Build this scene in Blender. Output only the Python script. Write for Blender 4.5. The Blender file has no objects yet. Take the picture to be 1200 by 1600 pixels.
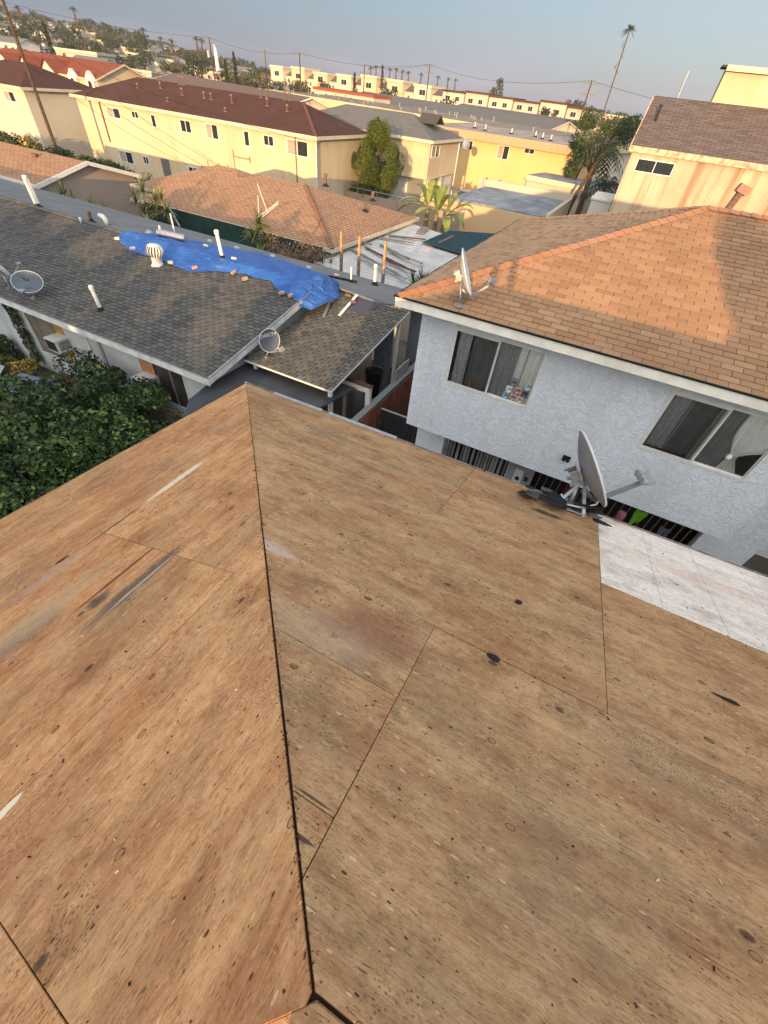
import bpy, bmesh, math, random
import numpy as np
from mathutils import Vector, Matrix
R = math.radians
random.seed(7)
scene = bpy.context.scene
COL = scene.collection

# ------------------------------------------------------------------ camera
cam_d = bpy.data.cameras.new("camera")
cam = bpy.data.objects.new("camera", cam_d)
COL.objects.link(cam)
cam_d.sensor_fit = 'VERTICAL'
cam_d.sensor_height = 24.0
cam_d.sensor_width = 18.0
cam_d.lens = 24.0 * 648.3 / 1600.0
cam_d.clip_start = 0.05
cam_d.clip_end = 9000
CM = [[0.882089, 0.38834, -0.266667], [0.462719, -0.608053, 0.645106], [0.088373, -0.692433, -0.71605]]
cam.matrix_world = Matrix(((CM[0][0], -CM[0][1], -CM[0][2], 0),
                           (CM[1][0], -CM[1][1], -CM[1][2], 0),
                           (CM[2][0], -CM[2][1], -CM[2][2], 8.5),
                           (0, 0, 0, 1)))
scene.camera = cam

# ------------------------------------------------------------------ light
SUN_EL, SUN_AZ = R(6.3), R(180 - 13.0)          # azimuth of the sun clockwise from +Y
world = bpy.data.worlds.new("World")
scene.world = world
world.use_nodes = True
wn, wl = world.node_tree.nodes, world.node_tree.links
bg = wn['Background']
sky = wn.new('ShaderNodeTexSky')
sky.sky_type = 'NISHITA'
sky.sun_disc = False
sky.sun_elevation = SUN_EL
sky.sun_rotation = SUN_AZ
sky.altitude = 50
sky.air_density = 1.0
sky.dust_density = 1.0
sky.ozone_density = 1.0
# thin high cloud veils the sky: lilac grey at the horizon, brightened overhead, out of view, to light the deck, with soft broken bands
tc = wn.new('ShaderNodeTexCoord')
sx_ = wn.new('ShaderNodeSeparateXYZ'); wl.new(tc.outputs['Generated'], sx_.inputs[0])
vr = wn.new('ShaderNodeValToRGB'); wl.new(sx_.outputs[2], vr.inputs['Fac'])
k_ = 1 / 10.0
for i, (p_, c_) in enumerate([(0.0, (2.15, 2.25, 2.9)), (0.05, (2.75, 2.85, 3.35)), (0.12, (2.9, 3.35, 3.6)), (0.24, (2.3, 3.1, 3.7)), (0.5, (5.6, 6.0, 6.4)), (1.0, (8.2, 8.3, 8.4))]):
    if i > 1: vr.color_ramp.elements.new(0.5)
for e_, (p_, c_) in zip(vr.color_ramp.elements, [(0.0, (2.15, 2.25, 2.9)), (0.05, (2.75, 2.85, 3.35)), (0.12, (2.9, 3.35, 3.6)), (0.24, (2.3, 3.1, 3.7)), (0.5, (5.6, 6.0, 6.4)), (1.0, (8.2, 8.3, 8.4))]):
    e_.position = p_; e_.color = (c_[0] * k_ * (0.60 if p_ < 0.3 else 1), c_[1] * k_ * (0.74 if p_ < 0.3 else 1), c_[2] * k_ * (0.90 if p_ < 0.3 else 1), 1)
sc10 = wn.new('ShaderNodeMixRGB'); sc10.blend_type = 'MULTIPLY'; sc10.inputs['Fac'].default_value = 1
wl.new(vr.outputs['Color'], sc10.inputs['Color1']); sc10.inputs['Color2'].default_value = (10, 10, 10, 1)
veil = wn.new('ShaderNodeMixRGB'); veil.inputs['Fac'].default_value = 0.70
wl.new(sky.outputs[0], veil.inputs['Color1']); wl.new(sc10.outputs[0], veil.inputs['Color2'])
mp = wn.new('ShaderNodeMapping'); mp.inputs['Scale'].default_value = (1.3, 1.3, 7.0)
nz = wn.new('ShaderNodeTexNoise'); nz.inputs['Scale'].default_value = 2.0; nz.inputs['Detail'].default_value = 6
cr = wn.new('ShaderNodeValToRGB')
cr.color_ramp.elements[0].position = 0.40; cr.color_ramp.elements[0].color = (0, 0, 0, 1)
cr.color_ramp.elements[1].position = 0.72; cr.color_ramp.elements[1].color = (1, 1, 1, 1)
cl = wn.new('ShaderNodeMixRGB')
ml = wn.new('ShaderNodeMath'); ml.operation = 'MULTIPLY'; ml.inputs[1].default_value = 0.5
wl.new(tc.outputs['Generated'], mp.inputs['Vector']); wl.new(mp.outputs[0], nz.inputs['Vector'])
wl.new(nz.outputs['Fac'], cr.inputs['Fac']); wl.new(cr.outputs['Color'], ml.inputs[0])
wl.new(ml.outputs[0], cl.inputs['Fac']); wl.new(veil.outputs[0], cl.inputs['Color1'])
cl.inputs['Color2'].default_value = (2.9, 2.9, 3.3, 1)
side = wn.new('ShaderNodeValToRGB'); ax_ = wn.new('ShaderNodeMath'); ax_.operation = 'MULTIPLY_ADD'; ax_.inputs[1].default_value = 0.5; ax_.inputs[2].default_value = 0.5
wl.new(sx_.outputs[0], ax_.inputs[0]); wl.new(ax_.outputs[0], side.inputs['Fac'])
side.color_ramp.elements[0].position = 0.05; side.color_ramp.elements[0].color = (0.46, 0.58, 0.72, 1)
side.color_ramp.elements[1].position = 0.55; side.color_ramp.elements[1].color = (1, 1, 1, 1)
bank = wn.new('ShaderNodeMixRGB'); bank.blend_type = 'MULTIPLY'; bank.inputs['Fac'].default_value = 1
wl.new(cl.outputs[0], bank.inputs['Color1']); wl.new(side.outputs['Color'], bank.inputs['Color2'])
# broad warm glow of the low sun in the hazy half of the sky
dt_ = wn.new('ShaderNodeVectorMath'); dt_.operation = 'DOT_PRODUCT'; wl.new(tc.outputs['Generated'], dt_.inputs[0])
dt_.inputs[1].default_value = (math.sin(SUN_AZ) * math.cos(R(22)), math.cos(SUN_AZ) * math.cos(R(22)), math.sin(R(22)))
mx0 = wn.new('ShaderNodeMath'); mx0.operation = 'MAXIMUM'; mx0.inputs[1].default_value = 0.0; wl.new(dt_.outputs['Value'], mx0.inputs[0])
pw0 = wn.new('ShaderNodeMath'); pw0.operation = 'POWER'; pw0.inputs[1].default_value = 2.5; wl.new(mx0.outputs[0], pw0.inputs[0])
gl_ = wn.new('ShaderNodeMixRGB'); gl_.blend_type = 'ADD'; wl.new(pw0.outputs[0], gl_.inputs['Fac'])
wl.new(bank.outputs[0], gl_.inputs['Color1']); gl_.inputs['Color2'].default_value = (7.0, 6.3, 5.5, 1)
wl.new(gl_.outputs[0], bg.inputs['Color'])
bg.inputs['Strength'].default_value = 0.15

sun_d = bpy.data.lights.new("sun", 'SUN')
sun_d.energy = 5.0
sun_d.angle = R(0.5)
sun_d.color = (1.0, 0.62, 0.30)
sun = bpy.data.objects.new("sun", sun_d)
COL.objects.link(sun)
_to = Vector((math.sin(SUN_AZ) * math.cos(SUN_EL), math.cos(SUN_AZ) * math.cos(SUN_EL), math.sin(SUN_EL)))
sun.rotation_euler = _to.to_track_quat('Z', 'Y').to_euler()
scene.view_settings.view_transform = 'Standard'
scene.view_settings.look = 'None'
scene.view_settings.exposure = 0.54
scene.view_settings.gamma = 1.0
scene.cycles.use_denoising = True
scene.cycles.max_bounces = 6
scene.cycles.transparent_max_bounces = 8

# ------------------------------------------------------------------ node materials
class NT:
    def __init__(s, name, rough=0.8, spec=0.3, metal=0.0):
        s.m = bpy.data.materials.new(name); s.m.use_nodes = True
        s.n, s.l = s.m.node_tree.nodes, s.m.node_tree.links
        s.b = s.n['Principled BSDF']
        s.b.inputs['Roughness'].default_value = rough
        s.b.inputs['Specular IOR Level'].default_value = spec
        s.b.inputs['Metallic'].default_value = metal
        s.h = None
    def coord(s, kind='Object'):
        if kind == 'World':
            return s.n.new('ShaderNodeNewGeometry').outputs['Position']
        return s.n.new('ShaderNodeTexCoord').outputs[kind]
    def put(s, sock, v):
        if hasattr(v, 'is_output'): s.l.new(v, sock)
        elif isinstance(v, (tuple, list)) and len(v) == 3 and sock.type == 'RGBA': sock.default_value = (*v, 1)
        else: sock.default_value = v
    def map(s, v, scale=(1, 1, 1), loc=(0, 0, 0), rot=(0, 0, 0)):
        n = s.n.new('ShaderNodeMapping'); s.put(n.inputs['Vector'], v)
        n.inputs['Scale'].default_value = scale; s.put(n.inputs['Location'], loc); n.inputs['Rotation'].default_value = rot
        return n.outputs[0]
    def noise(s, v, scale=5, detail=4, rough=0.55, dist=0.0):
        n = s.n.new('ShaderNodeTexNoise'); s.put(n.inputs['Vector'], v)
        n.inputs['Scale'].default_value = scale; n.inputs['Detail'].default_value = detail
        n.inputs['Roughness'].default_value = rough; n.inputs['Distortion'].default_value = dist
        return n.outputs['Fac']
    def noisec(s, v, scale=5, detail=2):
        n = s.n.new('ShaderNodeTexNoise'); s.put(n.inputs['Vector'], v)
        n.inputs['Scale'].default_value = scale; n.inputs['Detail'].default_value = detail
        return n.outputs['Color']
    def vor(s, v, scale=5, feature='F1', rnd=1.0, dim='3D'):
        n = s.n.new('ShaderNodeTexVoronoi'); n.voronoi_dimensions = dim; n.feature = feature
        s.put(n.inputs['Vector'], v); n.inputs['Scale'].default_value = scale; n.inputs['Randomness'].default_value = rnd
        return n.outputs['Distance'], n.outputs['Color']
    def math(s, op, a, b=0.0, c=None, clamp=False):
        n = s.n.new('ShaderNodeMath'); n.operation = op; n.use_clamp = clamp
        s.put(n.inputs[0], a); s.put(n.inputs[1], b)
        if c is not None: s.put(n.inputs[2], c)
        return n.outputs[0]
    def vmath(s, op, a, b=(0, 0, 0)):
        n = s.n.new('ShaderNodeVectorMath'); n.operation = op
        s.put(n.inputs[0], a); s.put(n.inputs[1], b)
        return n.outputs[0]
    def sep(s, v):
        n = s.n.new('ShaderNodeSeparateXYZ'); s.put(n.inputs[0], v); return n.outputs
    def comb(s, x, y, z):
        n = s.n.new('ShaderNodeCombineXYZ')
        for i, q in enumerate((x, y, z)): s.put(n.inputs[i], q)
        return n.outputs[0]
    def ramp(s, f, stops, interp='LINEAR'):
        n = s.n.new('ShaderNodeValToRGB'); s.put(n.inputs['Fac'], f)
        r = n.color_ramp; r.interpolation = interp
        while len(r.elements) < len(stops): r.elements.new(0.5)
        for e, (p, c) in zip(r.elements, stops):
            e.position = p
            e.color = (c, c, c, 1) if not isinstance(c, tuple) else (*c, 1)
        return n.outputs['Color']
    def mix(s, f, a, b, mode='MIX'):
        n = s.n.new('ShaderNodeMixRGB'); n.blend_type = mode
        s.put(n.inputs['Fac'], f); s.put(n.inputs['Color1'], a); s.put(n.inputs['Color2'], b)
        return n.outputs[0]
    def rand(s):
        return s.n.new('ShaderNodeObjectInfo').outputs['Random']
    def attr(s, name, out='Color'):
        n = s.n.new('ShaderNodeAttribute'); n.attribute_name = name; return n.outputs[out]
    def color(s, c): s.put(s.b.inputs['Base Color'], c); return s
    def bump(s, h, strength=0.3, dist=0.01):
        n = s.n.new('ShaderNodeBump'); n.inputs['Strength'].default_value = strength; n.inputs['Distance'].default_value = dist
        s.put(n.inputs['Height'], h); s.l.new(n.outputs[0], s.b.inputs['Normal']); return s

def simple(name, c, rough=0.7, metal=0.0, var=0.12, scale=6.0, spec=0.3, bump=0.0):
    t = NT(name, rough, spec, metal)
    p = t.coord('Object')
    f = t.noise(p, scale, 5)
    lo = tuple(x * (1 - var * 1.6) for x in c); hi = tuple(min(1, x * (1 + var)) for x in c)
    t.color(t.ramp(f, [(0.3, lo), (0.7, hi)]))
    if bump: t.bump(t.noise(p, scale * 12, 4), bump, 0.01)
    return t.m

def stucco(name, c, grime=(0.25, 0.22, 0.18), amt=0.25, tex=0.35, coarse=False, streak=0.0):
    t = NT(name, 0.92, 0.15)
    p = t.coord('Object')
    big = t.noise(p, 0.35, 6, 0.6)
    fine = t.noise(p, 14, 5, 0.65)
    base = t.ramp(fine, [(0.25, tuple(x * 0.90 for x in c)), (0.75, tuple(min(1, x * 1.06) for x in c))])
    dirt = t.ramp(big, [(0.42, 0.0), (0.72, 1.0)])
    dirt = t.math('MULTIPLY', dirt, amt)
    base = t.mix(dirt, base, grime)
    if streak:
        st = t.noise(t.map(p, (2.2, 2.2, 0.12)), 1.0, 5, 0.6)
        st = t.math('MULTIPLY', t.ramp(st, [(0.46, 0.0), (0.66, 1.0)]), streak)
        base = t.mix(st, base, grime)
    t.color(base)
    if coarse:
        sw = t.noise(t.map(p, (1, 1, 1)), 5.5, 3, 0.5, 2.2)
        rid = t.ramp(sw, [(0.40, 0.0), (0.50, 1.0), (0.53, 0.35), (0.75, 0.7)])
        h = t.math('ADD', t.math('MULTIPLY', rid, 1.0), t.math('MULTIPLY', fine, 0.5))
        t.bump(h, tex, 0.02)
    else:
        t.bump(t.noise(p, 40, 4, 0.7), tex, 0.008)
    return t.m

def shingle_uv(name, cols, course=0.14, tab=0.3, gap=0.02, bumpy=0.6, stain=(0.5, 0.5, 0.5), stain_amt=0.2):
    """roof shingles drawn in the face's own UV (metres along the eave, metres up the slope)"""
    t = NT(name, 0.95, 0.1)
    uv = t.coord('UV')
    n = t.n.new('ShaderNodeTexBrick'); t.put(n.inputs['Vector'], uv)
    n.offset = 0.5; n.squash = 1
    n.inputs['Scale'].default_value = 1.0; n.inputs['Mortar Size'].default_value = gap
    n.inputs['Brick Width'].default_value = tab; n.inputs['Row Height'].default_value = course
    n.inputs['Color1'].default_value = (0, 0, 0, 1); n.inputs['Color2'].default_value = (1, 1, 1, 1)
    n.inputs['Mortar'].default_value = (0.5, 0.5, 0.5, 1); n.inputs['Mortar Smooth'].default_value = 0.2
    tone = t.ramp(n.outputs['Color'], [(i / (len(cols) - 1), c) for i, c in enumerate(cols)])
    fine = t.noise(t.coord('Object'), 60, 3, 0.7)
    tone = t.mix(0.35, tone, t.ramp(fine, [(0.3, tuple(x * 0.5 for x in cols[0])), (0.7, tuple(min(1, x * 1.5) for x in cols[-1]))]))
    big = t.ramp(t.noise(t.coord('Object'), 0.5, 5, 0.6), [(0.35, 0.0), (0.7, 1.0)])
    tone = t.mix(t.math('MULTIPLY', big, stain_amt), tone, stain)
    tone = t.mix(t.math('MULTIPLY', n.outputs['Fac'], 0.75), tone, tuple(x * 0.35 for x in cols[0]))
    t.color(tone)
    v = t.sep(uv)[1]
    saw = t.math('FRACT', t.math('DIVIDE', v, course))
    h = t.math('SUBTRACT', t.math('SUBTRACT', 1.0, saw), n.outputs['Fac'])
    t.bump(h, bumpy, 0.012)
    return t.m

def tab_mat(name, cols, stain=(0.4, 0.4, 0.4), stain_amt=0.15):
    """one colour per shingle tab, carried by the tab's own colour attribute"""
    t = NT(name, 0.95, 0.12)
    a = t.attr('tone', 'Fac')
    p = t.coord('Object')
    fine = t.noise(p, 120, 3, 0.8)
    c = t.ramp(a, [(i / (len(cols) - 1), q) for i, q in enumerate(cols)])
    c = t.mix(0.3, c, t.ramp(fine, [(0.35, tuple(x * 0.35 for x in cols[0])), (0.65, tuple(min(1, x * 1.7) for x in cols[-1]))]))
    big = t.ramp(t.noise(p, 0.45, 5, 0.6), [(0.38, 0.0), (0.72, 1.0)])
    t.color(t.mix(t.math('MULTIPLY', big, stain_amt), c, stain))
    t.bump(fine, 0.35, 0.004)
    return t.m

def foliage_mat(name, cols, rough=0.6):
    t = NT(name, rough, 0.3)
    a = t.attr('tone', 'Fac')
    t.color(t.ramp(a, [(i / (len(cols) - 1), q) for i, q in enumerate(cols)]))
    try: t.b.inputs['Transmission Weight'].default_value = 0.0
    except Exception: pass
    return t.m

# ------------------------------------------------------------------ mesh builder
class MB:
    def __init__(s): s.v, s.f, s.uv, s.tone, s.mi = [], [], {}, {}, {}
    def face(s, pts, uv=None, tone=None, mi=0):
        i = len(s.v); s.v.extend([tuple(p) for p in pts]); k = len(s.f)
        s.f.append(tuple(range(i, i + len(pts))))
        if uv: s.uv[k] = uv
        if tone is not None: s.tone[k] = tone
        if mi: s.mi[k] = mi
        return k
    def quads(s, vs, fs, tone=None, mi=0):
        i = len(s.v); s.v.extend([tuple(p) for p in vs])
        for f in fs:
            k = len(s.f); s.f.append(tuple(i + j for j in f))
            if tone is not None: s.tone[k] = tone
            if mi: s.mi[k] = mi
    def box(s, c, d, rot=None, tone=None, mi=0):
        """box by centre and size, optional 3x3/euler rotation"""
        h = [x / 2 for x in d]
        P = [Vector((sx * h[0], sy * h[1], sz * h[2])) for sz in (-1, 1) for sy in (-1, 1) for sx in (-1, 1)]
        if rot is not None:
            M_ = rot if isinstance(rot, Matrix) else Matrix.Rotation(rot[2], 3, 'Z') @ Matrix.Rotation(rot[1], 3, 'Y') @ Matrix.Rotation(rot[0], 3, 'X')
            P = [M_ @ p for p in P]
        c = Vector(c)
        s.quads([p + c for p in P], [(0, 2, 3, 1), (4, 5, 7, 6), (0, 1, 5, 4), (2, 6, 7, 3), (0, 4, 6, 2), (1, 3, 7, 5)], tone, mi)
        return s
    def bx(s, x0, x1, y0, y1, z0, z1, tone=None, mi=0):
        return s.box(((x0 + x1) / 2, (y0 + y1) / 2, (z0 + z1) / 2), (abs(x1 - x0), abs(y1 - y0), abs(z1 - z0)), None, tone, mi)
    def beam(s, a, b, w, h, up=(0, 0, 1), tone=None, mi=0):
        a, b = Vector(a), Vector(b); d = (b - a); L = d.length; d.normalize()
        u = Vector(up)
        if abs(d.dot(u)) > 0.98: u = Vector((0, 1, 0))
        sx = d.cross(u).normalized(); sz = sx.cross(d).normalized()
        M_ = Matrix((d, sx, sz)).transposed()
        return s.box((a + b) / 2, (L, w, h), M_, tone, mi)
    def tube(s, pts, r, n=8, cap=True, tone=None, mi=0):
        pts = [Vector(p) for p in pts]
        rs = r if isinstance(r, (list, tuple)) else [r] * len(pts)
        i0 = len(s.v); prev = None
        for k, p in enumerate(pts):
            d = (pts[min(k + 1, len(pts) - 1)] - pts[max(k - 1, 0)]).normalized()
            if prev is None:
                u = Vector((0, 0, 1)) if abs(d.z) < 0.9 else Vector((1, 0, 0))
                a = d.cross(u).normalized()
            else:
                a = (prev - d * prev.dot(d)).normalized()
            prev = a; b = d.cross(a)
            for j in range(n):
                t = 2 * math.pi * j / n
                s.v.append(tuple(p + (a * math.cos(t) + b * math.sin(t)) * rs[k]))
        for k in range(len(pts) - 1):
            for j in range(n):
                q = len(s.f)
                s.f.append((i0 + k * n + j, i0 + k * n + (j + 1) % n, i0 + (k + 1) * n + (j + 1) % n, i0 + (k + 1) * n + j))
                if tone is not None: s.tone[q] = tone
                if mi: s.mi[q] = mi
        if cap:
            for base, rev in ((i0, True), (i0 + (len(pts) - 1) * n, False)):
                q = len(s.f); idx = [base + j for j in range(n)]
                s.f.append(tuple(idx[::-1] if rev else idx))
                if tone is not None: s.tone[q] = tone
                if mi: s.mi[q] = mi
        return s
    def lathe(s, c, prof, n=16, axis=(0, 0, 1), mi=0):
        """profile [(r, h)] turned about an axis through c"""
        ax = Vector(axis).normalized(); c = Vector(c)
        u = Vector((1, 0, 0)) if abs(ax.x) < 0.9 else Vector((0, 1, 0))
        a = ax.cross(u).normalized(); b = ax.cross(a)
        i0 = len(s.v)
        for (r, h) in prof:
            for j in range(n):
                t = 2 * math.pi * j / n
                s.v.append(tuple(c + ax * h + (a * math.cos(t) + b * math.sin(t)) * max(r, 1e-4)))
        for k in range(len(prof) - 1):
            for j in range(n):
                q = len(s.f)
                s.f.append((i0 + k * n + j, i0 + k * n + (j + 1) % n, i0 + (k + 1) * n + (j + 1) % n, i0 + (k + 1) * n + j))
                if mi: s.mi[q] = mi
        return s
    def prism(s, poly, z0, z1, mi=0):
        n = len(poly)
        s.face([(x, y, z1) for x, y in poly], mi=mi); s.face([(x, y, z0) for x, y in poly][::-1], mi=mi)
        for i in range(n):
            (xa, ya), (xb, yb) = poly[i], poly[(i + 1) % n]
            s.face([(xa, ya, z0), (xb, yb, z0), (xb, yb, z1), (xa, ya, z1)], mi=mi)
        return s
    def slab(s, poly3, th, nrm=None, uvf=None, mi=0):
        """a 3-D polygon given a thickness below its face"""
        P = [Vector(p) for p in poly3]
        if nrm is None:
            nrm = (P[1] - P[0]).cross(P[2] - P[1]).normalized()
            if nrm.z < 0: P = P[::-1]; nrm = -nrm
        else: nrm = Vector(nrm)
        Q = [p - nrm * th for p in P]
        s.face(P, uv=[uvf(p) for p in P] if uvf else None, mi=mi); s.face(Q[::-1], mi=mi)
        for i in range(len(P)):
            j = (i + 1) % len(P)
            s.face([P[j], P[i], Q[i], Q[j]], mi=mi)
        return s

def link(o, parent=None):
    COL.objects.link(o)
    if parent is not None: o.parent = parent
    return o

def mesh_from(name, mb, mats, origin=(0, 0, 0), smooth=False):
    me = bpy.data.meshes.new(name)
    o = Vector(origin)
    V = np.array(mb.v, dtype=np.float64).reshape(-1, 3) - np.array(o)
    me.from_pydata(V.tolist(), [], mb.f)
    if mb.uv:
        ul = me.uv_layers.new(name='UVMap')
        for k, uvs in mb.uv.items():
            for li, q in zip(me.polygons[k].loop_indices, uvs): ul.data[li].uv = q
    if mb.tone:
        at = me.attributes.new('tone', 'FLOAT', 'FACE')
        arr = np.zeros(len(mb.f), dtype=np.float32)
        for k, q in mb.tone.items(): arr[k] = q
        at.data.foreach_set('value', arr)
    if not isinstance(mats, (list, tuple)): mats = [mats]
    for m in mats: me.materials.append(m)
    if mb.mi:
        arr = np.zeros(len(mb.f), dtype=np.int32)
        for k, q in mb.mi.items(): arr[k] = q
        me.polygons.foreach_set('material_index', arr)
    if smooth: me.polygons.foreach_set('use_smooth', [True] * len(me.polygons))
    me.update()
    return me

LABELS = {}
import re
def words(s_):
    for a_, b_ in (('westmost', 'leftmost'), ('eastmost', 'rightmost'), ('west', 'left'), ('east', 'right')): s_ = re.sub(r'\b%s\b' % a_, b_, s_)
    return s_
def tag(o, label=None, cat=None, group=None, kind=None):
    if label: o['label'] = words(label)
    if cat: o['category'] = cat
    if group: o['group'] = group
    if kind: o['kind'] = kind
    return o

def thing(name, label, cat, loc=(0, 0, 0), group=None):
    o = bpy.data.objects.new(name, None); o.location = loc; o.empty_display_size = 0.2
    link(o); tag(o, label, cat, group)
    return o

def root_loc(p):
    while p.parent is not None: p = p.parent
    return p.location

def part(name, mb, mats, parent, smooth=False, label=None):
    """mesh given in world coordinates, stored relative to its thing"""
    o = bpy.data.objects.new(name, mesh_from(name, mb, mats, root_loc(parent), smooth))
    link(o, parent)
    if label: o['label'] = words(label)
    return o

def solo(name, mb, mats, label, cat, group=None, smooth=False, origin=(0, 0, 0), kind=None):
    o = bpy.data.objects.new(name, mesh_from(name, mb, mats, origin, smooth)); o.location = origin
    link(o); tag(o, label, cat, group, kind)
    return o

def copy_tree(o, parent=None, first=True):
    c = o.copy(); COL.objects.link(c); c.parent = parent
    for ch in list(o.children): copy_tree(ch, c, False)
    return c

def smooth_auto(o, ang=40):
    pass

def clip_poly(poly, a, b, c):
    """keep the side a*x+b*y<=c"""
    out = []
    for i in range(len(poly)):
        p, q = poly[i], poly[(i + 1) % len(poly)]
        dp, dq = a * p[0] + b * p[1] - c, a * q[0] + b * q[1] - c
        if dp <= 0: out.append(p)
        if (dp < 0 < dq) or (dq < 0 < dp):
            t = dp / (dp - dq); out.append((p[0] + (q[0] - p[0]) * t, p[1] + (q[1] - p[1]) * t))
    return out

def clip_to(poly, region):
    """clip poly by a convex region given counter-clockwise"""
    for i in range(len(region)):
        (xa, ya), (xb, yb) = region[i], region[(i + 1) % len(region)]
        nx, ny = (yb - ya), -(xb - xa)
        poly = clip_poly(poly, nx, ny, nx * xa + ny * ya)
        if len(poly) < 3: return []
    return poly

def ccw(poly):
    a = sum(poly[i][0] * poly[(i + 1) % len(poly)][1] - poly[(i + 1) % len(poly)][0] * poly[i][1] for i in range(len(poly)))
    return poly if a > 0 else poly[::-1]

# shared plain materials
M = {}
M['white_trim'] = simple('white_trim_paint', (0.78, 0.77, 0.72), 0.55, var=0.07)
M['cream_trim'] = simple('cream_trim_paint', (0.62, 0.56, 0.42), 0.6, var=0.12)
M['black'] = simple('black_metal', (0.012, 0.012, 0.013), 0.5)
M['felt'] = simple('black_felt', (0.02, 0.02, 0.022), 0.95, scale=30)
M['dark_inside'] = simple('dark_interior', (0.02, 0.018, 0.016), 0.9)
M['galv'] = simple('galvanised_metal', (0.42, 0.43, 0.44), 0.45, 0.6, var=0.18, scale=12)
M['white_pvc'] = simple('painted_white_pipe', (0.74, 0.72, 0.66), 0.5, var=0.12, scale=8)
M['rust'] = simple('rusty_metal', (0.19, 0.105, 0.075), 0.8, var=0.4, scale=14)
M['dish_grey'] = simple('dish_grey_paint', (0.105, 0.13, 0.165), 0.5, var=0.1, scale=5)
M['dish_mid'] = simple('dish_mid_grey_paint', (0.30, 0.31, 0.32), 0.5, var=0.1, scale=5)
M['dish_white'] = simple('dish_pale_plastic', (0.62, 0.63, 0.62), 0.45, var=0.08)
M['glass_dark'] = simple('dark_window_glass', (0.025, 0.03, 0.035), 0.06, var=0.2, spec=0.6)
M['concrete'] = simple('worn_concrete', (0.36, 0.33, 0.29), 0.9, var=0.25, scale=1.2, bump=0.3)
M['old_wood'] = simple('old_grey_wood', (0.22, 0.19, 0.16), 0.85, var=0.3, scale=10)
M['raw_wood'] = simple('fresh_orange_wood', (0.52, 0.27, 0.13), 0.8, var=0.2, scale=10)
M['brown_wood'] = simple('stained_brown_wood', (0.10, 0.045, 0.028), 0.85, var=0.3, scale=10)

def glass_pane(name='clear_window_glass'):
    t = NT(name, 0.03, 0.5)
    n, l = t.n, t.l
    tr = n.new('ShaderNodeBsdfTransparent'); gl = n.new('ShaderNodeBsdfGlossy'); gl.inputs['Roughness'].default_value = 0.02
    fr = n.new('ShaderNodeFresnel'); fr.inputs['IOR'].default_value = 1.5
    mx = n.new('ShaderNodeMixShader'); out = n['Material Output']
    tr.inputs['Color'].default_value = (0.97, 0.98, 0.98, 1)
    l.new(fr.outputs[0], mx.inputs[0]); l.new(tr.outputs[0], mx.inputs[1]); l.new(gl.outputs[0], mx.inputs[2])
    l.new(mx.outputs[0], out.inputs['Surface'])
    return t.m
M['pane'] = glass_pane()
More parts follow.
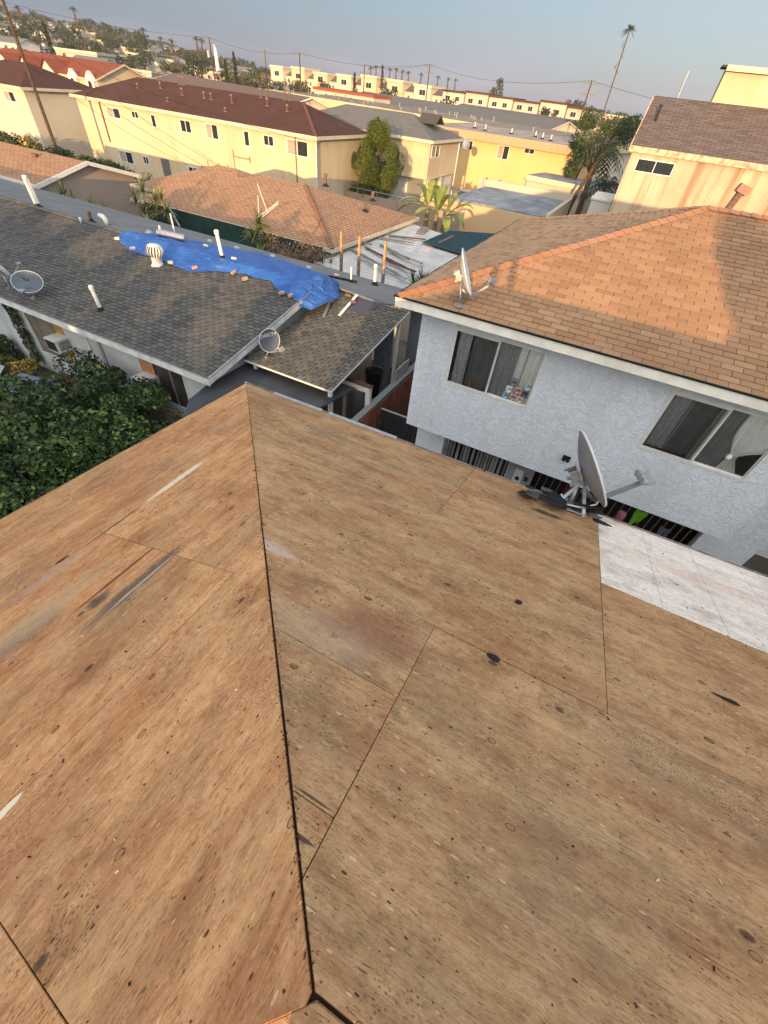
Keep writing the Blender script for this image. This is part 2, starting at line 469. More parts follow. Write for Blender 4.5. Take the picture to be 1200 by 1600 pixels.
# ================================================================== plywood deck house
def plywood(name, light, mid, dark, white=False):
    t = NT(name, 0.82, 0.22)
    rnd = t.rand()
    off = t.comb(t.math('MULTIPLY', rnd, 37.0), t.math('MULTIPLY', rnd, 91.0), 0.0)
    p = t.vmath('ADD', t.coord('Object'), off)
    wx, wy, wz = t.sep(p)
    # knots bend the grain around them
    kd, kc = t.vor(t.map(p, (0.75, 1.25, 1)), 1.35, dim='2D')
    pull = t.math('MULTIPLY', t.ramp(kd, [(0.0, 1.0), (0.16, 0.0)]), 0.06)
    warp = t.math('MULTIPLY', t.math('SUBTRACT', t.noise(t.map(p, (0.5, 1.6, 1)), 1.7, 3), 0.5), 0.09)
    gy = t.math('ADD', wy, t.math('ADD', warp, pull))
    g = t.comb(wx, gy, 0.0)
    fine = t.noise(t.map(g, (5, 150, 1)), 1, 5, 0.62)
    med = t.noise(t.map(g, (1.1, 26, 1)), 1, 5, 0.6)
    wide = t.noise(t.map(g, (0.35, 5, 1)), 1, 3, 0.5)
    patch = t.noise(p, 0.9, 4, 0.6)
    c = t.ramp(med, [(0.30, dark), (0.45, mid), (0.58, light), (0.75, mid)])
    c = t.mix(0.5, c, t.ramp(wide, [(0.3, dark), (0.5, mid), (0.7, light)]))
    c = t.mix(t.ramp(fine, [(0.3, 0.30), (0.5, 0.0)]), c, tuple(x * 0.55 for x in dark))
    c = t.mix(t.ramp(fine, [(0.58, 0.0), (0.85, 0.35)]), c, tuple(min(1, x * 1.5) for x in light))
    c = t.mix(t.ramp(patch, [(0.38, 0.0), (0.75, 0.35)]), c, tuple(x * 1.0 for x in mid))
    # short fibres, light and dark, that break the veneer up
    fib = t.noise(t.map(g, (22, 210, 1), (8.1, 3.7, 0)), 1, 4, 0.75)
    c = t.mix(t.ramp(fib, [(0.33, 0.55), (0.46, 0.0)]), c, tuple(x * 0.4 for x in dark))
    c = t.mix(t.ramp(fib, [(0.55, 0.0), (0.74, 0.55)]), c, tuple(min(1, x * 1.35) for x in light))
    mid_ = t.noise(t.map(g, (7, 75, 1), (1.3, 6.1, 0)), 1, 6, 0.82)
    c = t.mix(t.ramp(mid_, [(0.34, 0.30), (0.46, 0.0)]), c, tuple(x * 0.5 for x in dark))
    c = t.mix(t.ramp(mid_, [(0.56, 0.0), (0.70, 0.32)]), c, tuple(min(1, x * 1.2) for x in light))
    grit = t.noise(t.map(p, (30, 52, 1)), 1, 6, 0.9)
    c = t.mix(t.ramp(grit, [(0.34, 0.6), (0.46, 0.0)]), c, tuple(x * 0.5 for x in dark))
    c = t.mix(t.ramp(grit, [(0.58, 0.0), (0.70, 0.55)]), c, tuple(min(1, x * 1.4) for x in light))
    gr2 = t.noise(t.map(p, (19, 26, 1), (6.6, 2.9, 0)), 1, 6, 0.95)
    c = t.mix(t.ramp(gr2, [(0.35, 0.75), (0.45, 0.0)]), c, tuple(x * 0.4 for x in dark))
    c = t.mix(t.ramp(gr2, [(0.56, 0.0), (0.66, 0.6)]), c, tuple(min(1, x * 1.3) for x in light))
    if not white: c = t.mix(1.0, c, t.ramp(rnd, [(0.0, (0.86, 0.82, 0.78)), (0.35, (1.0, 0.98, 0.93)), (0.6, (0.93, 0.94, 0.90)), (1.0, (1.0, 0.92, 0.82))]), 'MULTIPLY')
    blot_ = t.noise(t.map(p, (3.0, 6.0, 1), (2.2, 8.8, 0)), 1, 6, 0.7)
    c = t.mix(t.ramp(blot_, [(0.36, 0.55), (0.50, 0.0)]), c, tuple(x * 0.72 for x in dark))
    c = t.mix(t.ramp(blot_, [(0.55, 0.0), (0.72, 0.45)]), c, tuple(min(1, x * 1.12) for x in light))
    if not white:
        # uneven golden and russet mottling
        hue = t.noise(t.map(p, (1.6, 3.4, 1), (4.4, 7.9, 0)), 1, 6, 0.75)
        c = t.mix(t.ramp(hue, [(0.34, 0.55), (0.48, 0.0)]), c, tuple(q_ * k_ for q_, k_ in zip(dark, (1.15, 0.95, 0.8))))
        c = t.mix(t.ramp(hue, [(0.52, 0.0), (0.68, 0.55)]), c, tuple(q_ * k_ for q_, k_ in zip(light, (1.08, 1.04, 0.92))))
        hue2 = t.noise(t.map(p, (7, 13, 1), (1.4, 3.9, 0)), 1, 6, 0.85)
        c = t.mix(t.ramp(hue2, [(0.36, 0.55), (0.47, 0.0)]), c, tuple(q_ * k_ for q_, k_ in zip(dark, (0.9, 0.8, 0.75))))
        c = t.mix(t.ramp(hue2, [(0.54, 0.0), (0.66, 0.45)]), c, tuple(min(1, q_ * 1.18) for q_ in light))
        # grey-green weathering, reddish bleed, pale scuffs
        wth = t.noise(t.map(p, (0.8, 1.5, 1), (3.3, 1.1, 0)), 1.1, 6, 0.65)
        c = t.mix(t.ramp(wth, [(0.5, 0.0), (0.72, 0.42)]), c, (0.19, 0.165, 0.10))
        red = t.noise(t.map(p, (0.5, 2.5, 1), (7.7, 5.1, 0)), 1.2, 5, 0.6)
        c = t.mix(t.ramp(red, [(0.52, 0.0), (0.75, 0.5)]), c, (0.27, 0.095, 0.045))
        sc = t.noise(t.map(p, (9, 36, 1), (1.7, 9.3, 0)), 1, 4, 0.7)
        scm = t.ramp(t.noise(p, 2.1, 4), [(0.45, 0.0), (0.62, 1.0)])
        c = t.mix(t.math('MULTIPLY', t.ramp(sc, [(0.61, 0.0), (0.70, 0.7)]), scm), c, (0.62, 0.46, 0.29))
    # plywood plugs: oval patches with a dark outline
    pd, pc = t.vor(t.map(p, (1.0, 1.75, 1), (0.31, 0.73, 0)), 2.3, dim='2D')
    sel = t.math('GREATER_THAN', t.sep(pc)[0], 0.35)
    siz = t.math('ADD', t.math('MULTIPLY', t.sep(pc)[1], 0.03), 0.025)
    q = t.math('DIVIDE', pd, siz)
    ins = t.math('MULTIPLY', t.math('LESS_THAN', q, 1.0), sel)
    ring = t.math('MULTIPLY', t.ramp(q, [(0.0, 0.0), (0.74, 0.12), (0.95, 1.0), (1.0, 0.0)]), ins)
    if not white:
        c = t.mix(t.math('MULTIPLY', ins, t.math('MULTIPLY', t.sep(pc)[2], 0.9)), c, (0.14, 0.075, 0.035))
        c = t.mix(t.math('MULTIPLY', ring, 0.9), c, (0.05, 0.028, 0.018))
    # resin knots
    kn = t.math('MULTIPLY', t.ramp(kd, [(0.0, 1.0), (0.018, 0.9), (0.030, 0.0)]), t.math('GREATER_THAN', t.sep(kc)[2], 0.4))
    halo = t.math('MULTIPLY', t.ramp(kd, [(0.03, 0.0), (0.04, 0.55), (0.075, 0.12), (0.09, 0.4), (0.13, 0.0)]), t.math('GREATER_THAN', t.sep(kc)[2], 0.4))
    c = t.mix(halo, c, tuple(x * 0.75 for x in dark))
    c = t.mix(t.math('MULTIPLY', kn, 0.85), c, (0.045, 0.022, 0.014) if not white else (0.2, 0.12, 0.1))
    # dark splinters and checks along the grain
    ch = t.noise(t.map(g, (24, 190, 1), (4.1, 2.2, 0)), 1, 2, 0.5)
    chm = t.ramp(t.noise(p, 1.5, 4, 0.6), [(0.35, 0.35), (0.65, 1.0)])
    chk = t.math('MULTIPLY', t.ramp(ch, [(0.655, 0.0), (0.70, 1.0)]), chm)
    c = t.mix(t.math('MULTIPLY', chk, 0.75 if not white else 0.25), c, (0.045, 0.03, 0.022))
    # nail holes
    nd, nc = t.vor(p, 7.5, dim='2D')
    nr = t.math('MULTIPLY', t.math('POWER', t.sep(nc)[0], 3.0), 0.036)
    nail = t.math('LESS_THAN', nd, t.math('ADD', nr, -0.004))
    c = t.mix(t.math('MULTIPLY', nail, 0.9), c, (0.02, 0.015, 0.012))
    # small tar specks in drifts
    sd, scx = t.vor(t.map(p, (1, 1.6, 1)), 60, dim='2D')
    spk = t.math('MULTIPLY', t.math('LESS_THAN', sd, 0.24), t.ramp(t.noise(p, 2.7, 6, 0.7), [(0.53, 0.0), (0.60, 1.0)]))
    spk = t.math('MULTIPLY', spk, t.math('GREATER_THAN', t.sep(scx)[1], 0.5))
    c = t.mix(t.math('MULTIPLY', spk, 0.6), c, (0.03, 0.028, 0.027))
    s2d, s2c = t.vor(t.map(p, (14, 34, 1), (5.5, 1.2, 0)), 1.0, dim='2D')
    s2 = t.math('MULTIPLY', t.math('LESS_THAN', s2d, t.math('MULTIPLY', t.math('POWER', t.sep(s2c)[0], 6.0), 0.13)), t.ramp(t.noise(p, 1.9, 5, 0.7), [(0.36, 0.0), (0.5, 1.0)]))
    c = t.mix(t.math('MULTIPLY', s2, 0.85), c, (0.022, 0.016, 0.013))
    pfd, pfc = t.vor(t.map(p, (9, 34, 1), (9.5, 4.2, 0), (0, 0, 0.35)), 1.0, dim='2D')
    pf = t.math('LESS_THAN', pfd, t.math('MULTIPLY', t.math('POWER', t.sep(pfc)[1], 9.0), 0.13))
    c = t.mix(t.math('MULTIPLY', pf, 0.6), c, (0.74, 0.52, 0.31))
    # long scratches and scrape marks in all directions
    for k, (ang, sc_, lo) in enumerate(((0.9, 2.3, 0.0), (2.2, 3.1, 5.0), (1.6, 1.9, 9.0))):
        s1 = t.noise(t.map(p, (sc_, sc_ * 60, 1), (lo, lo * 1.3, 0), (0, 0, ang)), 1, 2, 0.5)
        msk = t.ramp(t.noise(t.map(p, (1, 1, 1), (lo + 2, 0, 0)), 1.3, 4), [(0.50, 0.0), (0.62, 1.0)])
        c = t.mix(t.math('MULTIPLY', t.math('MULTIPLY', t.ramp(s1, [(0.66, 0.0), (0.70, 1.0)]), msk), 0.6), c,
                  (0.07, 0.055, 0.05) if k != 1 else (0.55, 0.42, 0.28))
    t.color(c)
    h = t.math('ADD', t.math('MULTIPLY', fine, 0.6), t.math('MULTIPLY', med, 0.5))
    h = t.math('SUBTRACT', h, t.math('MULTIPLY', t.math('ADD', t.math('ADD', chk, nail), ring), 0.8))
    t.bump(h, 0.8, 0.005)
    return t, c
tL, cL = plywood('plywood_west_slope', (0.67, 0.395, 0.203), (0.54, 0.28, 0.128), (0.33, 0.142, 0.056))
tR, cR = plywood('plywood_north_slope', (0.57, 0.362, 0.198), (0.44, 0.255, 0.126), (0.275, 0.137, 0.062))
tW, cW = plywood('whitewashed_boards', (0.88, 0.80, 0.70), (0.80, 0.70, 0.60), (0.56, 0.44, 0.36), True)

def blot(t, c, pos, u, w, l, col, amt, hard=0.5, rag=0.5):
    """a stain with its own place and outline on the boards (world position, long axis u)"""
    g = t.n.new('ShaderNodeNewGeometry').outputs['Position']
    d = t.vmath('SUBTRACT', g, pos)
    U = Vector(u).normalized(); V = Vector((-U.y, U.x, 0))
    def dot(a, b):
        n = t.n.new('ShaderNodeVectorMath'); n.operation = 'DOT_PRODUCT'; t.put(n.inputs[0], a); n.inputs[1].default_value = b
        return n.outputs['Value']
    a = t.math('DIVIDE', dot(d, U), l); b = t.math('DIVIDE', dot(d, V), w)
    r = t.math('ADD', t.math('MULTIPLY', a, a), t.math('MULTIPLY', b, b))
    nz_ = t.noise(t.comb(t.math('MULTIPLY', dot(d, U), 5.0), t.math('MULTIPLY', dot(d, V), 70.0), 0.0), 1.0, 5, 0.7)
    nz2 = t.noise(g, 9, 5, 0.7)
    r = t.math('ADD', r, t.math('MULTIPLY', t.math('SUBTRACT', nz_, 0.5), rag * 3.2))
    r = t.math('ADD', r, t.math('MULTIPLY', t.math('SUBTRACT', nz2, 0.5), rag * 1.8))
    f = t.ramp(r, [(hard, amt), (1.0, 0.0)])
    return t.mix(f, c, col)
SLW = 1.1767 / 3.43
def zl(x): return 5.85 + (x + 3.4) * SLW
def zr(y): return 5.85 + (3.4 - y) / 3
for (x, y, w, l, col, amt, hard, rag) in [
        (-1.68, 0.62, 0.060, 0.42, (0.11, 0.08, 0.065), 0.8, 0.15, 0.9),      # long grey scorch
        (-1.66, 0.62, 0.012, 0.26, (0.50, 0.40, 0.32), 0.7, 0.4, 0.9),        # pale core of it
        (-2.41, 1.52, 0.035, 0.30, (0.72, 0.58, 0.42), 0.95, 0.6, 0.8),       # torn white splinter
        (-2.40, 0.95, 0.008, 0.26, (0.05, 0.03, 0.02), 0.95, 0.7, 0.5),
        (-1.86, 0.62, 0.012, 0.30, (0.16, 0.035, 0.02), 0.9, 0.6, 0.4),       # red crack
        (-2.36, 0.45, 0.05, 0.34, (0.42, 0.33, 0.29), 0.45, 0.1, 0.7),
        (-2.43, 0.58, 0.018, 0.05, (0.10, 0.02, 0.015), 0.95, 0.7, 0.2),
        (-1.98, 0.10, 0.10, 0.30, (0.13, 0.11, 0.10), 0.55, 0.1, 0.6),
        (-1.80, 0.45, 0.05, 0.08, (0.06, 0.05, 0.045), 0.8, 0.3, 0.6),
        (-1.15, -0.32, 0.016, 0.07, (0.80, 0.68, 0.52), 0.95, 0.7, 0.5),
        (-2.05, 0.25, 0.12, 0.5, (0.42, 0.33, 0.2), 0.45, 0.1, 0.5)]:
    cL = blot(tL, cL, (x, y, zl(x)), (0, 1, 0), w, l, col, amt, hard, rag)
for (x, y, w, l, col, amt, hard, rag) in [
        (-1.10, 1.11, 0.045, 0.14, (0.52, 0.38, 0.31), 0.9, 0.6, 1.0),       # pink peeled veneer by the hip
        (-0.33, 0.92, 0.18, 0.32, (0.20, 0.085, 0.05), 0.65, 0.1, 0.5),
        (-0.55, 0.75, 0.16, 0.40, (0.40, 0.31, 0.22), 0.4, 0.0, 0.8),
        (-0.20, 0.19, 0.006, 0.085, (0.03, 0.02, 0.02), 0.8, 0.4, 0.9), (-0.17, 0.09, 0.008, 0.05, (0.03, 0.02, 0.02), 0.85, 0.4, 0.9),
        (0.30, 3.05, 0.05, 0.16, (0.05, 0.03, 0.02), 0.9, 0.3, 0.9),
        (0.95, 1.0, 0.28, 0.5, (0.17, 0.155, 0.11), 0.22, 0.0, 0.9),
        (0.62, 0.32, 0.3, 0.4, (0.17, 0.15, 0.10), 0.22, 0.0, 0.9),
        (-1.9, 2.9, 0.12, 0.4, (0.20, 0.16, 0.12), 0.55, 0.05, 0.7),
        (1.35, 1.62, 0.012, 0.06, (0.02, 0.02, 0.02), 0.95, 0.7, 0.2)]:
    cR = blot(tR, cR, (x, y, zr(y)), (1, 0, 0), w, l, col, amt, hard, rag)
for (x, y, w, l, col, amt, hard, rag) in [
        (1.6, 2.95, 0.09, 0.9, (0.62, 0.40, 0.33), 0.5, 0.0, 0.9),
        (2.4, 2.72, 0.07, 0.9, (0.60, 0.40, 0.33), 0.45, 0.0, 0.9),
        (2.35, 3.05, 0.035, 0.22, (0.12, 0.09, 0.07), 0.9, 0.3, 0.7)]:
    cW = blot(tW, cW, (x, y, zr(y)), (1, 0, 0), w, l, col, amt, hard, rag)
gw = tW.n.new('ShaderNodeNewGeometry').outputs['Position']
ln = tW.math('LESS_THAN', tW.math('FRACT', tW.math('DIVIDE', tW.math('SUBTRACT', tW.sep(gw)[0], 0.75), 0.406)), 0.014)
cW = tW.mix(tW.math('MULTIPLY', ln, 0.6), cW, (0.30, 0.24, 0.23))
tL.color(cL); tR.color(cR); tW.color(cW)
M['ply_l'], M['ply_r'], M['ply_w'] = tL.m, tR.m, tW.m

M['blue_stucco'] = stucco('pale_blue_stucco', (0.80, 0.86, 0.93), (0.54, 0.54, 0.52), 0.28, 0.6, True, streak=0.2)
house = thing('plywood_roof_house', 'house whose stripped hip roof shows bare brown plywood', 'house', (4, 0, 0))
def sheet(poly, side, mat, thick=0.012):
    """poly in plan (x, y); laid on one slope"""
    if side == 'R':
        u = Vector((1, 0, 0)); v = Vector((0, 3, -1)).normalized(); n = Vector((0, 1, 3)).normalized(); zf = lambda x, y: zr(y)
    else:
        u = Vector((0, 1, 0)); n = Vector((-SLW, 0, 1)).normalized(); v = Vector((-1, 0, -SLW)).normalized(); zf = lambda x, y: zl(x)
    ox, oy = poly[0]; o0 = Vector((ox, oy, zf(ox, oy)))
    dz = random.uniform(-0.002, 0.002) if side == 'R' else random.uniform(-0.0004, 0.0004)
    L = [((Vector((x, y, zf(x, y))) - o0).dot(u), (Vector((x, y, zf(x, y))) - o0).dot(v)) for x, y in poly]
    L = ccw(L)
    mb = MB()
    mb.prism(L, -thick + dz, dz)
    me = mesh_from('plywood_sheet', mb, mat)
    bm = bmesh.new(); bm.from_mesh(me); bmesh.ops.remove_doubles(bm, verts=bm.verts, dist=1e-5)
    bmesh.ops.bevel(bm, geom=list(bm.edges), offset=0.0012, segments=1, affect='EDGES'); bm.to_mesh(me); bm.free()
    ob = bpy.data.objects.new('plywood_sheet', me); link(ob, house)
    Mx = (Matrix((u, v, n)).transposed() @ Matrix.Rotation(random.uniform(-0.0012, 0.0012), 3, 'Z')).to_4x4(); Mx.translation = o0 - Vector(house.location)
    ob.matrix_local = Mx
    return ob
HIPA, HIPB = (-3.4, 3.4), (0.03, -0.13)
def hip_off(side):
    # the joint opens from a hairline at the corner to about 3 cm near the ridge
    s_ = 1 if side == 'R' else -1
    return (HIPA[0] + 0.0012 * s_, HIPA[1] + 0.0012 * s_), (HIPB[0] + 0.0046 * s_, HIPB[1] + 0.0046 * s_)
def rect(x0, x1, y0, y1, g=0.0016): return [(x0 + g, y0 + g), (x1 - g, y0 + g), (x1 - g, y1 - g), (x0 + g, y1 - g)]
a_, b_ = hip_off('R')
regR = ccw([a_, b_, (9.0, -0.124), (9.0, 3.62), (3.4, 3.57), (-0.4, 3.48)])
for (x0, x1, y0, y1, mt) in [
        (-5, -0.49, 2.25, 4, 'r'), (-0.49, 0.75, 2.25, 4, 'r'), (0.75, 3.19, 2.262, 4, 'w'), (3.19, 5.6, 2.262, 4, 'w'), (5.6, 9.1, 2.262, 4, 'w'),
        (-5, -1.35, 1.13, 2.25, 'r'), (-1.35, 0.75, 1.13, 2.25, 'r'), (0.75, 3.19, 1.13, 2.262, 'r'), (3.19, 5.6, 1.13, 2.262, 'r'), (5.6, 9.1, 1.13, 2.262, 'r'),
        (-5, -0.11, 0.66, 1.13, 'r'), (-5, -0.11, 0.18, 0.66, 'r'), (-5, -0.11, -0.2, 0.18, 'r'),
        (-0.11, 2.33, -0.2, 1.13, 'r'), (2.33, 4.77, -0.2, 1.13, 'r'), (4.77, 9.1, -0.2, 1.13, 'r')]:
    pl = clip_to(rect(x0, x1, y0, y1), regR)
    if len(pl) >= 3: sheet(pl, 'R', M['ply_' + mt])
a_, b_ = hip_off('L')
regL = ccw([a_, b_, (-3.4, -3.66), (-3.72, -3.7), (-3.5, 1.5)])
regL = ccw([a_, b_, (b_[0], -0.16), (-3.38, -3.66), (-3.9, -3.66), (-3.62, 0.7)])
regL = [p for p in regL]
for (x0, x1, y0, y1) in [
        (-5, -2.44, 2.2, 4), (-5, -2.44, -0.24, 2.2), (-5, -2.44, -2.68, -0.24), (-5, -2.44, -4, -2.68),
        (-2.44, -1.17, 0.86, 4), (-2.44, -1.17, -1.58, 0.86), (-2.44, -1.17, -4, -1.58),
        (-1.17, 0.2, -0.46, 2), (-1.17, 0.2, -2.9, -0.46)]:
    pl = clip_to(rect(x0, x1, y0, y1), regL)
    if len(pl) >= 3: sheet(pl, 'L', M['ply_l'])
# framing and felt under the sheets, the far slopes behind the photographer
mb = MB()
dz = 0.03
A3, B3 = Vector((-3.4, 3.4, 5.85 - dz)), Vector((0.03, -0.13, zl(0.03) - dz))
C3, D3 = Vector((-3.4, -3.66, 5.85 - dz)), Vector((9, -0.13, zl(0.03) - dz))
E3, F3 = Vector((12.5, 3.4, 5.85 - dz)), Vector((12.5, -3.66, 5.85 - dz))
mb.face([A3, B3, D3, E3]); mb.face([B3, A3, C3]); mb.face([C3, F3, D3, B3]); mb.face([E3, D3, F3])
part('deck_framing', mb, M['brown_wood'], house)
mb = MB()
mb.slab([(-3.4, -3.66, 5.85), (12.5, -3.66, 5.85), (9, -0.143, 7.024), (0.045, -0.143, 7.024)], 0.012)
mb.slab([(12.5, 3.4, 5.85), (9.02, -0.1, 7.02), (9.02, -0.16, 7.02), (12.5, -3.66, 5.85)], 0.012)
part('plywood_back_slope', mb, M['ply_r'], house)
mb = MB()
mb.bx(-3.0, 12.1, 3.02, 2.87, 0, 5.9); mb.bx(-3.0, 12.1, -3.26, -3.11, 0, 5.9)
mb.bx(-3.0, -2.85, -3.1, 2.86, 0, 5.9); mb.bx(11.95, 12.1, -3.1, 2.86, 0, 5.9)
part('wall', mb, stucco('tan_stucco', (0.5, 0.45, 0.36)), house)
mb = MB()
mb.beam((-3.44, 3.425, 5.80), (-0.42, 3.495, 5.78), 0.02, 0.09); mb.beam((-0.38, 3.495, 5.78), (3.4, 3.585, 5.75), 0.02, 0.09); mb.beam((3.41, 3.585, 5.75), (9, 3.635, 5.73), 0.02, 0.09)
part('fascia', mb, M['old_wood'], house)
mb = MB()
mb.beam((-3.0, 3.418, 5.846), (-2.35, 3.445, 5.838), 0.05, 0.006); mb.beam((-2.25, 3.448, 5.838), (-1.4, 3.472, 5.832), 0.045, 0.006)
part('drip_edge', mb, M['galv'], house)
mb = MB()
pts = [(-3.43, 3.42), (-3.5, 2.6), (-3.56, 1.5), (-3.63, 0.7), (-3.76, -1.2), (-3.92, -3.66)]
for (xa, ya), (xb, yb) in zip(pts, pts[1:]):
    mb.beam((xa, ya, zl(xa) - 0.035), (xb, yb, zl(xb) - 0.035), 0.05, 0.022)
part('ragged_felt_edge', mb, M['felt'], house)
# roofing crumbs: uncountable
mb = MB()
rr = random.Random(3)
for i in range(900):
    side = rr.random()
    if side < 0.62:
        x, y = rr.uniform(-2.5, 3.0), rr.uniform(-0.05, 3.3)
        if x < -y + 0.05: continue
        z = zr(y); nrm = Vector((0, 1, 3)).normalized()
    else:
        x, y = rr.uniform(-3.3, 0.1), rr.uniform(-1.2, 3.0)
        if x > -y - 0.10: continue
        z = zl(x); nrm = Vector((-SLW, 0, 1)).normalized()
    s_ = rr.choice([0.002, 0.003, 0.003, 0.004, 0.006])
    a = rr.uniform(0, 3.14); u = nrm.orthogonal().normalized(); v = nrm.cross(u)
    d1 = (u * math.cos(a) + v * math.sin(a)); d2 = nrm.cross(d1)
    L_, W_ = s_ * rr.uniform(0.8, 2.6), s_ * rr.uniform(0.4, 0.9)
    Mx = Matrix((d1, d2, nrm)).transposed()
    mb.box(Vector((x, y, z)) + nrm * 0.004, (L_, W_, 0.003), Mx, mi=0 if rr.random() < 0.8 else 1)
solo('roofing_crumbs', mb, [M['felt'], simple('pale_wood_chip', (0.62, 0.48, 0.3))], 'loose crumbs of tar and wood chips scattered over the plywood', 'debris', kind='stuff')
mb = MB(); rr = random.Random(17); hd_ = Vector((HIPB[0] - HIPA[0], HIPB[1] - HIPA[1], 7.026 - 5.85)); 
for i in range(300):
    q = rr.random() ** 0.55; c_ = Vector((HIPA[0], HIPA[1], 5.85)) + hd_ * q
    w_ = rr.gauss(0, 0.012); c_ += Vector((0.7, 0.7, 0)) * w_ - Vector((0, 0, 1)) * abs(w_) * 0.23
    mb.box(c_ + Vector((0, 0, 0.004)), (rr.uniform(0.002, 0.008), rr.uniform(0.002, 0.004), 0.002), (rr.uniform(-.3, .3), rr.uniform(-.3, .3), rr.uniform(0, 3.1)), mi=0 if rr.random() < 0.75 else 1)
solo('hip_joint_litter', mb, [M['felt'], M['brown_wood']], 'black tar crumbs and splinters caught along the open hip joint', 'debris', kind='stuff')
def chip(x, y, s_, label, rot=0.3, l=1.6):
    mb = MB(); n = Vector((0, 1, 3)).normalized(); u = Vector((1, 0, 0)); v = n.cross(u)
    pts = []
    r2 = random.Random(int(x * 100))
    for k in range(7):
        t = 2 * math.pi * k / 7 + rot; q = s_ * r2.uniform(0.6, 1.15)
        pts.append(Vector((x, y, zr(y))) + n * 0.012 + u * math.cos(t) * q * l + v * math.sin(t) * q)
    mb.slab(pts, 0.008)
    solo('felt_scrap', mb, M['felt'], label, 'felt scrap', origin=(x, y, zr(y)))
chip(0.255, 1.62, 0.017, 'small black felt scrap on the plywood, nearest the white boards')
chip(0.205, 1.11, 0.02, 'black triangular felt scrap lying lower in the middle of the right slope')
chip(1.39, 1.61, 0.009, 'thin black sliver of felt lying on the plywood at the right', 0.2, 5)
# ================================================================== helpers for roofs, walls, windows
def shingle_tabs(name, poly3, u, parent, mat, expo=0.13, tab=0.305, seed=1, g=0.004, lift=0.011):
    """real shingle tabs over a planar convex polygon; u = eave direction"""
    rr = random.Random(seed)
    P = [Vector(p) for p in poly3]; o0 = P[0]; u = Vector(u).normalized()
    n = (P[1] - P[0]).cross(P[2] - P[1]).normalized()
    if n.z < 0: n = -n
    w = n.cross(u)
    if w.z < 0: w = -w
    reg = ccw([((p - o0).dot(u), (p - o0).dot(w)) for p in P])
    a0, a1 = min(p[0] for p in reg), max(p[0] for p in reg)
    b0, b1 = min(p[1] for p in reg), max(p[1] for p in reg)
    mb = MB(); r = 0; b = b0
    while b < b1:
        off = (0.5 * (r % 2)) * tab + rr.uniform(-0.02, 0.02); wob = rr.uniform(-0.006, 0.006)
        a = a0 - tab + off
        while a < a1:
            pl = clip_to([(a + g, b), (a + tab - g, b), (a + tab - g, b + expo + 0.01), (a + g, b + expo + 0.01)], reg)
            if len(pl) >= 3:
                tn = min(1, max(0, rr.gauss(0.5, 0.3)))
                jl = rr.uniform(-0.003, 0.006)
                pts = [o0 + u * x + w * y + n * (0.003 + (lift + jl) * (1 - (y - b) / (expo + 0.01))) for x, y in pl]
                mb.face(pts, tone=tn)
                for i in range(len(pl)):
                    j = (i + 1) % len(pl)
                    if abs(pl[i][1] - b) < 1e-5 and abs(pl[j][1] - b) < 1e-5:
                        A, B = pts[i], pts[j]
                        mb.face([A - n * 0.014, B - n * 0.014, B, A], tone=tn * 0.8)
            a += tab
        b += expo; r += 1
    part(name, mb, mat, parent)

def ridge_caps(name, a, b, parent, mat, w=0.15, n1=(0, 0, 1), step=0.14, drop=0.05, seed=5):
    """overlapping caps folded over a hip or ridge"""
    rr = random.Random(seed)
    a, b = Vector(a), Vector(b); d = b - a; L = d.length; d.normalize()
    side = d.cross(Vector((0, 0, 1))).normalized(); up = side.cross(d).normalized()
    mb = MB(); k = 0.0
    while k < L:
        e = min(L, k + step + 0.03); tn = min(1, max(0, rr.gauss(0.5, 0.25)))
        p0, p1 = a + d * k, a + d * e
        h0, h1 = 0.042, 0.026
        for s_ in (1, -1):
            q = [p0 + up * h0, p0 + side * w * s_ + up * (h0 - drop), p1 + side * w * s_ * 0.97 + up * (h1 - drop), p1 + up * h1]
            mb.face(q if s_ > 0 else q[::-1], tone=tn)
            mb.face([q[0], q[1], q[1] - up * 0.012, q[0] - up * 0.012], tone=tn)
        k += step
    part(name, mb, mat, parent)

def wall_holes(mb, p0, u, L, z0, z1, holes, n, depth=0.09):
    """one flat wall face with rectangular openings and their reveals; n = outward normal"""
    p0, u, n = Vector(p0), Vector(u).normalized(), Vector(n)
    us = sorted({0, L, *[h[0] for h in holes], *[h[1] for h in holes]})
    zs = sorted({z0, z1, *[h[2] for h in holes], *[h[3] for h in holes]})
    P = lambda a, z, d=0.0: Vector((p0.x, p0.y, 0)) + u * a + Vector((0, 0, z)) - n * d
    for i in range(len(us) - 1):
        for j in range(len(zs) - 1):
            a, b, c, d = us[i], us[i + 1], zs[j], zs[j + 1]
            if any(h[0] < (a + b) / 2 < h[1] and h[2] < (c + d) / 2 < h[3] for h in holes): continue
            mb.face([P(a, c), P(b, c), P(b, d), P(a, d)])
    for (a, b, c, d) in holes:
        mb.face([P(a, c), P(a, d), P(a, d, depth), P(a, c, depth)]); mb.face([P(b, c), P(b, d), P(b, d, depth), P(b, c, depth)])
        mb.face([P(a, c), P(b, c), P(b, c, depth), P(a, c, depth)]); mb.face([P(a, d), P(b, d), P(b, d, depth), P(a, d, depth)])

def ringf(mb, p0, u, n, a, b, c, d, w=0.03, t=0.03, out=0.0):
    p0, u, n = Vector(p0), Vector(u).normalized(), Vector(n)
    Z = Vector((0, 0, 1)); Mx = Matrix((u, n, Z)).transposed()
    def bxx(x0, x1, z0, z1): mb.box(Vector((p0.x, p0.y, 0)) + u * (x0 + x1) / 2 + n * out + Z * (z0 + z1) / 2, (x1 - x0, t, z1 - z0), Mx)
    bxx(a, b, d - w, d); bxx(a, b, c, c + w); bxx(a, a + w, c + w, d - w); bxx(b - w, b, c + w, d - w)

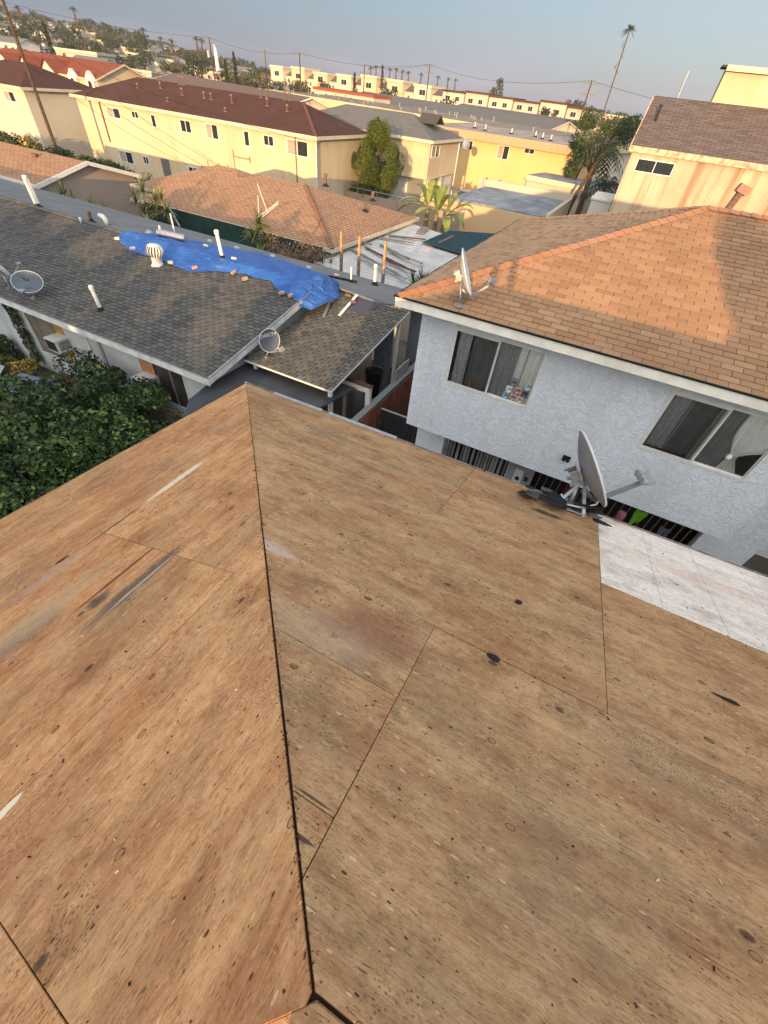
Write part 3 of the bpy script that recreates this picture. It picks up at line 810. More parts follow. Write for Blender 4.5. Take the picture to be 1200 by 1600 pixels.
def flat_window(parent, p0, u, n, a, c, w, h, frame, split=True, pane=None, t=0.05, fw=0.06, curtain=None):
    """a window of a mid-distance wall: proud frame and a pane behind it"""
    p0, u, n = Vector(p0), Vector(u).normalized(), Vector(n).normalized()
    mb = MB(); ringf(mb, p0, u, n, a, a + w, c, c + h, fw, t, t / 2)
    if split:
        Z = Vector((0, 0, 1)); Mx = Matrix((u, n, Z)).transposed()
        mb.box(Vector((p0.x, p0.y, 0)) + u * (a + w / 2) + n * t / 2 + Z * (c + h / 2), (fw * 0.8, t * 0.9, h - 2 * fw), Mx)
    fr = part('window', mb, frame, parent)
    Z = Vector((0, 0, 1)); Mx = Matrix((u, n, Z)).transposed()
    mb = MB()
    if curtain and split:
        mb.box(Vector((p0.x, p0.y, 0)) + u * (a + w * 0.27) + n * 0.008 + Z * (c + h / 2), (w * 0.46 - fw, 0.01, h - 2 * fw), Mx, mi=1)
        mb.box(Vector((p0.x, p0.y, 0)) + u * (a + w * 0.73) + n * 0.008 + Z * (c + h / 2), (w * 0.46 - fw, 0.01, h - 2 * fw), Mx)
        part('pane', mb, [pane or M['glass_dark'], curtain], fr)
    else:
        mb.box(Vector((p0.x, p0.y, 0)) + u * (a + w / 2) + n * 0.008 + Z * (c + h / 2), (w - 2 * fw, 0.01, h - 2 * fw), Mx)
        part('pane', mb, pane or M['glass_dark'], fr)
    return fr

def curtain_mb(p0, u, n, a0, a1, z0, z1, folds, amp, pinch=None):
    """hanging cloth with vertical folds; pinch=(z, x) gathers it"""
    p0, u, n = Vector(p0), Vector(u).normalized(), Vector(n)
    mb = MB(); N, K = folds * 6, 14; V = []
    for k in range(K + 1):
        z = z0 + (z1 - z0) * k / K
        for i in range(N + 1):
            s_ = i / N; a = a0 + (a1 - a0) * s_
            if pinch:
                q = math.exp(-((z - pinch[0]) / 0.28) ** 2) * 0.86 if z > pinch[0] else 0.86 - 0.25 * (pinch[0] - z) / max(0.01, pinch[0] - z0)
                a = a + (pinch[1] - a) * q
            V.append(Vector((p0.x, p0.y, z)) + u * a + n * (math.sin(s_ * folds * 2 * math.pi + 0.4 * math.sin(z * 3)) * amp * (0.7 + 0.3 * math.sin(i * 1.3))))
    F = [(k * (N + 1) + i, k * (N + 1) + i + 1, (k + 1) * (N + 1) + i + 1, (k + 1) * (N + 1) + i) for k in range(K) for i in range(N)]
    mb.quads(V, F); return mb

M['white_cloth'] = simple('white_net_curtain', (0.93, 0.93, 0.90), 0.9, var=0.05, scale=20)
M['grey_cloth'] = simple('grey_sheer_curtain', (0.36, 0.36, 0.37), 0.9, var=0.15, scale=20)
M['alu'] = simple('white_aluminium_frame', (0.86, 0.85, 0.80), 0.4, 0.2, var=0.06)

# ================================================================== pale blue house
bh = thing('blue_stucco_house', 'two storey pale blue stucco house with an orange brown shingle hip roof', 'house', (4, 12, 0))
mb = MB()
wall_holes(mb, (-3.14, 8.3), (1, 0, 0), 7.26, 2.66, 5.5, [(0.76, 2.61, 4.04, 5.24), (4.85, 6.70, 4.03, 5.23)], (0, -1, 0), 0.10)
wall_holes(mb, (4.12, 8.3), (0, 1, 0), 0.9, 2.66, 5.5, [], (1, 0, 0))
wall_holes(mb, (-3.14, 8.3), (0, 1, 0), 8.6, 2.66, 5.5, [], (-1, 0, 0))
mb.face([(-3.14, 8.3, 2.66), (4.12, 8.3, 2.66), (4.12, 9.2, 2.66), (-3.14, 9.2, 2.66)])
wall_holes(mb, (-3.12, 9.2), (1, 0, 0), 8.3, 0, 2.66, [(0.80, 2.62, 0.15, 2.35), (3.30, 7.22, 0.15, 2.38)], (0, -1, 0), 0.14)
wall_holes(mb, (4.12, 9.2), (1, 0, 0), 1.06, 2.66, 5.5, [], (0, -1, 0))
wall_holes(mb, (-3.12, 9.2), (0, 1, 0), 7.7, 0, 2.66, [], (-1, 0, 0)); wall_holes(mb, (5.18, 9.2), (0, 1, 0), 7.7, 0, 5.5, [], (1, 0, 0))
mb.face([(-3.12, 16.9, 0), (5.18, 16.9, 0), (5.18, 16.9, 5.5), (-3.14, 16.9, 5.5)])
mb.face([(-3.1, 9.3, 2.6), (5.1, 9.3, 2.6), (5.1, 16.8, 2.6), (-3.1, 16.8, 2.6)])
part('wall', mb, M['blue_stucco'], bh)
# rear of the house goes on to the east beyond the frame
mb = MB(); wall_holes(mb, (5.18, 12.0), (1, 0, 0), 7.6, 0, 5.5, [], (0, -1, 0)); wall_holes(mb, (12.78, 12.0), (0, 1, 0), 4.9, 0, 5.5, [], (1, 0, 0))
part('wall', mb, M['blue_stucco'], bh)
ZE, SB = 5.70, 0.343
A, B, Cc = Vector((-3.53, 7.75, ZE)), Vector((1.17, 12.45, ZE + 4.70 * SB)), Vector((-3.53, 17.15, ZE))
D, E, F = Vector((13.5, 7.75, ZE)), Vector((8.8, 12.45, B.z)), Vector((13.5, 17.15, ZE))
mb = MB()
mb.face([A, D, E, B]); mb.face([A, B, Cc]); mb.face([Cc, B, E, F]); mb.face([D, F, E])
mb.face([(-3.53, 7.75, 5.54), (-3.53, 17.15, 5.54), (13.5, 17.15, 5.54), (13.5, 7.75, 5.54)])
rf = part('roof', mb, M['felt'], bh)
M['tab_orange'] = tab_mat('tan_orange_shingle', [(0.27, 0.145, 0.078), (0.33, 0.185, 0.10), (0.38, 0.215, 0.118), (0.43, 0.26, 0.15)], (0.20, 0.125, 0.08), 0.35)
M['tab_brown'] = tab_mat('sun_warmed_tan_shingle', [(0.33, 0.175, 0.095), (0.45, 0.25, 0.135), (0.50, 0.31, 0.18), (0.38, 0.25, 0.155)], (0.26, 0.18, 0.11), 0.35)  # west slope colour warmed to make up for sun that barely grazes it
M['tab_cap'] = tab_mat('sun_tinted_cap_shingle', [(0.36, 0.155, 0.075), (0.42, 0.20, 0.10), (0.34, 0.17, 0.10)])  # caps coloured more orange, painting in the sun they catch
shingle_tabs('shingles', [A, D, E, B], (1, 0, 0), rf, M['tab_orange'], 0.135, 0.32, 11)
shingle_tabs('shingles', [A, B, Cc], (0, 1, 0), rf, M['tab_brown'], 0.135, 0.32, 12)
ridge_caps('ridge_caps', A + Vector((0.03, 0.03, 0.01)), B, rf, M['tab_cap'], 0.15, step=0.2)
ridge_caps('ridge_caps', B, E, rf, M['tab_cap'], 0.15, step=0.2)
ridge_caps('ridge_caps', Cc, B, rf, M['tab_brown'], 0.13, step=0.25)
mb = MB()
mb.bx(-3.53, 13.5, 7.75, 7.79, 5.52, 5.685); mb.bx(-3.53, -3.49, 7.79, 17.15, 5.52, 5.685)
part('fascia', mb, simple('warm_white_fascia', (0.93, 0.88, 0.76), 0.6, var=0.1, scale=3), bh)
mb = MB(); mb.bx(-3.56, 13.5, 7.72, 7.76, 5.686, 5.716); mb.bx(-3.56, -3.52, 7.76, 17.15, 5.686, 5.716)
part('drip_edge', mb, M['black'], bh)

def slider(x0, x1, z0, z1, lab):
    y = 8.3; mb = MB()
    ringf(mb, (0, y), (1, 0, 0), (0, -1, 0), x0 - 0.012, x1 + 0.012, z0 - 0.012, z1 + 0.012, 0.035, 0.05, -0.012)
    w = part('window', mb, M['alu'], bh, label=lab)
    xm = (x0 + x1) / 2
    mb = MB(); ringf(mb, (0, y), (1, 0, 0), (0, -1, 0), x0 + 0.015, xm + 0.03, z0 + 0.02, z1 - 0.02, 0.035, 0.02, 0.006)
    part('sash', mb, M['alu'], w)
    mb = MB(); ringf(mb, (0, y), (1, 0, 0), (0, -1, 0), xm - 0.02, x1 - 0.015, z0 + 0.02, z1 - 0.02, 0.025, 0.02, -0.05)
    part('sash', mb, M['alu'], w)
    mb = MB(); mb.bx(x0 + 0.04, xm, y - 0.002, y + 0.003, z0 + 0.05, z1 - 0.05); mb.bx(xm, x1 - 0.03, y + 0.055, y + 0.06, z0 + 0.04, z1 - 0.04)
    part('pane', mb, M['pane'], w)
    return w
w1 = slider(-2.38, -0.53, 4.04, 5.24, 'west window with a dark left sash and a white curtain and pictures on its right')
w2 = slider(1.71, 3.56, 4.03, 5.23, 'east window with a knotted white curtain')
part('curtain', curtain_mb((0, 8.385), (1, 0, 0), (0, -1, 0), -1.02, -0.56, 4.05, 5.25, 5, 0.025), M['white_cloth'], w1)
part('curtain', curtain_mb((0, 8.40), (1, 0, 0), (0, -1, 0), -1.50, -0.80, 4.05, 5.25, 7, 0.02), M['grey_cloth'], w1)
part('curtain', curtain_mb((0, 8.395), (1, 0, 0), (0, -1, 0), -2.28, -2.02, 4.05, 5.25, 3, 0.02), simple('patterned_net', (0.5, 0.5, 0.52), 0.9, var=0.35, scale=30), w1)
part('curtain', curtain_mb((0, 8.46), (1, 0, 0), (0, -1, 0), -2.0, -1.5, 4.05, 5.25, 3, 0.02), simple('dark_sheer', (0.13, 0.13, 0.135), 0.9), w1)
part('curtain', curtain_mb((0, 8.385), (1, 0, 0), (0, -1, 0), 2.95, 3.85, 4.05, 5.25, 6, 0.03, (4.35, 3.13)), M['white_cloth'], w2)
part('curtain', curtain_mb((0, 8.46), (1, 0, 0), (0, -1, 0), 1.72, 2.15, 4.05, 5.25, 4, 0.02), M['grey_cloth'], w2)
part('curtain', curtain_mb((0, 8.41), (1, 0, 0), (0, -1, 0), 2.55, 3.1, 4.05, 5.25, 5, 0.02), simple('mid_sheer', (0.24, 0.24, 0.25), 0.9), w2)
part('curtain', curtain_mb((0, 8.48), (1, 0, 0), (0, -1, 0), 2.1, 2.7, 4.05, 5.25, 4, 0.02), simple('dark_sheer', (0.11, 0.11, 0.115), 0.9), w2)
# knot in the curtain
mb = MB(); mb.lathe((3.13, 8.40, 4.35), [(0.0, -0.07), (0.05, -0.05), (0.065, 0), (0.045, 0.06), (0, 0.08)], 10)
part('curtain_knot', mb, M['white_cloth'], w2, True)
# pictures taped to the lower right of the west window: generic prints
cols = [(0.10, 0.13, 0.15), (0.45, 0.47, 0.50), (0.16, 0.28, 0.35), (0.32, 0.17, 0.15), (0.26, 0.18, 0.17), (0.05, 0.05, 0.07), (0.42, 0.30, 0.24), (0.30, 0.36, 0.38), (0.20, 0.06, 0.07)]
k = 0
for (x, z, w_, h_) in [(-1.03, 4.42, 0.15, 0.17), (-1.07, 4.25, 0.13, 0.15), (-1.10, 4.10, 0.12, 0.13), (-0.90, 4.28, 0.16, 0.17), (-0.95, 4.11, 0.15, 0.15),
                       (-0.74, 4.26, 0.14, 0.15), (-0.80, 4.10, 0.15, 0.14), (-0.72, 4.42, 0.14, 0.13)]:
    mb = MB(); mb.bx(x, x + w_, 8.340, 8.3425, z - 0.02, z + h_ - 0.02)
    t = NT('picture_print', 0.4, 0.4); q = t.noise(t.coord('Object'), 22, 3, 0.5)
    c = cols[k]; t.color(t.ramp(q, [(0.35, tuple(v * 0.4 for v in c)), (0.5, c), (0.62, tuple(min(1, v * 2.2 + 0.1) for v in c))]))
    solo('picture', mb, t.m, ['dark teal picture print, topmost on the left of the taped group in the window', 'pale grey picture print under the dark teal one', 'small blue picture print low at the left of the taped group',
                              'reddish picture print in the middle of the taped group', 'brown picture print at the bottom middle of the taped group', 'near black picture print right of the reddish one',
                              'tan picture print at the bottom right corner of the window', 'grey green picture print, topmost on the right of the taped group'][k], 'picture',
         'picture prints taped inside the west window', origin=(x, 8.342, z)); k += 1
# things on the sill
mb = MB(); mb.lathe((-1.86, 8.42, 4.05), [(0.045, 0), (0.05, 0.02), (0.045, 0.13), (0.03, 0.17), (0.0, 0.18)], 12)
solo('jar', mb, simple('amber_glass', (0.35, 0.15, 0.03), 0.2), 'amber jar standing on the sill behind the left sash', 'jar', smooth=True, origin=(-1.86, 8.42, 4.05))
mb = MB(); mb.lathe((-1.30, 8.42, 4.05), [(0.03, 0), (0.035, 0.1), (0.012, 0.15), (0.012, 0.2), (0, 0.2)], 10)
solo('bottle', mb, simple('pale_bottle', (0.5, 0.48, 0.4), 0.25), 'pale bottle on the sill in the middle of the window', 'bottle', smooth=True, origin=(-1.3, 8.42, 4.05))
# small wall light fitting
wl_ = thing('wall_lamp', 'small black lamp fitting on the blue wall between the two windows', 'wall lamp', (0.63, 8.28, 3.26))
mb = MB(); mb.box((0.63, 8.28, 3.26), (0.16, 0.04, 0.09)); part('backplate', mb, M['black'], wl_)
mb = MB()
for dx in (-0.045, 0.045): mb.lathe((0.63 + dx, 8.26, 3.26), [(0.015, 0), (0.035, 0.03), (0.038, 0.07), (0.0, 0.075)], 10, (0, -1, -0.3))
part('lamp_head', mb, M['black'], wl_)
# porch under the overhang
def pickets(x0, x1, y, z0, z1, step, w, mat, name, label, cat):
    t = thing(name, label, cat, ((x0 + x1) / 2, y, 0))
    mb = MB(); mb.bx(x0, x1, y - 0.02, y + 0.02, z1 - 0.04, z1); part('rail', mb, mat, t)
    mb = MB(); mb.bx(x0, x1, y - 0.02, y + 0.02, z0, z0 + 0.04); part('rail', mb, mat, t)
    mb = MB(); x = x0 + step / 2
    while x < x1:
        mb.bx(x - w / 2, x + w / 2, y - 0.012, y + 0.012, z0 + 0.04, z1 - 0.04); x += step
    part('bars', mb, mat, t)
pickets(0.25, 4.05, 9.05, 0.1, 2.25, 0.165, 0.022, simple('brown_iron', (0.16, 0.12, 0.09), 0.6), 'security_grille', 'long brown barred grille under the overhang of the blue house', 'grille')
t_ = thing('porch_blind', 'vertical slat blind in the lower window under the blue overhang', 'blind', (-1.45, 9.22, 0))
mb = MB(); mb.bx(-2.3, -0.52, 9.2, 9.25, 2.28, 2.34); part('head_rail', mb, M['galv'], t_)
mb = MB()
rr = random.Random(9); x = -2.28
while x < -0.55:
    mb.box((x, 9.26 + rr.uniform(-0.01, 0.01), 1.22), (0.075, 0.004, 2.1), (0, 0, rr.uniform(0.2, 1.0))); x += rr.choice([0.085, 0.085, 0.13])
part('slats', mb, simple('grey_slat', (0.30, 0.31, 0.31), 0.6, var=0.3, scale=2), t_)
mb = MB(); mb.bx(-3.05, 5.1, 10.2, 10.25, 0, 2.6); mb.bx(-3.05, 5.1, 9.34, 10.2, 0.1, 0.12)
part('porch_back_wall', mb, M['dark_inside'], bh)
t_ = thing('meter_panel', 'grey electric meter cabinet with a white meter on the lower blue wall', 'meter cabinet', (-0.12, 9.15, 1.2))
mb = MB(); mb.bx(-0.48, 0.17, 9.10, 9.20, 1.2, 2.15); part('cabinet', mb, simple('cabinet_grey', (0.27, 0.28, 0.29), 0.5), t_)
mb = MB(); mb.bx(-0.28, -0.06, 9.06, 9.10, 1.55, 1.98); part('meter', mb, M['dish_white'], t_)
mb = MB(); mb.lathe((-0.17, 9.06, 1.72), [(0.055, 0), (0.06, 0.02), (0.03, 0.03), (0.0, 0.03)], 14, (0, -1, 0)); part('dial', mb, M['black'], t_)
mb = MB(); mb.bx(0.0, 0.09, 9.07, 9.10, 1.7, 1.82); part('socket', mb, M['black'], t_)
t_ = thing('kettle_grill', 'round black kettle grill standing under the blue overhang beside the meter cabinet', 'grill', (0.62, 8.75, 0))
mb = MB(); mb.lathe((0.62, 8.75, 1.15), [(0, 0.0), (0.18, 0.04), (0.26, 0.16), (0.27, 0.24)], 20); part('bowl', mb, M['black'], t_, True)
mb = MB(); mb.lathe((0.62, 8.75, 1.40), [(0.28, 0), (0.26, 0.1), (0.16, 0.2), (0, 0.23)], 20); part('lid', mb, simple('grill_lid', (0.03, 0.032, 0.04), 0.3), t_, True)
for a in (0.5, 2.6, 4.7):
    mb = MB(); mb.tube([(0.62 + 0.15 * math.cos(a), 8.75 + 0.15 * math.sin(a), 1.2), (0.62 + 0.3 * math.cos(a), 8.75 + 0.3 * math.sin(a), 0)], 0.012, 6); part('leg', mb, M['galv'], t_)
def cloth_drop(x, y, z, w, h, mat, name, label, cat, lean=0.0):
    mb = MB(); N, K = 10, 10; V = []
    for k in range(K + 1):
        for i in range(N + 1):
            s_, q = i / N, k / K
            ww = w * (1 - 0.45 * q * abs(math.sin(3 * q + x)))
            V.append((x + (s_ - 0.5) * ww + lean * q, y + 0.03 * math.sin(s_ * 9 + q * 4), z - h * q * (0.75 + 0.25 * math.sin(s_ * 4 + 1)) ))
    mb.quads(V, [(k * (N + 1) + i, k * (N + 1) + i + 1, (k + 1) * (N + 1) + i + 1, (k + 1) * (N + 1) + i) for k in range(K) for i in range(N)])
    return solo(name, mb, mat, label, cat, origin=(x, y, z))
cloth_drop(2.72, 8.98, 2.16, 0.26, 0.55, simple('lime_cloth', (0.20, 0.55, 0.02), 0.8), 'green_shirt', 'bright lime green shirt hanging on the barred grille', 'shirt', 0.0)
cloth_drop(1.1, 8.98, 2.1, 0.28, 0.6, simple('dark_red_cloth', (0.16, 0.02, 0.02), 0.8), 'red_cloth', 'dark red cloth hanging on the grille behind the big satellite dish', 'cloth')
cloth_drop(3.35, 8.98, 1.95, 0.25, 0.4, simple('dusty_violet_cloth', (0.13, 0.12, 0.17), 0.8), 'violet_cloth', 'dusty violet cloth on the grille near its east end', 'cloth')

# ================================================================== satellite dishes
M['lnb'] = simple('receiver_grey', (0.30, 0.305, 0.31), 0.5, var=0.1)
M['arm_grey'] = simple('arm_grey', (0.20, 0.21, 0.215), 0.5, var=0.1)
def satellite_dish(label, foot, top, facing, w, h, arm=0.6, el=18, tilt=0, text=None, logo=False, color='dish_grey', lnb_up=0.0, armdrop=0.0, bend=None):
    foot, top = Vector(foot), Vector(top)
    t = thing('satellite_dish', label, 'satellite dish', foot)
    f = Vector((facing[0], facing[1], 0)).normalized()
    n = (f * math.cos(R(el)) + Vector((0, 0, 1)) * math.sin(R(el))).normalized()
    sx = Vector((0, 0, 1)).cross(n).normalized(); sy = n.cross(sx).normalized()
    if tilt:
        q = Matrix.Rotation(R(tilt), 3, n); sx, sy = q @ sx, q @ sy
    c = top + n * 0.10 + sy * h * 0.08
    mb = MB(); NR, NA = 7, 36; dep = 0.11 * max(w, h); V = []
    for th in (0.0, -0.012):
        for k in range(NR + 1):
            r = k / NR
            for j in range(NA):
                a = 2 * math.pi * j / NA
                V.append(c + sx * (math.cos(a) * r * w / 2) + sy * (math.sin(a) * r * h / 2) + n * (dep * (r * r - 1) + 0.02 + th))
    Fq = []
    for L in (0, 1):
        b0 = L * (NR + 1) * NA
        for k in range(NR):
            for j in range(NA):
                q = (b0 + k * NA + j, b0 + k * NA + (j + 1) % NA, b0 + (k + 1) * NA + (j + 1) % NA, b0 + (k + 1) * NA + j)
                Fq.append(q if L == 0 else q[::-1])
    mb.quads(V, Fq); re = part('reflector', mb, M[color], t, True)
    mb = MB(); rim = [c + sx * (math.cos(2 * math.pi * j / NA) * w / 2) + sy * (math.sin(2 * math.pi * j / NA) * h / 2) + n * 0.016 for j in range(NA + 1)]
    mb.tube(rim, 0.011, 6, cap=False); part('rim', mb, M['dish_white'], re, True)
    # mast, foot and bracket
    mb = MB(); path = [foot, foot + (top - foot) * 0.25 + Vector((0, 0, 0.05)), top]
    if bend: path = [foot, Vector(bend), top]
    mb.tube(path, 0.021, 10); part('mast', mb, M['galv'], t, True)
    mb = MB(); mb.lathe(foot - Vector((0, 0, 0.01)), [(0.0, 0), (0.10, 0.0), (0.10, 0.012), (0.035, 0.02), (0.03, 0.07)], 10)
    part('foot', mb, M['galv'], t)
    back = c - n * (dep - 0.005)
    Mx = Matrix((sx, sy, n)).transposed()
    mb = MB(); mb.box(back - n * 0.02, (w * 0.2, h * 0.24, 0.02), Mx); mb.box(back - n * 0.06 + sx * 0.035, (0.008, h * 0.2, 0.08), Mx); mb.box(back - n * 0.06 - sx * 0.035, (0.008, h * 0.2, 0.08), Mx)
    for q_ in (-1, 1): mb.beam(back - n * 0.02 + sx * w * 0.09 * q_ - sy * h * 0.1, back + sx * w * 0.2 * q_ - sy * h * 0.26 + n * 0.02, 0.02, 0.012)
    mb.tube([top - Vector((0, 0, 0.02)), top + Vector((0, 0, 0.05)), back - n * 0.05], 0.026, 8)
    for i in range(4): mb.box(back - n * 0.11 + sx * (0.05 * (i % 2 * 2 - 1)) + sy * (0.06 * (i // 2 * 2 - 1)), (0.03, 0.03, 0.03), Mx)
    part('bracket', mb, M['galv'], t)
    lo = c - sy * h * 0.5
    hd = lo + n * arm + sy * (0.10 + lnb_up) - Vector((0, 0, armdrop))
    mb = MB(); mb.beam(back - sy * h * 0.3 - n * 0.03, lo - sy * 0.02 - n * 0.02, 0.035, 0.03); mb.beam(lo - sy * 0.02 - n * 0.03, hd, 0.04, 0.03, up=sy)
    part('arm', mb, M['galv'] if color != 'dish_mid' else M['arm_grey'], t)
    mb = MB()
    for s_ in (-1, 0, 1): mb.lathe(hd + sx * 0.055 * s_ + sy * 0.05, [(0.0, -0.02), (0.028, 0.0), (0.034, 0.05), (0.0, 0.055)], 10, (c - hd))
    mb.box(hd + sy * 0.03 + n * 0.035, (0.15, 0.05, 0.06), Mx); mb.box(hd + sy * 0.0 + n * 0.01, (0.05, 0.06, 0.05), Mx)
    part('receiver', mb, M['lnb'], t, False)
    if text:
        cu = bpy.data.curves.new('logo_text', 'FONT'); cu.body = text; cu.size = w * 0.20; cu.align_x = 'CENTER'; cu.extrude = 0.001
        to = bpy.data.objects.new('logo_text_src', cu); link(to)
        bpy.context.view_layer.update()
        me = bpy.data.meshes.new_from_object(to.evaluated_get(bpy.context.evaluated_depsgraph_get()))
        bpy.data.objects.remove(to)
        me.materials.clear(); me.materials.append(simple('lettering_white', (0.9, 0.9, 0.9), 0.5, var=0.01))
        for v in me.vertices:      # wrap the letters on the bowl
            x, y = v.co.x, v.co.y + h * 0.16
            r2 = (2 * x / w) ** 2 + (2 * y / h) ** 2
            p = c + sx * x + sy * y + n * (dep * (r2 - 1) + 0.024 + v.co.z) - foot
            v.co = p
        ob = bpy.data.objects.new('lettering', me); link(ob, re)
    if logo:
        mb = MB()
        def sp(x, y): r2 = (2 * x / w) ** 2 + (2 * y / h) ** 2; return c + sx * x + sy * y + n * (dep * (r2 - 1) + 0.026)
        for tri in [[(-0.20, 0.26), (-0.09, 0.08), (-0.06, 0.10), (-0.07, 0.19)], [(-0.09, 0.08), (0.06, 0.10), (0.02, 0.20), (-0.06, 0.10)]]:
            mb.face([sp(x * w, y * h) for x, y in tri])
        em = simple('dark_emblem', (0.03, 0.035, 0.05), 0.5)
        part('emblem', mb, em, re)
        mb = MB(); mb.face([sp(x * w, y * h) for x, y in [(-0.12, -0.27), (0.12, -0.25), (0.12, -0.23), (-0.12, -0.25)]])
        part('lettering', mb, em, re)
    return t
FC = (0.88, 0.47)
satellite_dish('satellite dish with pale lettering on the lower grey roof beside the long roof', (-8.0, 8.95, 2.66), (-8.02, 9.12, 3.05), (0.90, -0.28), 0.66, 0.62, 0.55, el=14, text='DIRECTV', bend=(-8.05, 9.15, 2.8))
satellite_dish('grey satellite dish with a dark emblem above the eave of the long grey roof', (-15.95, 7.5, 2.80), (-15.98, 7.55, 3.15), (0.55, -0.62), 0.86, 0.64, 0.62, el=38, logo=True, armdrop=0.3)
satellite_dish('pale satellite dish partly cut off at the left edge of the photo', (-17.25, 7.55, 2.8), (-17.3, 7.55, 3.2), (0.1, 1.0), 0.6, 0.55, 0.5, el=25, color='dish_white')
satellite_dish('edge-on satellite dish near the eave of the orange brown roof', (-2.30, 7.92, 5.77), (-2.40, 8.02, 6.18), (0.95, 0.30), 0.62, 0.78, 0.40, el=24, color='dish_white')
bigd = satellite_dish('large grey satellite dish at the edge of the plywood roof above torn shingles', (0.47, 3.40, 5.88), (0.46, 3.52, 6.12), (0.90, 0.44), 0.62, 0.80, 0.46, el=33, armdrop=0.08, color='dish_mid')
mb = MB(); mb.tube([(0.36, 3.38, 5.98), (0.45, 3.33, 5.93), (0.58, 3.36, 5.93), (0.68, 3.42, 5.98), (0.70, 3.5, 6.08)], 0.009, 7)
part('white_cable', mb, M['dish_white'], bigd, True)
mb = MB(); mb.beam((0.35, 3.30, 5.88), (0.50, 3.52, 6.12), 0.03, 0.02); mb.beam((0.62, 3.30, 5.88), (0.50, 3.52, 6.12), 0.03, 0.02); mb.box((0.47, 3.37, 5.88), (0.34, 0.16, 0.012), (R(-18), 0, 0))
part('foot_strut', mb, M['galv'], bigd)
# torn shingles heaped beneath the big dish
rr = random.Random(21)
for i in range(16):
    cx, cy = rr.uniform(0.06, 0.74), rr.uniform(3.14, 3.46)
    s_ = rr.uniform(0.06, 0.15); mb = MB(); rot = rr.uniform(0, 3)
    z0_ = zr(cy) + 0.02 + i * 0.006
    pts = [(cx + math.cos(rot + q * 1.05) * s_ * rr.uniform(0.6, 1.3), cy + math.sin(rot + q * 1.05) * s_ * rr.uniform(0.35, 0.8)) for q in range(6)]
    mb.slab([(x, y, z0_ + (cy - y) / 3 + rr.uniform(0, 0.02)) for x, y in pts], 0.006, (0, 0.3, 0.95))
    solo('torn_shingle', mb, M['felt'] if i % 3 else simple('grey_granules', (0.09, 0.09, 0.095), 0.95, scale=40), 'piece of torn dark shingle in the heap under the large satellite dish', 'torn shingle', 'torn shingles heaped under the large dish', origin=(cx, cy, z0_))
mb = MB(); mb.lathe((0.93, 3.50, 5.86), [(0.0, 0), (0.035, 0.005), (0.04, 0.06), (0.03, 0.08), (0, 0.085)], 10)
solo('plastic_bung', mb, simple('dull_red_plastic', (0.14, 0.03, 0.05), 0.5), 'dull red plastic cap at the roof edge, right of the large dish', 'bung', origin=(0.93, 3.5, 5.86), smooth=True)
# ================================================================== long grey roofed house
M['grey_wall'] = stucco('whitewashed_grey_stucco', (0.60, 0.62, 0.63), (0.30, 0.30, 0.27), 0.45, 0.4, streak=0.35)
def zg(y): return 2.70 + 0.2 * (y - 7.07) if y <= 12.0 else 3.686 - 0.165 * (y - 12.0)
gh = thing('long_grey_house', 'long low house with a grey shingle roof and whitewashed walls', 'house', (-17, 11, 0))
mb = MB()
wall_holes(mb, (-30, 7.45), (1, 0, 0), 21.25, 0, 2.72, [(12.95, 14.95, 0.75, 2.3), (18.32, 20.08, 0.9, 2.3)], (0, -1, 0), 0.08)
mb.face([(-8.75, 7.45, 0), (-8.75, 16, 0), (-8.75, 16, 2.9), (-8.75, 12, 3.6), (-8.75, 7.45, 2.72)])
mb.face([(-8.75, 16, 0), (-30, 16, 0), (-30, 16, 2.95), (-8.75, 16, 2.95)]); mb.face([(-30, 7.45, 0), (-30, 16, 0), (-30, 16, 2.95), (-30, 12, 3.6), (-30, 7.45, 2.7)])
part('wall', mb, M['grey_wall'], gh)
mb = MB(); mb.bx(-13.2, -8.6, 7.2, 7.44, 0, 0.75); mb.bx(-13.4, -13.28, 7.40, 7.446, 0.4, 2.6)
part('plinth', mb, M['concrete'], gh)
M['tab_grey'] = tab_mat('grey_brown_shingle', [(0.075, 0.078, 0.076), (0.12, 0.114, 0.106), (0.17, 0.155, 0.14), (0.112, 0.108, 0.102)], (0.065, 0.068, 0.065), 0.3)
M['rolled'] = (lambda t: (t.color(t.mix(t.ramp(t.noise(t.coord('Object'), 0.6, 5, 0.6), [(0.35, 0.0), (0.7, 1.0)]), (0.155, 0.165, 0.17), (0.22, 0.215, 0.205))), t.bump(t.noise(t.coord('Object'), 50, 4, 0.7), 0.3, 0.006), t.m)[2])(NT('rolled_grey_roofing', 0.9, 0.15))
mb = MB()
def under(y): return zg(y)
mb.slab([(-30.3, 7.07, 2.69), (-8.36, 7.07, 2.69), (-8.36, 12, 3.676), (-30.3, 12, 3.676)], 0.06)
rf = part('roof', mb, M['felt'], gh)
shingle_tabs('shingles', [(-30.3, 7.05, 2.70), (-8.34, 7.05, 2.70), (-8.34, 12, 3.69), (-30.3, 12, 3.69)], (1, 0, 0), rf, M['tab_grey'], 0.145, 0.26, 21, g=0.012, lift=0.02)
mb = MB()
mb.slab([(-36, 12.0, 3.686), (-8.36, 12.0, 3.686), (-8.36, 16.1, 3.01), (-36, 16.1, 3.01)], 0.06)
mb.slab([(-8.355, 13.25, 3.478), (-6.55, 13.25, 3.36), (-5.3, 14.2, 3.28), (-5.3, 16.1, 3.0), (-8.355, 16.1, 3.01)], 0.06)
for x in np.arange(-35, -6, 2.4):
    pass
for y in (13.1, 14.2, 15.3): mb.beam((-36, y, zg(y) + 0.004), (-8.5, y, zg(y) + 0.004), 0.05, 0.006)
part('rolled_roofing', mb, M['rolled'], gh)
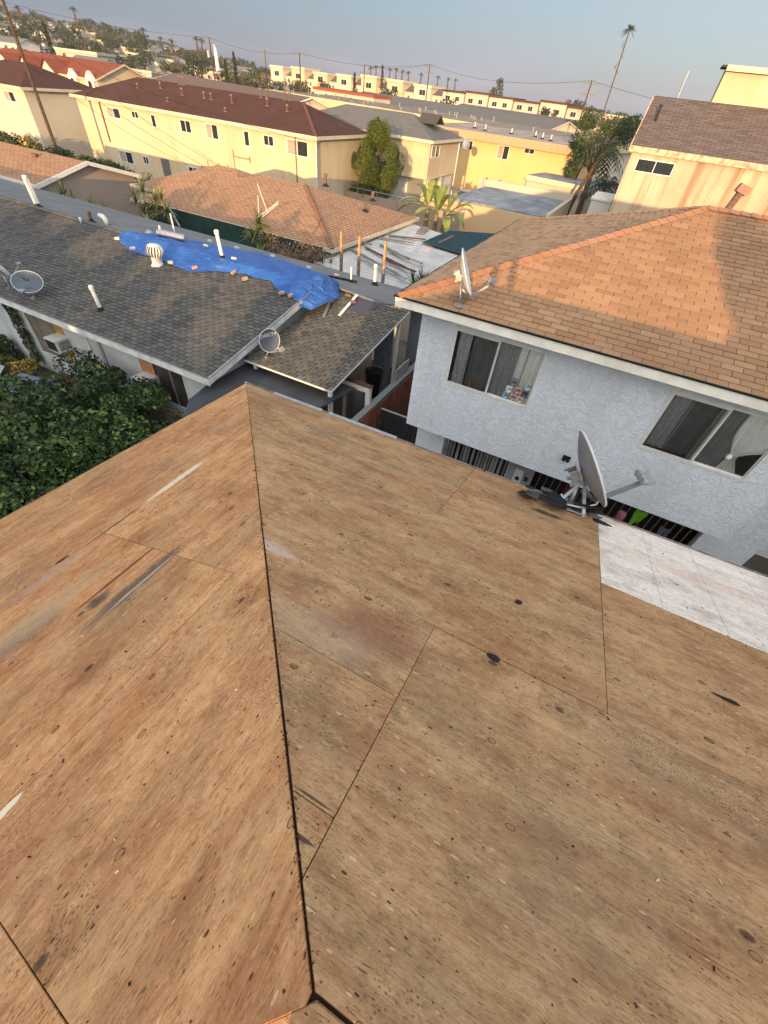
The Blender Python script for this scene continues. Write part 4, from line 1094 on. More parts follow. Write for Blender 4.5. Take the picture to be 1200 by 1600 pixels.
ridge_caps('ridge_caps', (-30.3, 12.0, 3.70), (-8.4, 12.0, 3.70), rf, M['tab_grey'], 0.14, step=0.2, drop=0.03)
mb = MB(); mb.bx(-30.3, -8.33, 7.01, 7.05, 2.50, 2.675)
mb.beam((-8.345, 7.02, 2.60), (-8.345, 12.0, 3.585), 0.03, 0.16)
part('fascia', mb, simple('chalky_white_fascia', (0.70, 0.70, 0.67), 0.7, var=0.18, scale=3), gh)
mb = MB(); mb.beam((-8.345, 7.04, 2.716), (-8.345, 12.0, 3.708), 0.05, 0.014); mb.beam((-30.3, 7.04, 2.70), (-8.36, 7.04, 2.70), 0.05, 0.01)
part('drip_edge', mb, M['galv'], gh)
# openings of the near wall
mb = MB(); mb.bx(-17.05, -15.55, 7.50, 7.53, 0.75, 2.3)
wA = part('window', mb, simple('tan_blind', (0.20, 0.17, 0.13), 0.8, var=0.2, scale=3), gh, label='west window with a tan blind and an ochre board')
mb = MB(); mb.bx(-15.55, -15.05, 7.47, 7.50, 0.85, 2.3); part('board', mb, simple('ochre_board', (0.42, 0.24, 0.05), 0.8, var=0.2), wA)
mb = MB(); mb.bx(-17.03, -16.98, 7.45, 7.48, 0.75, 2.3); part('mullion', mb, M['dish_white'], wA)
mb = MB(); mb.bx(-11.1, -9.93, 7.50, 7.53, 0.9, 2.3)
wB = part('window', mb, simple('brown_black_screen', (0.045, 0.038, 0.032), 0.35, var=0.3, scale=2), gh, label='east window with dark sliding screens and a plywood board')
mb = MB(); mb.bx(-11.67, -11.12, 7.46, 7.50, 1.25, 2.3); part('board', mb, M['ply_l'], wB)
mb = MB(); mb.bx(-10.48, -10.43, 7.47, 7.50, 0.9, 2.3); part('mullion', mb, M['galv'], wB)
def ac_unit(x, z, label):
    t = thing('air_conditioner', label, 'air conditioner', (x, 7.2, z))
    mb = MB(); mb.bx(x - 0.28, x + 0.28, 7.0, 7.5, z, z + 0.40); part('casing', mb, M['dish_white'], t)
    mb = MB(); mb.bx(x - 0.24, x + 0.24, 6.99, 7.0, z + 0.04, z + 0.36); part('grille', mb, M['dark_inside'], t)
    mb = MB(); mb.bx(x + 0.28, x + 0.288, 7.08, 7.42, z + 0.06, z + 0.34)
    part('side_grille', mb, simple('dark_slots', (0.08, 0.09, 0.1), 0.6), t)
    mb = MB()
    for k in range(6): mb.bx(x + 0.288, x + 0.293, 7.08, 7.42, z + 0.08 + k * 0.045, z + 0.092 + k * 0.045)
    part('louvres', mb, M['dish_white'], t)
    mb = MB(); mb.beam((x - 0.2, 7.44, z - 0.3), (x - 0.2, 7.05, z - 0.01), 0.03, 0.03); mb.beam((x + 0.2, 7.44, z - 0.3), (x + 0.2, 7.05, z - 0.01), 0.03, 0.03)
    part('support', mb, M['galv'], t)
ac_unit(-15.25, 1.42, 'white window air conditioner under the ochre board of the grey roofed house')
ac_unit(-11.35, 1.30, 'white window air conditioner beside the dark sliding window')
mb = MB(); mb.tube([(-13.9, 7.42, 0.3), (-13.9, 7.42, 2.3)], 0.04, 8)
solo('wall_pipe', mb, M['white_pvc'], 'white pipe running up the whitewashed wall between its windows', 'pipe', origin=(-13.9, 7.42, 0.3))
t_ = thing('stub_pipe', 'black bent pipe on the east corner of the whitewashed wall', 'pipe', (-9.0, 7.4, 1.7))
mb = MB(); mb.tube([(-9.0, 7.45, 1.72), (-9.0, 7.3, 1.72), (-8.98, 7.28, 1.6)], 0.03, 8); part('elbow', mb, M['black'], t_)

# ---------------- lower wing roof
wg = thing('carport_roof', 'lower grey brown shingle roof abutting the long house, with a thin white front edge', 'carport', (-7, 11, 0))
zw = lambda y: 2.6 + 0.153 * (y - 8.6)
mb = MB(); mb.slab([(-8.5, 8.6, 2.585), (-5.55, 8.6, 2.585), (-5.55, 13.3, zw(13.3) - 0.015), (-8.33, 13.3, zw(13.3) - 0.015)], 0.05)
rf2 = part('roof', mb, M['felt'], wg)
M['tab_wing'] = tab_mat('dark_grey_brown_shingle', [(0.085, 0.084, 0.074), (0.13, 0.12, 0.102), (0.19, 0.165, 0.135)], (0.30, 0.155, 0.10), 0.0)
shingle_tabs('shingles', [(-8.5, 8.58, 2.597), (-5.53, 8.58, 2.597), (-5.53, 13.32, zw(13.32)), (-8.33, 13.32, zw(13.32))], (1, 0, 0), rf2, M['tab_wing'], 0.145, 0.26, 31, g=0.012, lift=0.02)
mb = MB(); mb.beam((-8.55, 8.57, 2.57), (-5.52, 8.57, 2.57), 0.03, 0.045); mb.beam((-5.52, 8.57, 2.57), (-5.52, 13.3, zw(13.3) - 0.03), 0.025, 0.045)
part('edge_trim', mb, M['dish_white'], wg)
mb = MB(); mb.slab([(-7.6, 12.55, zw(12.55) + 0.03), (-6.75, 12.25, zw(12.25) + 0.03), (-6.45, 13.35, zw(13.35) + 0.03), (-7.5, 13.5, zw(13.5) + 0.03)], 0.006)
part('felt_patch', mb, simple('violet_grey_felt', (0.075, 0.075, 0.095), 0.9, scale=30), wg)
mb = MB()
for (x, y) in ((-5.7, 8.8), (-8.3, 8.8), (-5.7, 13.0)):
    mb = MB(); mb.bx(x - 0.05, x + 0.05, y - 0.05, y + 0.05, 0, zw(y) - 0.07); part('post', mb, M['white_trim'], wg)
mb = MB(); mb.beam((-6.9, 12.9, zw(12.9) + 0.09), (-7.75, 12.55, zw(12.55) + 0.12), 0.10, 0.02); mb.beam((-7.75, 12.0, zw(12) + 0.1), (-7.05, 13.05, zw(13.05) + 0.13), 0.10, 0.02)
def board(a, b, w, h, mat, label, name='loose_board', cat='board'):
    mb = MB(); mb.beam(a, b, w, h); return solo(name, mb, mat, label, cat, origin=a)
board((-7.35, 11.9, zw(11.9) + 0.04), (-7.45, 13.2, zw(13.2) + 0.12), 0.09, 0.02, M['white_trim'], 'loose white board lying on the lower roof below the end of the tarp')
board((-8.2, 13.0, 3.46), (-7.75, 11.6, 3.10), 0.08, 0.03, M['galv'], 'narrow metal strip poking out from the east end of the tarp')
board((-9.4, 14.45, zg(14.45) + 0.03), (-8.3, 14.65, zg(14.6) + 0.05), 0.07, 0.05, M['felt'], 'black strip with pale ends lying on the rolled roofing')

# ---------------- blue tarp
xs_n = [(-16.85, 11.62), (-16.4, 11.33), (-15.5, 11.02), (-14.3, 11.14), (-13.4, 10.95), (-12.6, 10.92), (-12.0, 11.3), (-11.0, 11.62), (-10.4, 11.6), (-9.9, 11.68), (-9.35, 11.35), (-8.8, 11.2), (-8.3, 11.05), (-8.0, 11.25), (-7.85, 11.9), (-7.8, 12.3)]
xs_f = [(-16.85, 12.0), (-16.4, 12.9), (-15.8, 13.9), (-14.6, 14.2), (-13.75, 14.7), (-12.76, 15.1), (-11.65, 14.9), (-10.8, 14.5), (-10.1, 14.45), (-9.5, 14.3), (-8.8, 13.9), (-8.3, 13.4), (-7.95, 12.9), (-7.8, 12.5)]
def interp(t, P):
    if t <= P[0][0]: return P[0][1]
    for (a, b), (c, d) in zip(P, P[1:]):
        if t <= c: return b + (d - b) * (t - a) / (c - a)
    return P[-1][1]
from mathutils import noise as mnoise
NX, NY = 220, 110; V = []
for i in range(NX + 1):
    x = -16.85 + 9.05 * i / NX
    yn, yf = interp(x, xs_n), interp(x, xs_f)
    e_ = 0.05 * mnoise.noise(Vector((x * 3, 0, 0)))
    yn += e_; yf -= e_
    for j in range(NY + 1):
        q = j / NY; y = yn + (yf - yn) * q
        zr_ = zg(y) + 0.035 * math.exp(-((y - 12) / 0.18) ** 2)
        if x > -8.36: zr_ = max(zw(y) if y < 13.3 else zg(y), zg(y) - 0.10 - (x + 8.36) * 0.45)
        amp = 0.45 + 0.75 * max(0, (x + 11.5) / 3.7)
        r1 = mnoise.noise(Vector((x * 0.8 + y * 1.1, y * 2.6 - x * 0.9, 2.0)))
        r2 = mnoise.noise(Vector((x * 2.2 + y * 0.4, y * 6.5 - x * 2.0, 5.0)))
        r3 = mnoise.noise(Vector((x * 5.5, y * 9, 9.0)))
        cr_ = abs(math.sin(x * 1.9 + y * 2.3 + r1 * 2.0)); cr2 = abs(math.sin(x * 4.3 - y * 3.1 + r2 * 3.0))
        wz = (1 - abs(r1) * 2.6) * 0.045 + (1 - abs(r2) * 2.2) * 0.045 + r3 * 0.014 + (1 - cr_) ** 3 * 0.07 + (1 - cr2) ** 4 * 0.035
        lump = 0.20 * math.exp(-((x + 8.5) / 0.38) ** 2 - ((y - 12.75) / 0.5) ** 2)
        ed = min(1, min(q, 1 - q) * 9 + 0.25)
        V.append((x + 0.03 * r2, y + 0.03 * r1, zr_ + 0.035 + max(0.0, wz * amp + 0.02) * ed + lump))
F = [(i * (NY + 1) + j, (i + 1) * (NY + 1) + j, (i + 1) * (NY + 1) + j + 1, i * (NY + 1) + j + 1) for i in range(NX) for j in range(NY)]
mb = MB(); mb.quads(V, F)
t = NT('blue_poly_tarp', 0.38, 0.45)
p = t.coord('Object')
c = t.ramp(t.noise(p, 1.3, 6, 0.6), [(0.3, (0.014, 0.075, 0.30)), (0.7, (0.035, 0.14, 0.44))])
dust = t.ramp(t.noise(t.map(p, (1, 3, 1)), 2.5, 6, 0.7), [(0.56, 0.0), (0.72, 0.5)])
c = t.mix(dust, c, (0.22, 0.33, 0.5)); t.color(c)
t.bump(t.noise(t.map(p, (2, 5, 2)), 5, 5, 0.6, 0.5), 0.5, 0.02)
tp = solo('blue_tarp', mb, t.m, 'wrinkled blue tarp laid over the ridge of the long grey roof', 'tarp', smooth=True, origin=(-12, 12, 3.5))

# white hem with grommets along the lower edge
mb = MB()
for i in range(NX):
    if i % 9 == 0:
        p0 = Vector(V[i * (NY + 1) + 1]); mb.lathe(p0 + Vector((0, 0, 0.004)), [(0.006, 0), (0.018, 0.002), (0.018, 0.006), (0.006, 0.006)], 8)
part('grommets', mb, M['galv'], tp)
mb = MB()
for xx in (-15.2, -13.6, -12.0, -10.4, -8.9):
    pass
# ---------------- bricks weighing the tarp
M['brick_pink'] = simple('pink_brick', (0.50, 0.31, 0.25), 0.85, var=0.2, scale=18)
M['brick_pale'] = simple('whitened_brick', (0.60, 0.58, 0.55), 0.85, var=0.18, scale=18)
M['brick_dull'] = simple('dull_brown_brick', (0.22, 0.115, 0.095), 0.85, var=0.2, scale=18)
ordn = ['first', 'second', 'third', 'fourth', 'fifth', 'sixth', 'seventh', 'eighth', 'ninth', 'tenth', 'eleventh', 'twelfth', 'thirteenth', 'fourteenth', 'fifteenth']
def brick(x, y, mat, label, rz, z=None, up=0.07, grp='bricks holding down the blue tarp'):
    s_ = 0.2 if y < 12 else -0.165
    if z is None: z = zg(y)
    mb = MB(); Mx = Matrix.Rotation(math.atan(s_), 3, 'X') @ Matrix.Rotation(rz, 3, 'Z')
    mb.box((x, y, z + up), (0.185, 0.09, 0.075), Mx)
    o = solo('brick', mb, mat, label, 'brick', grp, origin=(x, y, z))
    bm = bmesh.new(); bm.from_mesh(o.data); bmesh.ops.remove_doubles(bm, verts=bm.verts, dist=1e-5)
    bmesh.ops.bevel(bm, geom=list(bm.edges), offset=0.006, segments=1, affect='EDGES'); bm.to_mesh(o.data); bm.free()
low = [(-16.75, 11.5, 'brick_pale', 0.2), (-15.52, 11.12, 'brick_pale', 0.5), (-12.72, 11.0, 'brick_pale', 0.3), (-11.22, 11.5, 'brick_pink', 1.0), (-10.72, 11.3, 'brick_pink', 1.5), (-10.2, 11.15, 'brick_pink', 1.1), (-9.02, 11.12, 'brick_pink', 0.9), (-8.66, 11.15, 'brick_pink', 1.5)]
low = [(-16.6, 11.4, 'brick_pale', 0.4), (-15.5, 11.12, 'brick_pale', 0.6), (-13.55, 10.98, 'brick_pale', 0.2), (-12.58, 11.1, 'brick_pink', 0.9), (-11.2, 11.45, 'brick_pink', 1.5), (-10.6, 11.3, 'brick_pink', 1.0), (-9.02, 11.15, 'brick_pink', 0.9), (-8.68, 11.15, 'brick_pink', 1.5)]
for i, (x, y, m_, rz) in enumerate(low):
    brick(x, y, M[m_], f"{'whitened' if m_ == 'brick_pale' else 'pink'} brick, {ordn[i]} from the west along the lower edge of the tarp", rz, up=0.115)
upp = [(-15.95, 13.75, 0.1), (-14.9, 14.2, 0.15), (-14.0, 13.1, 0.2), (-13.85, 14.55, 0.1), (-12.35, 14.9, 0.2), (-11.95, 12.35, 0.3), (-9.15, 14.6, 0.3), (-10.4, 14.6, 0.2), (-8.55, 12.45, 0.2), (-9.0, 13.3, 0.4)]
for i, (x, y, rz) in enumerate(sorted(upp)):
    brick(x, y, M['brick_pale'], f'pale brick, {ordn[i]} from the west on the far side of the tarp', rz, up=0.15 if y < 14.3 else 0.11)
brick(-7.72, 13.05, M['brick_dull'], 'dull brown brick on the felt patch, upper of two', 0.6, zw(13.05) + 0.03, 0.07)
brick(-7.35, 12.75, M['brick_dull'], 'dull brown brick on the felt patch, lower of two', 0.9, zw(12.75) + 0.03, 0.07)

# ---------------- pipes and vents on the grey roof
def vent_pipe(x, y, z, h, r, label, mat=None, cap=True, boot=True, lean=(0, 0), square=False):
    t = thing('vent_pipe', label, 'vent pipe', (x, y, z)); mat = mat or M['white_pvc']
    top = Vector((x + lean[0], y + lean[1], z + h))
    mb = MB()
    if square: mb.beam((x, y, z - 0.05), top, r * 2, r * 2, up=(1, 0, 0))
    else: mb.tube([(x, y, z - 0.05), top], r, 12)
    part('pipe', mb, mat, t, False)
    if cap: mb = MB(); mb.lathe(top - Vector((0, 0, 0.02)), [(r * 1.25, -0.03), (r * 1.3, 0.05), (r * 1.0, 0.09), (0, 0.1)], 12); part('cap', mb, mat, t)
    if boot: mb = MB(); mb.lathe((x, y, z - 0.03), [(r * 2.6, 0), (r * 2.4, 0.03), (r * 1.4, 0.07), (r * 1.15, 0.14)], 12); part('boot', mb, M['felt'], t)
    return t
vent_pipe(-13.48, 7.98, zg(7.98), 0.62, 0.055, 'leaning white capped vent pipe on the near slope of the grey roof', lean=(-0.10, 0.02))
vent_pipe(-12.45, 12.3, zg(12.3) + 0.05, 0.78, 0.065, 'white vent pipe with rusty cap rising through the blue tarp', lean=(-0.08, 0.0))
vent_pipe(-8.5, 14.55, 3.26, 0.52, 0.032, 'thin white vent pipe with a black boot near the timber posts', cap=False)
vent_pipe(-7.95, 15.4, 3.12, 0.62, 0.06, 'thick white vent pipe at the east end of the rolled roofing')
vent_pipe(-22.4, 12.3, zg(12.3), 0.95, 0.075, 'tall square white flue on the far slope under the corner of a white gable', square=True, lean=(-0.08, 0.0))
vent_pipe(-19.15, 12.3, zg(12.3), 0.3, 0.06, 'short rusty vent on the ridge, left of the white elbow vent', M['rust'])
vent_pipe(-19.2, 11.9, zg(11.9), 0.1, 0.04, 'tiny white vent stub on the ridge caps', boot=False)
t_ = thing('elbow_vent', 'white elbow shaped vent on the far slope, left of the tarp', 'vent', (-18.7, 12.6, 3.6))
mb = MB(); mb.tube([(-18.7, 12.6, 3.55), (-18.7, 12.6, 3.75), (-18.8, 12.6, 3.84), (-18.98, 12.58, 3.84)], 0.09, 10); part('elbow', mb, M['white_pvc'], t_, True)
mb = MB(); mb.lathe((-18.7, 12.6, 3.54), [(0.2, 0), (0.12, 0.05)], 10); part('boot', mb, M['felt'], t_)
# turbine ventilator
t_ = thing('turbine_vent', 'round white turbine ventilator on the lower edge of the blue tarp', 'turbine vent', (-14.05, 10.85, zg(10.85)))
b0 = Vector((-14.05, 10.85, zg(10.85) - 0.05))
mb = MB(); mb.lathe(b0, [(0.26, 0), (0.17, 0.10), (0.165, 0.30), (0.19, 0.31)], 20); part('collar', mb, M['white_pvc'], t_, True)
mb = MB(); mb.lathe(b0 + Vector((0, 0, 0.31)), [(0.16, 0), (0.215, 0.1), (0.22, 0.2), (0.16, 0.29), (0.0, 0.30)], 20); part('core', mb, simple('shadowed_tin', (0.16, 0.14, 0.11), 0.7), t_, True)
mb = MB()
for k in range(18):
    a = 2 * math.pi * k / 18; V = []; c0 = b0 + Vector((0, 0, 0.31))
    for q in range(8):
        zz = 0.32 * q / 7; r_ = 0.17 + 0.10 * math.sin(math.pi * (q + 0.3) / 7.8); tw = 0.25 * (q / 7)
        for dd in (0, 0.17): V.append(c0 + Vector((math.cos(a + tw + dd) * (r_ + (0.02 if dd else 0)), math.sin(a + tw + dd) * (r_ + (0.02 if dd else 0)), zz)))
    mb.quads(V, [(2 * q, 2 * q + 1, 2 * q + 3, 2 * q + 2) for q in range(7)])
part('blades', mb, M['white_pvc'], t_)
mb = MB(); mb.lathe(b0 + Vector((0, 0, 0.62)), [(0.2, 0), (0.15, 0.04), (0, 0.05)], 18); part('top_cap', mb, M['white_pvc'], t_)
# fallen antenna bits and a duct behind the tarp
mb = MB(); mb.tube([(-16.15, 12.85, 3.74), (-15.9, 12.9, 3.74), (-14.95, 13.05, 3.72)], [0.10, 0.12, 0.11], 14)
solo('sheet_metal_duct', mb, M['galv'], 'fallen sheet metal duct lying just behind the tarp', 'duct', origin=(-15.5, 12.9, 3.6), smooth=False)
mb = MB(); mb.lathe((-16.75, 12.9, 3.62), [(0, 0), (0.16, 0.01), (0.15, 0.03), (0.03, 0.1), (0, 0.1)], 14)
solo('vent_hood', mb, M['galv'], 'flat grey vent hood lying left of the fallen duct', 'vent hood', origin=(-16.75, 12.9, 3.62))
vent_pipe(-16.0, 13.5, 3.44, 0.85, 0.03, 'thin white mast behind the fallen duct', cap=False)
vent_pipe(-16.3, 13.1, 3.5, 0.4, 0.04, 'short white stub beside the fallen duct', cap=False, boot=False)

# ---------------- patio cover, walls, fences and bins between the houses
t_ = thing('patio_cover', 'flat dark grey patio cover below the lower roof', 'awning', (-7.4, 7.6, 0))
mb = MB(); mb.slab([(-7.7, 5.2, 2.24), (-5.35, 5.4, 2.24), (-5.62, 8.2, 2.26), (-5.36, 9.6, 2.28), (-8.74, 9.6, 2.30), (-8.74, 7.2, 2.28), (-8.62, 6.5, 2.26)], 0.04)
part('cover', mb, simple('slate_grey_sheet', (0.055, 0.06, 0.07), 0.75, var=0.2, scale=1.5), t_)
mb = MB()
for (x, y) in ((-5.5, 5.6), (-7.7, 5.5), (-5.6, 9.4)):
    mb = MB(); mb.bx(x - 0.04, x + 0.04, y - 0.04, y + 0.04, 0, 2.2); part('post', mb, M['galv'], t_)
t_ = thing('white_portal_frame', 'white painted timber portal frame standing beside the lower roof', 'frame', (-5.1, 9.85, 0))
mb = MB(); mb.bx(-6.2, -5.0, 9.82, 9.98, 2.10, 2.28); part('beam', mb, M['white_trim'], t_)
mb = MB(); mb.bx(-5.14, -5.0, 9.83, 9.97, 0, 2.10); part('post', mb, M['white_trim'], t_)
mb = MB(); mb.bx(-6.25, -4.96, 9.80, 10.0, 2.28, 2.30); part('cap_board', mb, M['brown_wood'], t_)
mb = MB(); mb.bx(-5.05, -4.85, 5.0, 16.8, 0, 1.72)
solo('block_wall', mb, stucco('dark_block_wall', (0.24, 0.25, 0.25), (0.1, 0.1, 0.1), 0.4), 'low grey block wall running between the grey house and the blue house', 'wall', origin=(-4.95, 11, 0))
def plank_fence(a, b, z1, mat, label, name='wooden_fence', w=0.14, jag=0.05, seed=1, cat='fence', grp=None):
    a, b = Vector((*a, 0)), Vector((*b, 0)); d = b - a; L = d.length; d.normalize(); nn = Vector((-d.y, d.x, 0))
    t = thing(name, label, cat, (a + b) / 2, grp); rr = random.Random(seed); mb = MB(); k = 0
    while k < L:
        h = z1 + rr.uniform(-jag, jag); p = a + d * (k + w / 2) + nn * rr.uniform(-0.004, 0.004)
        mb.box((p.x, p.y, h / 2), (w - 0.012, 0.02, h), Matrix((d, nn, Vector((0, 0, 1)))).transposed()); k += w
    part('planks', mb, mat, t)
    mb = MB()
    for z in (0.4, z1 - 0.35): mb.beam(a + nn * 0.03 + Vector((0, 0, z)), b + nn * 0.03 + Vector((0, 0, z)), 0.04, 0.09)
    part('rails', mb, mat, t)
    return t
M['redwood'] = simple('red_stained_fence_wood', (0.24, 0.075, 0.04), 0.85, var=0.35, scale=3)
plank_fence((-4.72, 5.5), (-4.72, 9.8), 1.80, M['redwood'], 'near stretch of red brown plank fence beside the low grey wall', seed=3)
plank_fence((-4.74, 10.05), (-4.74, 16.5), 1.74, M['redwood'], 'far stretch of red brown plank fence running behind the blue house', seed=4, jag=0.02)
plank_fence((-4.6, 9.9), (-3.16, 9.9), 1.70, simple('black_fence', (0.022, 0.02, 0.02), 0.8), 'black gate closing the gap between fence and blue house', 'side_gate', seed=6, jag=0.0, cat='gate')
mb = MB(); mb.beam((-4.6, 9.9, 1.72), (-3.16, 9.9, 1.72), 0.05, 0.03)
solo('gate_cap_rail', mb, M['galv'], 'pale cap rail along the top of the black side gate', 'rail', origin=(-3.9, 9.9, 1.72))
mb = MB(); mb.bx(-5.02, -4.98, 11.6, 12.6, 0, 2.12)
solo('grey_board', mb, simple('pale_grey_panel', (0.33, 0.33, 0.32), 0.7, var=0.2), 'pale grey upright panel leaning against the low wall', 'panel', origin=(-5, 12.1, 0))
gr = thing('rear_garage', 'blue grey garage wall glimpsed between the lower roof and the blue house', 'garage', (-4.6, 16, 0))
mb = MB(); mb.bx(-6.1, -3.2, 14.9, 17.4, 0, 2.95); mb.bx(-5.6, -5.45, 14.82, 14.9, 0, 2.95); part('wall', mb, stucco('blue_grey_wall', (0.26, 0.29, 0.33), (0.12, 0.12, 0.12), 0.3), gr)
mb = MB(); mb.bx(-6.2, -3.1, 14.8, 17.5, 2.95, 3.0); part('roof', mb, M['felt'], gr)
mb = MB(); mb.bx(-6.9, -6.15, 13.6, 13.7, 0, 2.6)
solo('grey_screen', mb, simple('grey_blue_screen', (0.24, 0.27, 0.32), 0.8), 'grey blue screen panel under the east edge of the lower roof', 'panel', origin=(-6.5, 13.6, 0))
for k, (x, y, lb) in enumerate([(-6.5, 13.0, 'westmost'), (-5.75, 13.6, 'middle'), (-5.35, 14.3, 'eastmost')]):
    t_ = thing('wheelie_bin', f'black wheeled bin behind the low wall, {lb} of three', 'bin', (x, y, 0), 'black bins behind the low wall')
    mb = MB(); mb.lathe((x, y, 0.05), [(0, 0), (0.24, 0.0), (0.31, 0.92), (0.32, 0.96)], 12); part('body', mb, M['black'], t_)
    mb = MB(); mb.lathe((x, y, 1.01), [(0.34, 0), (0.33, 0.05), (0.2, 0.10), (0, 0.11)], 12); part('lid', mb, M['black'], t_)
    mb = MB(); mb.beam((x - 0.18, y + 0.33, 1.05), (x + 0.18, y + 0.33, 1.05), 0.03, 0.03); part('handle', mb, M['dish_white'], t_)
t_ = thing('water_heater', 'pale round heater tank standing under the lower roof', 'tank', (-6.2, 11.4, 0))
mb = MB(); mb.lathe((-6.2, 11.4, 0.1), [(0.2, 0), (0.25, 0.02), (0.25, 1.2), (0.2, 1.25), (0, 1.27)], 16); part('tank', mb, M['galv'], t_, True)
mb = MB(); mb.lathe((-5.7, 11.0, 0), [(0, 0), (0.16, 0), (0.2, 0.4)], 12)
solo('orange_bucket', mb, simple('orange_plastic', (0.45, 0.16, 0.03), 0.5), 'orange bucket on the ground beside the heater tank', 'bucket', origin=(-5.7, 11, 0))
t_ = thing('hanging_cloth', 'blue cloth hanging on the gable wall beside the patio cover', 'cloth', (-8.7, 8.9, 1.9))
mb = MB(); mb.box((-8.70, 8.9, 2.42), (0.05, 0.22, 0.14)); mb.box((-8.70, 8.9, 2.34), (0.04, 0.12, 0.1)); part('cloth', mb, simple('royal_blue_cloth', (0.04, 0.09, 0.30), 0.8), t_)

# ================================================================== foliage
def leaf_batch(mb, centers, n, size, asp=0.5, up=0.4, droop=0.0, seed=0, tone=(0, 1)):
    """n leaves spread through each ellipsoid (cx,cy,cz,rx,ry,rz)"""
    g = np.random.default_rng(seed)
    for (cx, cy, cz, rx, ry, rz, *k) in centers:
        m = int(n * (k[0] if k else 1))
        d = g.normal(size=(m, 3)); d /= np.linalg.norm(d, axis=1)[:, None]
        r = g.uniform(0.35, 1.0, m) ** 0.45
        P = np.array([cx, cy, cz]) + d * r[:, None] * np.array([rx, ry, rz])
        nr = d * 0.7 + g.normal(size=(m, 3)) * 0.6 + np.array([0, 0, up]); nr /= np.linalg.norm(nr, axis=1)[:, None]
        ax = np.cross(nr, g.normal(size=(m, 3))); ax[:, 2] -= droop; ax /= np.linalg.norm(ax, axis=1)[:, None]
        bx = np.cross(nr, ax)
        s = size * g.uniform(0.55, 1.3, m)[:, None]
        a = P - ax * s * 0.5; c = P + ax * s * 0.5; b = P + bx * s * asp * 0.5 + nr * s * 0.08; e = P - bx * s * asp * 0.5 + nr * s * 0.08
        base = len(mb.v); VV = np.stack([a, b, c, e], 1).reshape(-1, 3)
        mb.v.extend(map(tuple, VV.tolist()))
        f0 = len(mb.f)
        cl = g.uniform(0, 0.5)
        tn = np.clip(g.uniform(0, 0.6, m) + cl, 0, 1) * (tone[1] - tone[0]) + tone[0]
        for i in range(m):
            mb.f.append((base + 4 * i, base + 4 * i + 1, base + 4 * i + 2, base + 4 * i + 3)); mb.tone[f0 + i] = float(tn[i])
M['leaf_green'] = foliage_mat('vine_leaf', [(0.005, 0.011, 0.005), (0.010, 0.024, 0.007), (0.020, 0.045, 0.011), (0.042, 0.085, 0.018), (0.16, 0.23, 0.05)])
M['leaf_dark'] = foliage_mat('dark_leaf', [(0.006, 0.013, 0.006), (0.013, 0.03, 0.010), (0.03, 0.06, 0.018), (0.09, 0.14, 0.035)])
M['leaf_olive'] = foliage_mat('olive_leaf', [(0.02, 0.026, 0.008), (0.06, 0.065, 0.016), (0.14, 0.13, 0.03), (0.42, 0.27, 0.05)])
M['bark'] = simple('brown_bark', (0.10, 0.065, 0.04), 0.95, var=0.4, scale=9)
M['twig'] = simple('thin_grey_twig', (0.16, 0.12, 0.085), 0.95, var=0.3, scale=9)
def bush(name, label, cat, x, y, z, blobs, n, size, mat, asp=0.62, seed=1, stems=4, group=None, up=0.5):
    t = thing(name, label, cat, (x, y, z), group); rr = random.Random(seed)
    mb = MB()
    for i in range(stems):
        b = rr.choice(blobs); mb.tube([(x + rr.uniform(-0.1, 0.1), y + rr.uniform(-0.1, 0.1), z), ((x + b[0]) / 2 + rr.uniform(-0.2, 0.2), (y + b[1]) / 2, (z + b[2]) / 2 + 0.1), (b[0], b[1], b[2] + b[5] * 0.3)], [0.03, 0.02, 0.006], 5)
    part('stems', mb, M['twig'], t)
    mb = MB(); leaf_batch(mb, blobs, int(n * 0.8), size, asp, up, 0.0, seed); leaf_batch(mb, blobs[::2], int(n * 0.22), size * 1.7, asp, up, 0.0, seed + 500, (0.3, 1)); leaf_batch(mb, blobs, int(n * 0.45), size * 0.55, asp * 0.8, up, 0.0, seed + 900)
    part('foliage', mb, mat, t)
    return t
def mk(rr, x0, x1, y0, y1, z0, z1, k, r0, r1):
    return [(rr.uniform(x0, x1), rr.uniform(y0, y1), rr.uniform(z0, z1), rr.uniform(r0, r1), rr.uniform(r0, r1), rr.uniform(r0, r1) * 0.75) for _ in range(k)]
rr = random.Random(77)
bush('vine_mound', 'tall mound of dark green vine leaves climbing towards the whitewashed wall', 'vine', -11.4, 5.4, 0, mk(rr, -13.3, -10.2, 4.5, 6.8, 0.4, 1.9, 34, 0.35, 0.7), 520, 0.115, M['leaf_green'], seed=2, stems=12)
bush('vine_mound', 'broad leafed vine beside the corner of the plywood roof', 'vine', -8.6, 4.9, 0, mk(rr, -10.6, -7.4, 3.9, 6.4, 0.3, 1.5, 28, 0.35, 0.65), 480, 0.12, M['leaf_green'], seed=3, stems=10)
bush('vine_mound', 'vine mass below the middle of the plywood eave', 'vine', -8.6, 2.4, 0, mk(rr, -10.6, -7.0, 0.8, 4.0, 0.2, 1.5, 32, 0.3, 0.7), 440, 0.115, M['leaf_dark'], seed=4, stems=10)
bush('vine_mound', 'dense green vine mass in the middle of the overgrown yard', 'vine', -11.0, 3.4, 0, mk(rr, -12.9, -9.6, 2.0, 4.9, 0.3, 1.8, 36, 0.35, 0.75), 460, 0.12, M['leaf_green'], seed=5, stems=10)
bush('flowering_shrub', 'shrub with yellow and orange tinged leaves below the fallen sheets', 'shrub', -13.3, 3.9, 0, mk(rr, -14.4, -12.5, 3.1, 4.7, 0.3, 1.15, 18, 0.25, 0.5), 380, 0.10, M['leaf_olive'], seed=6, stems=9)
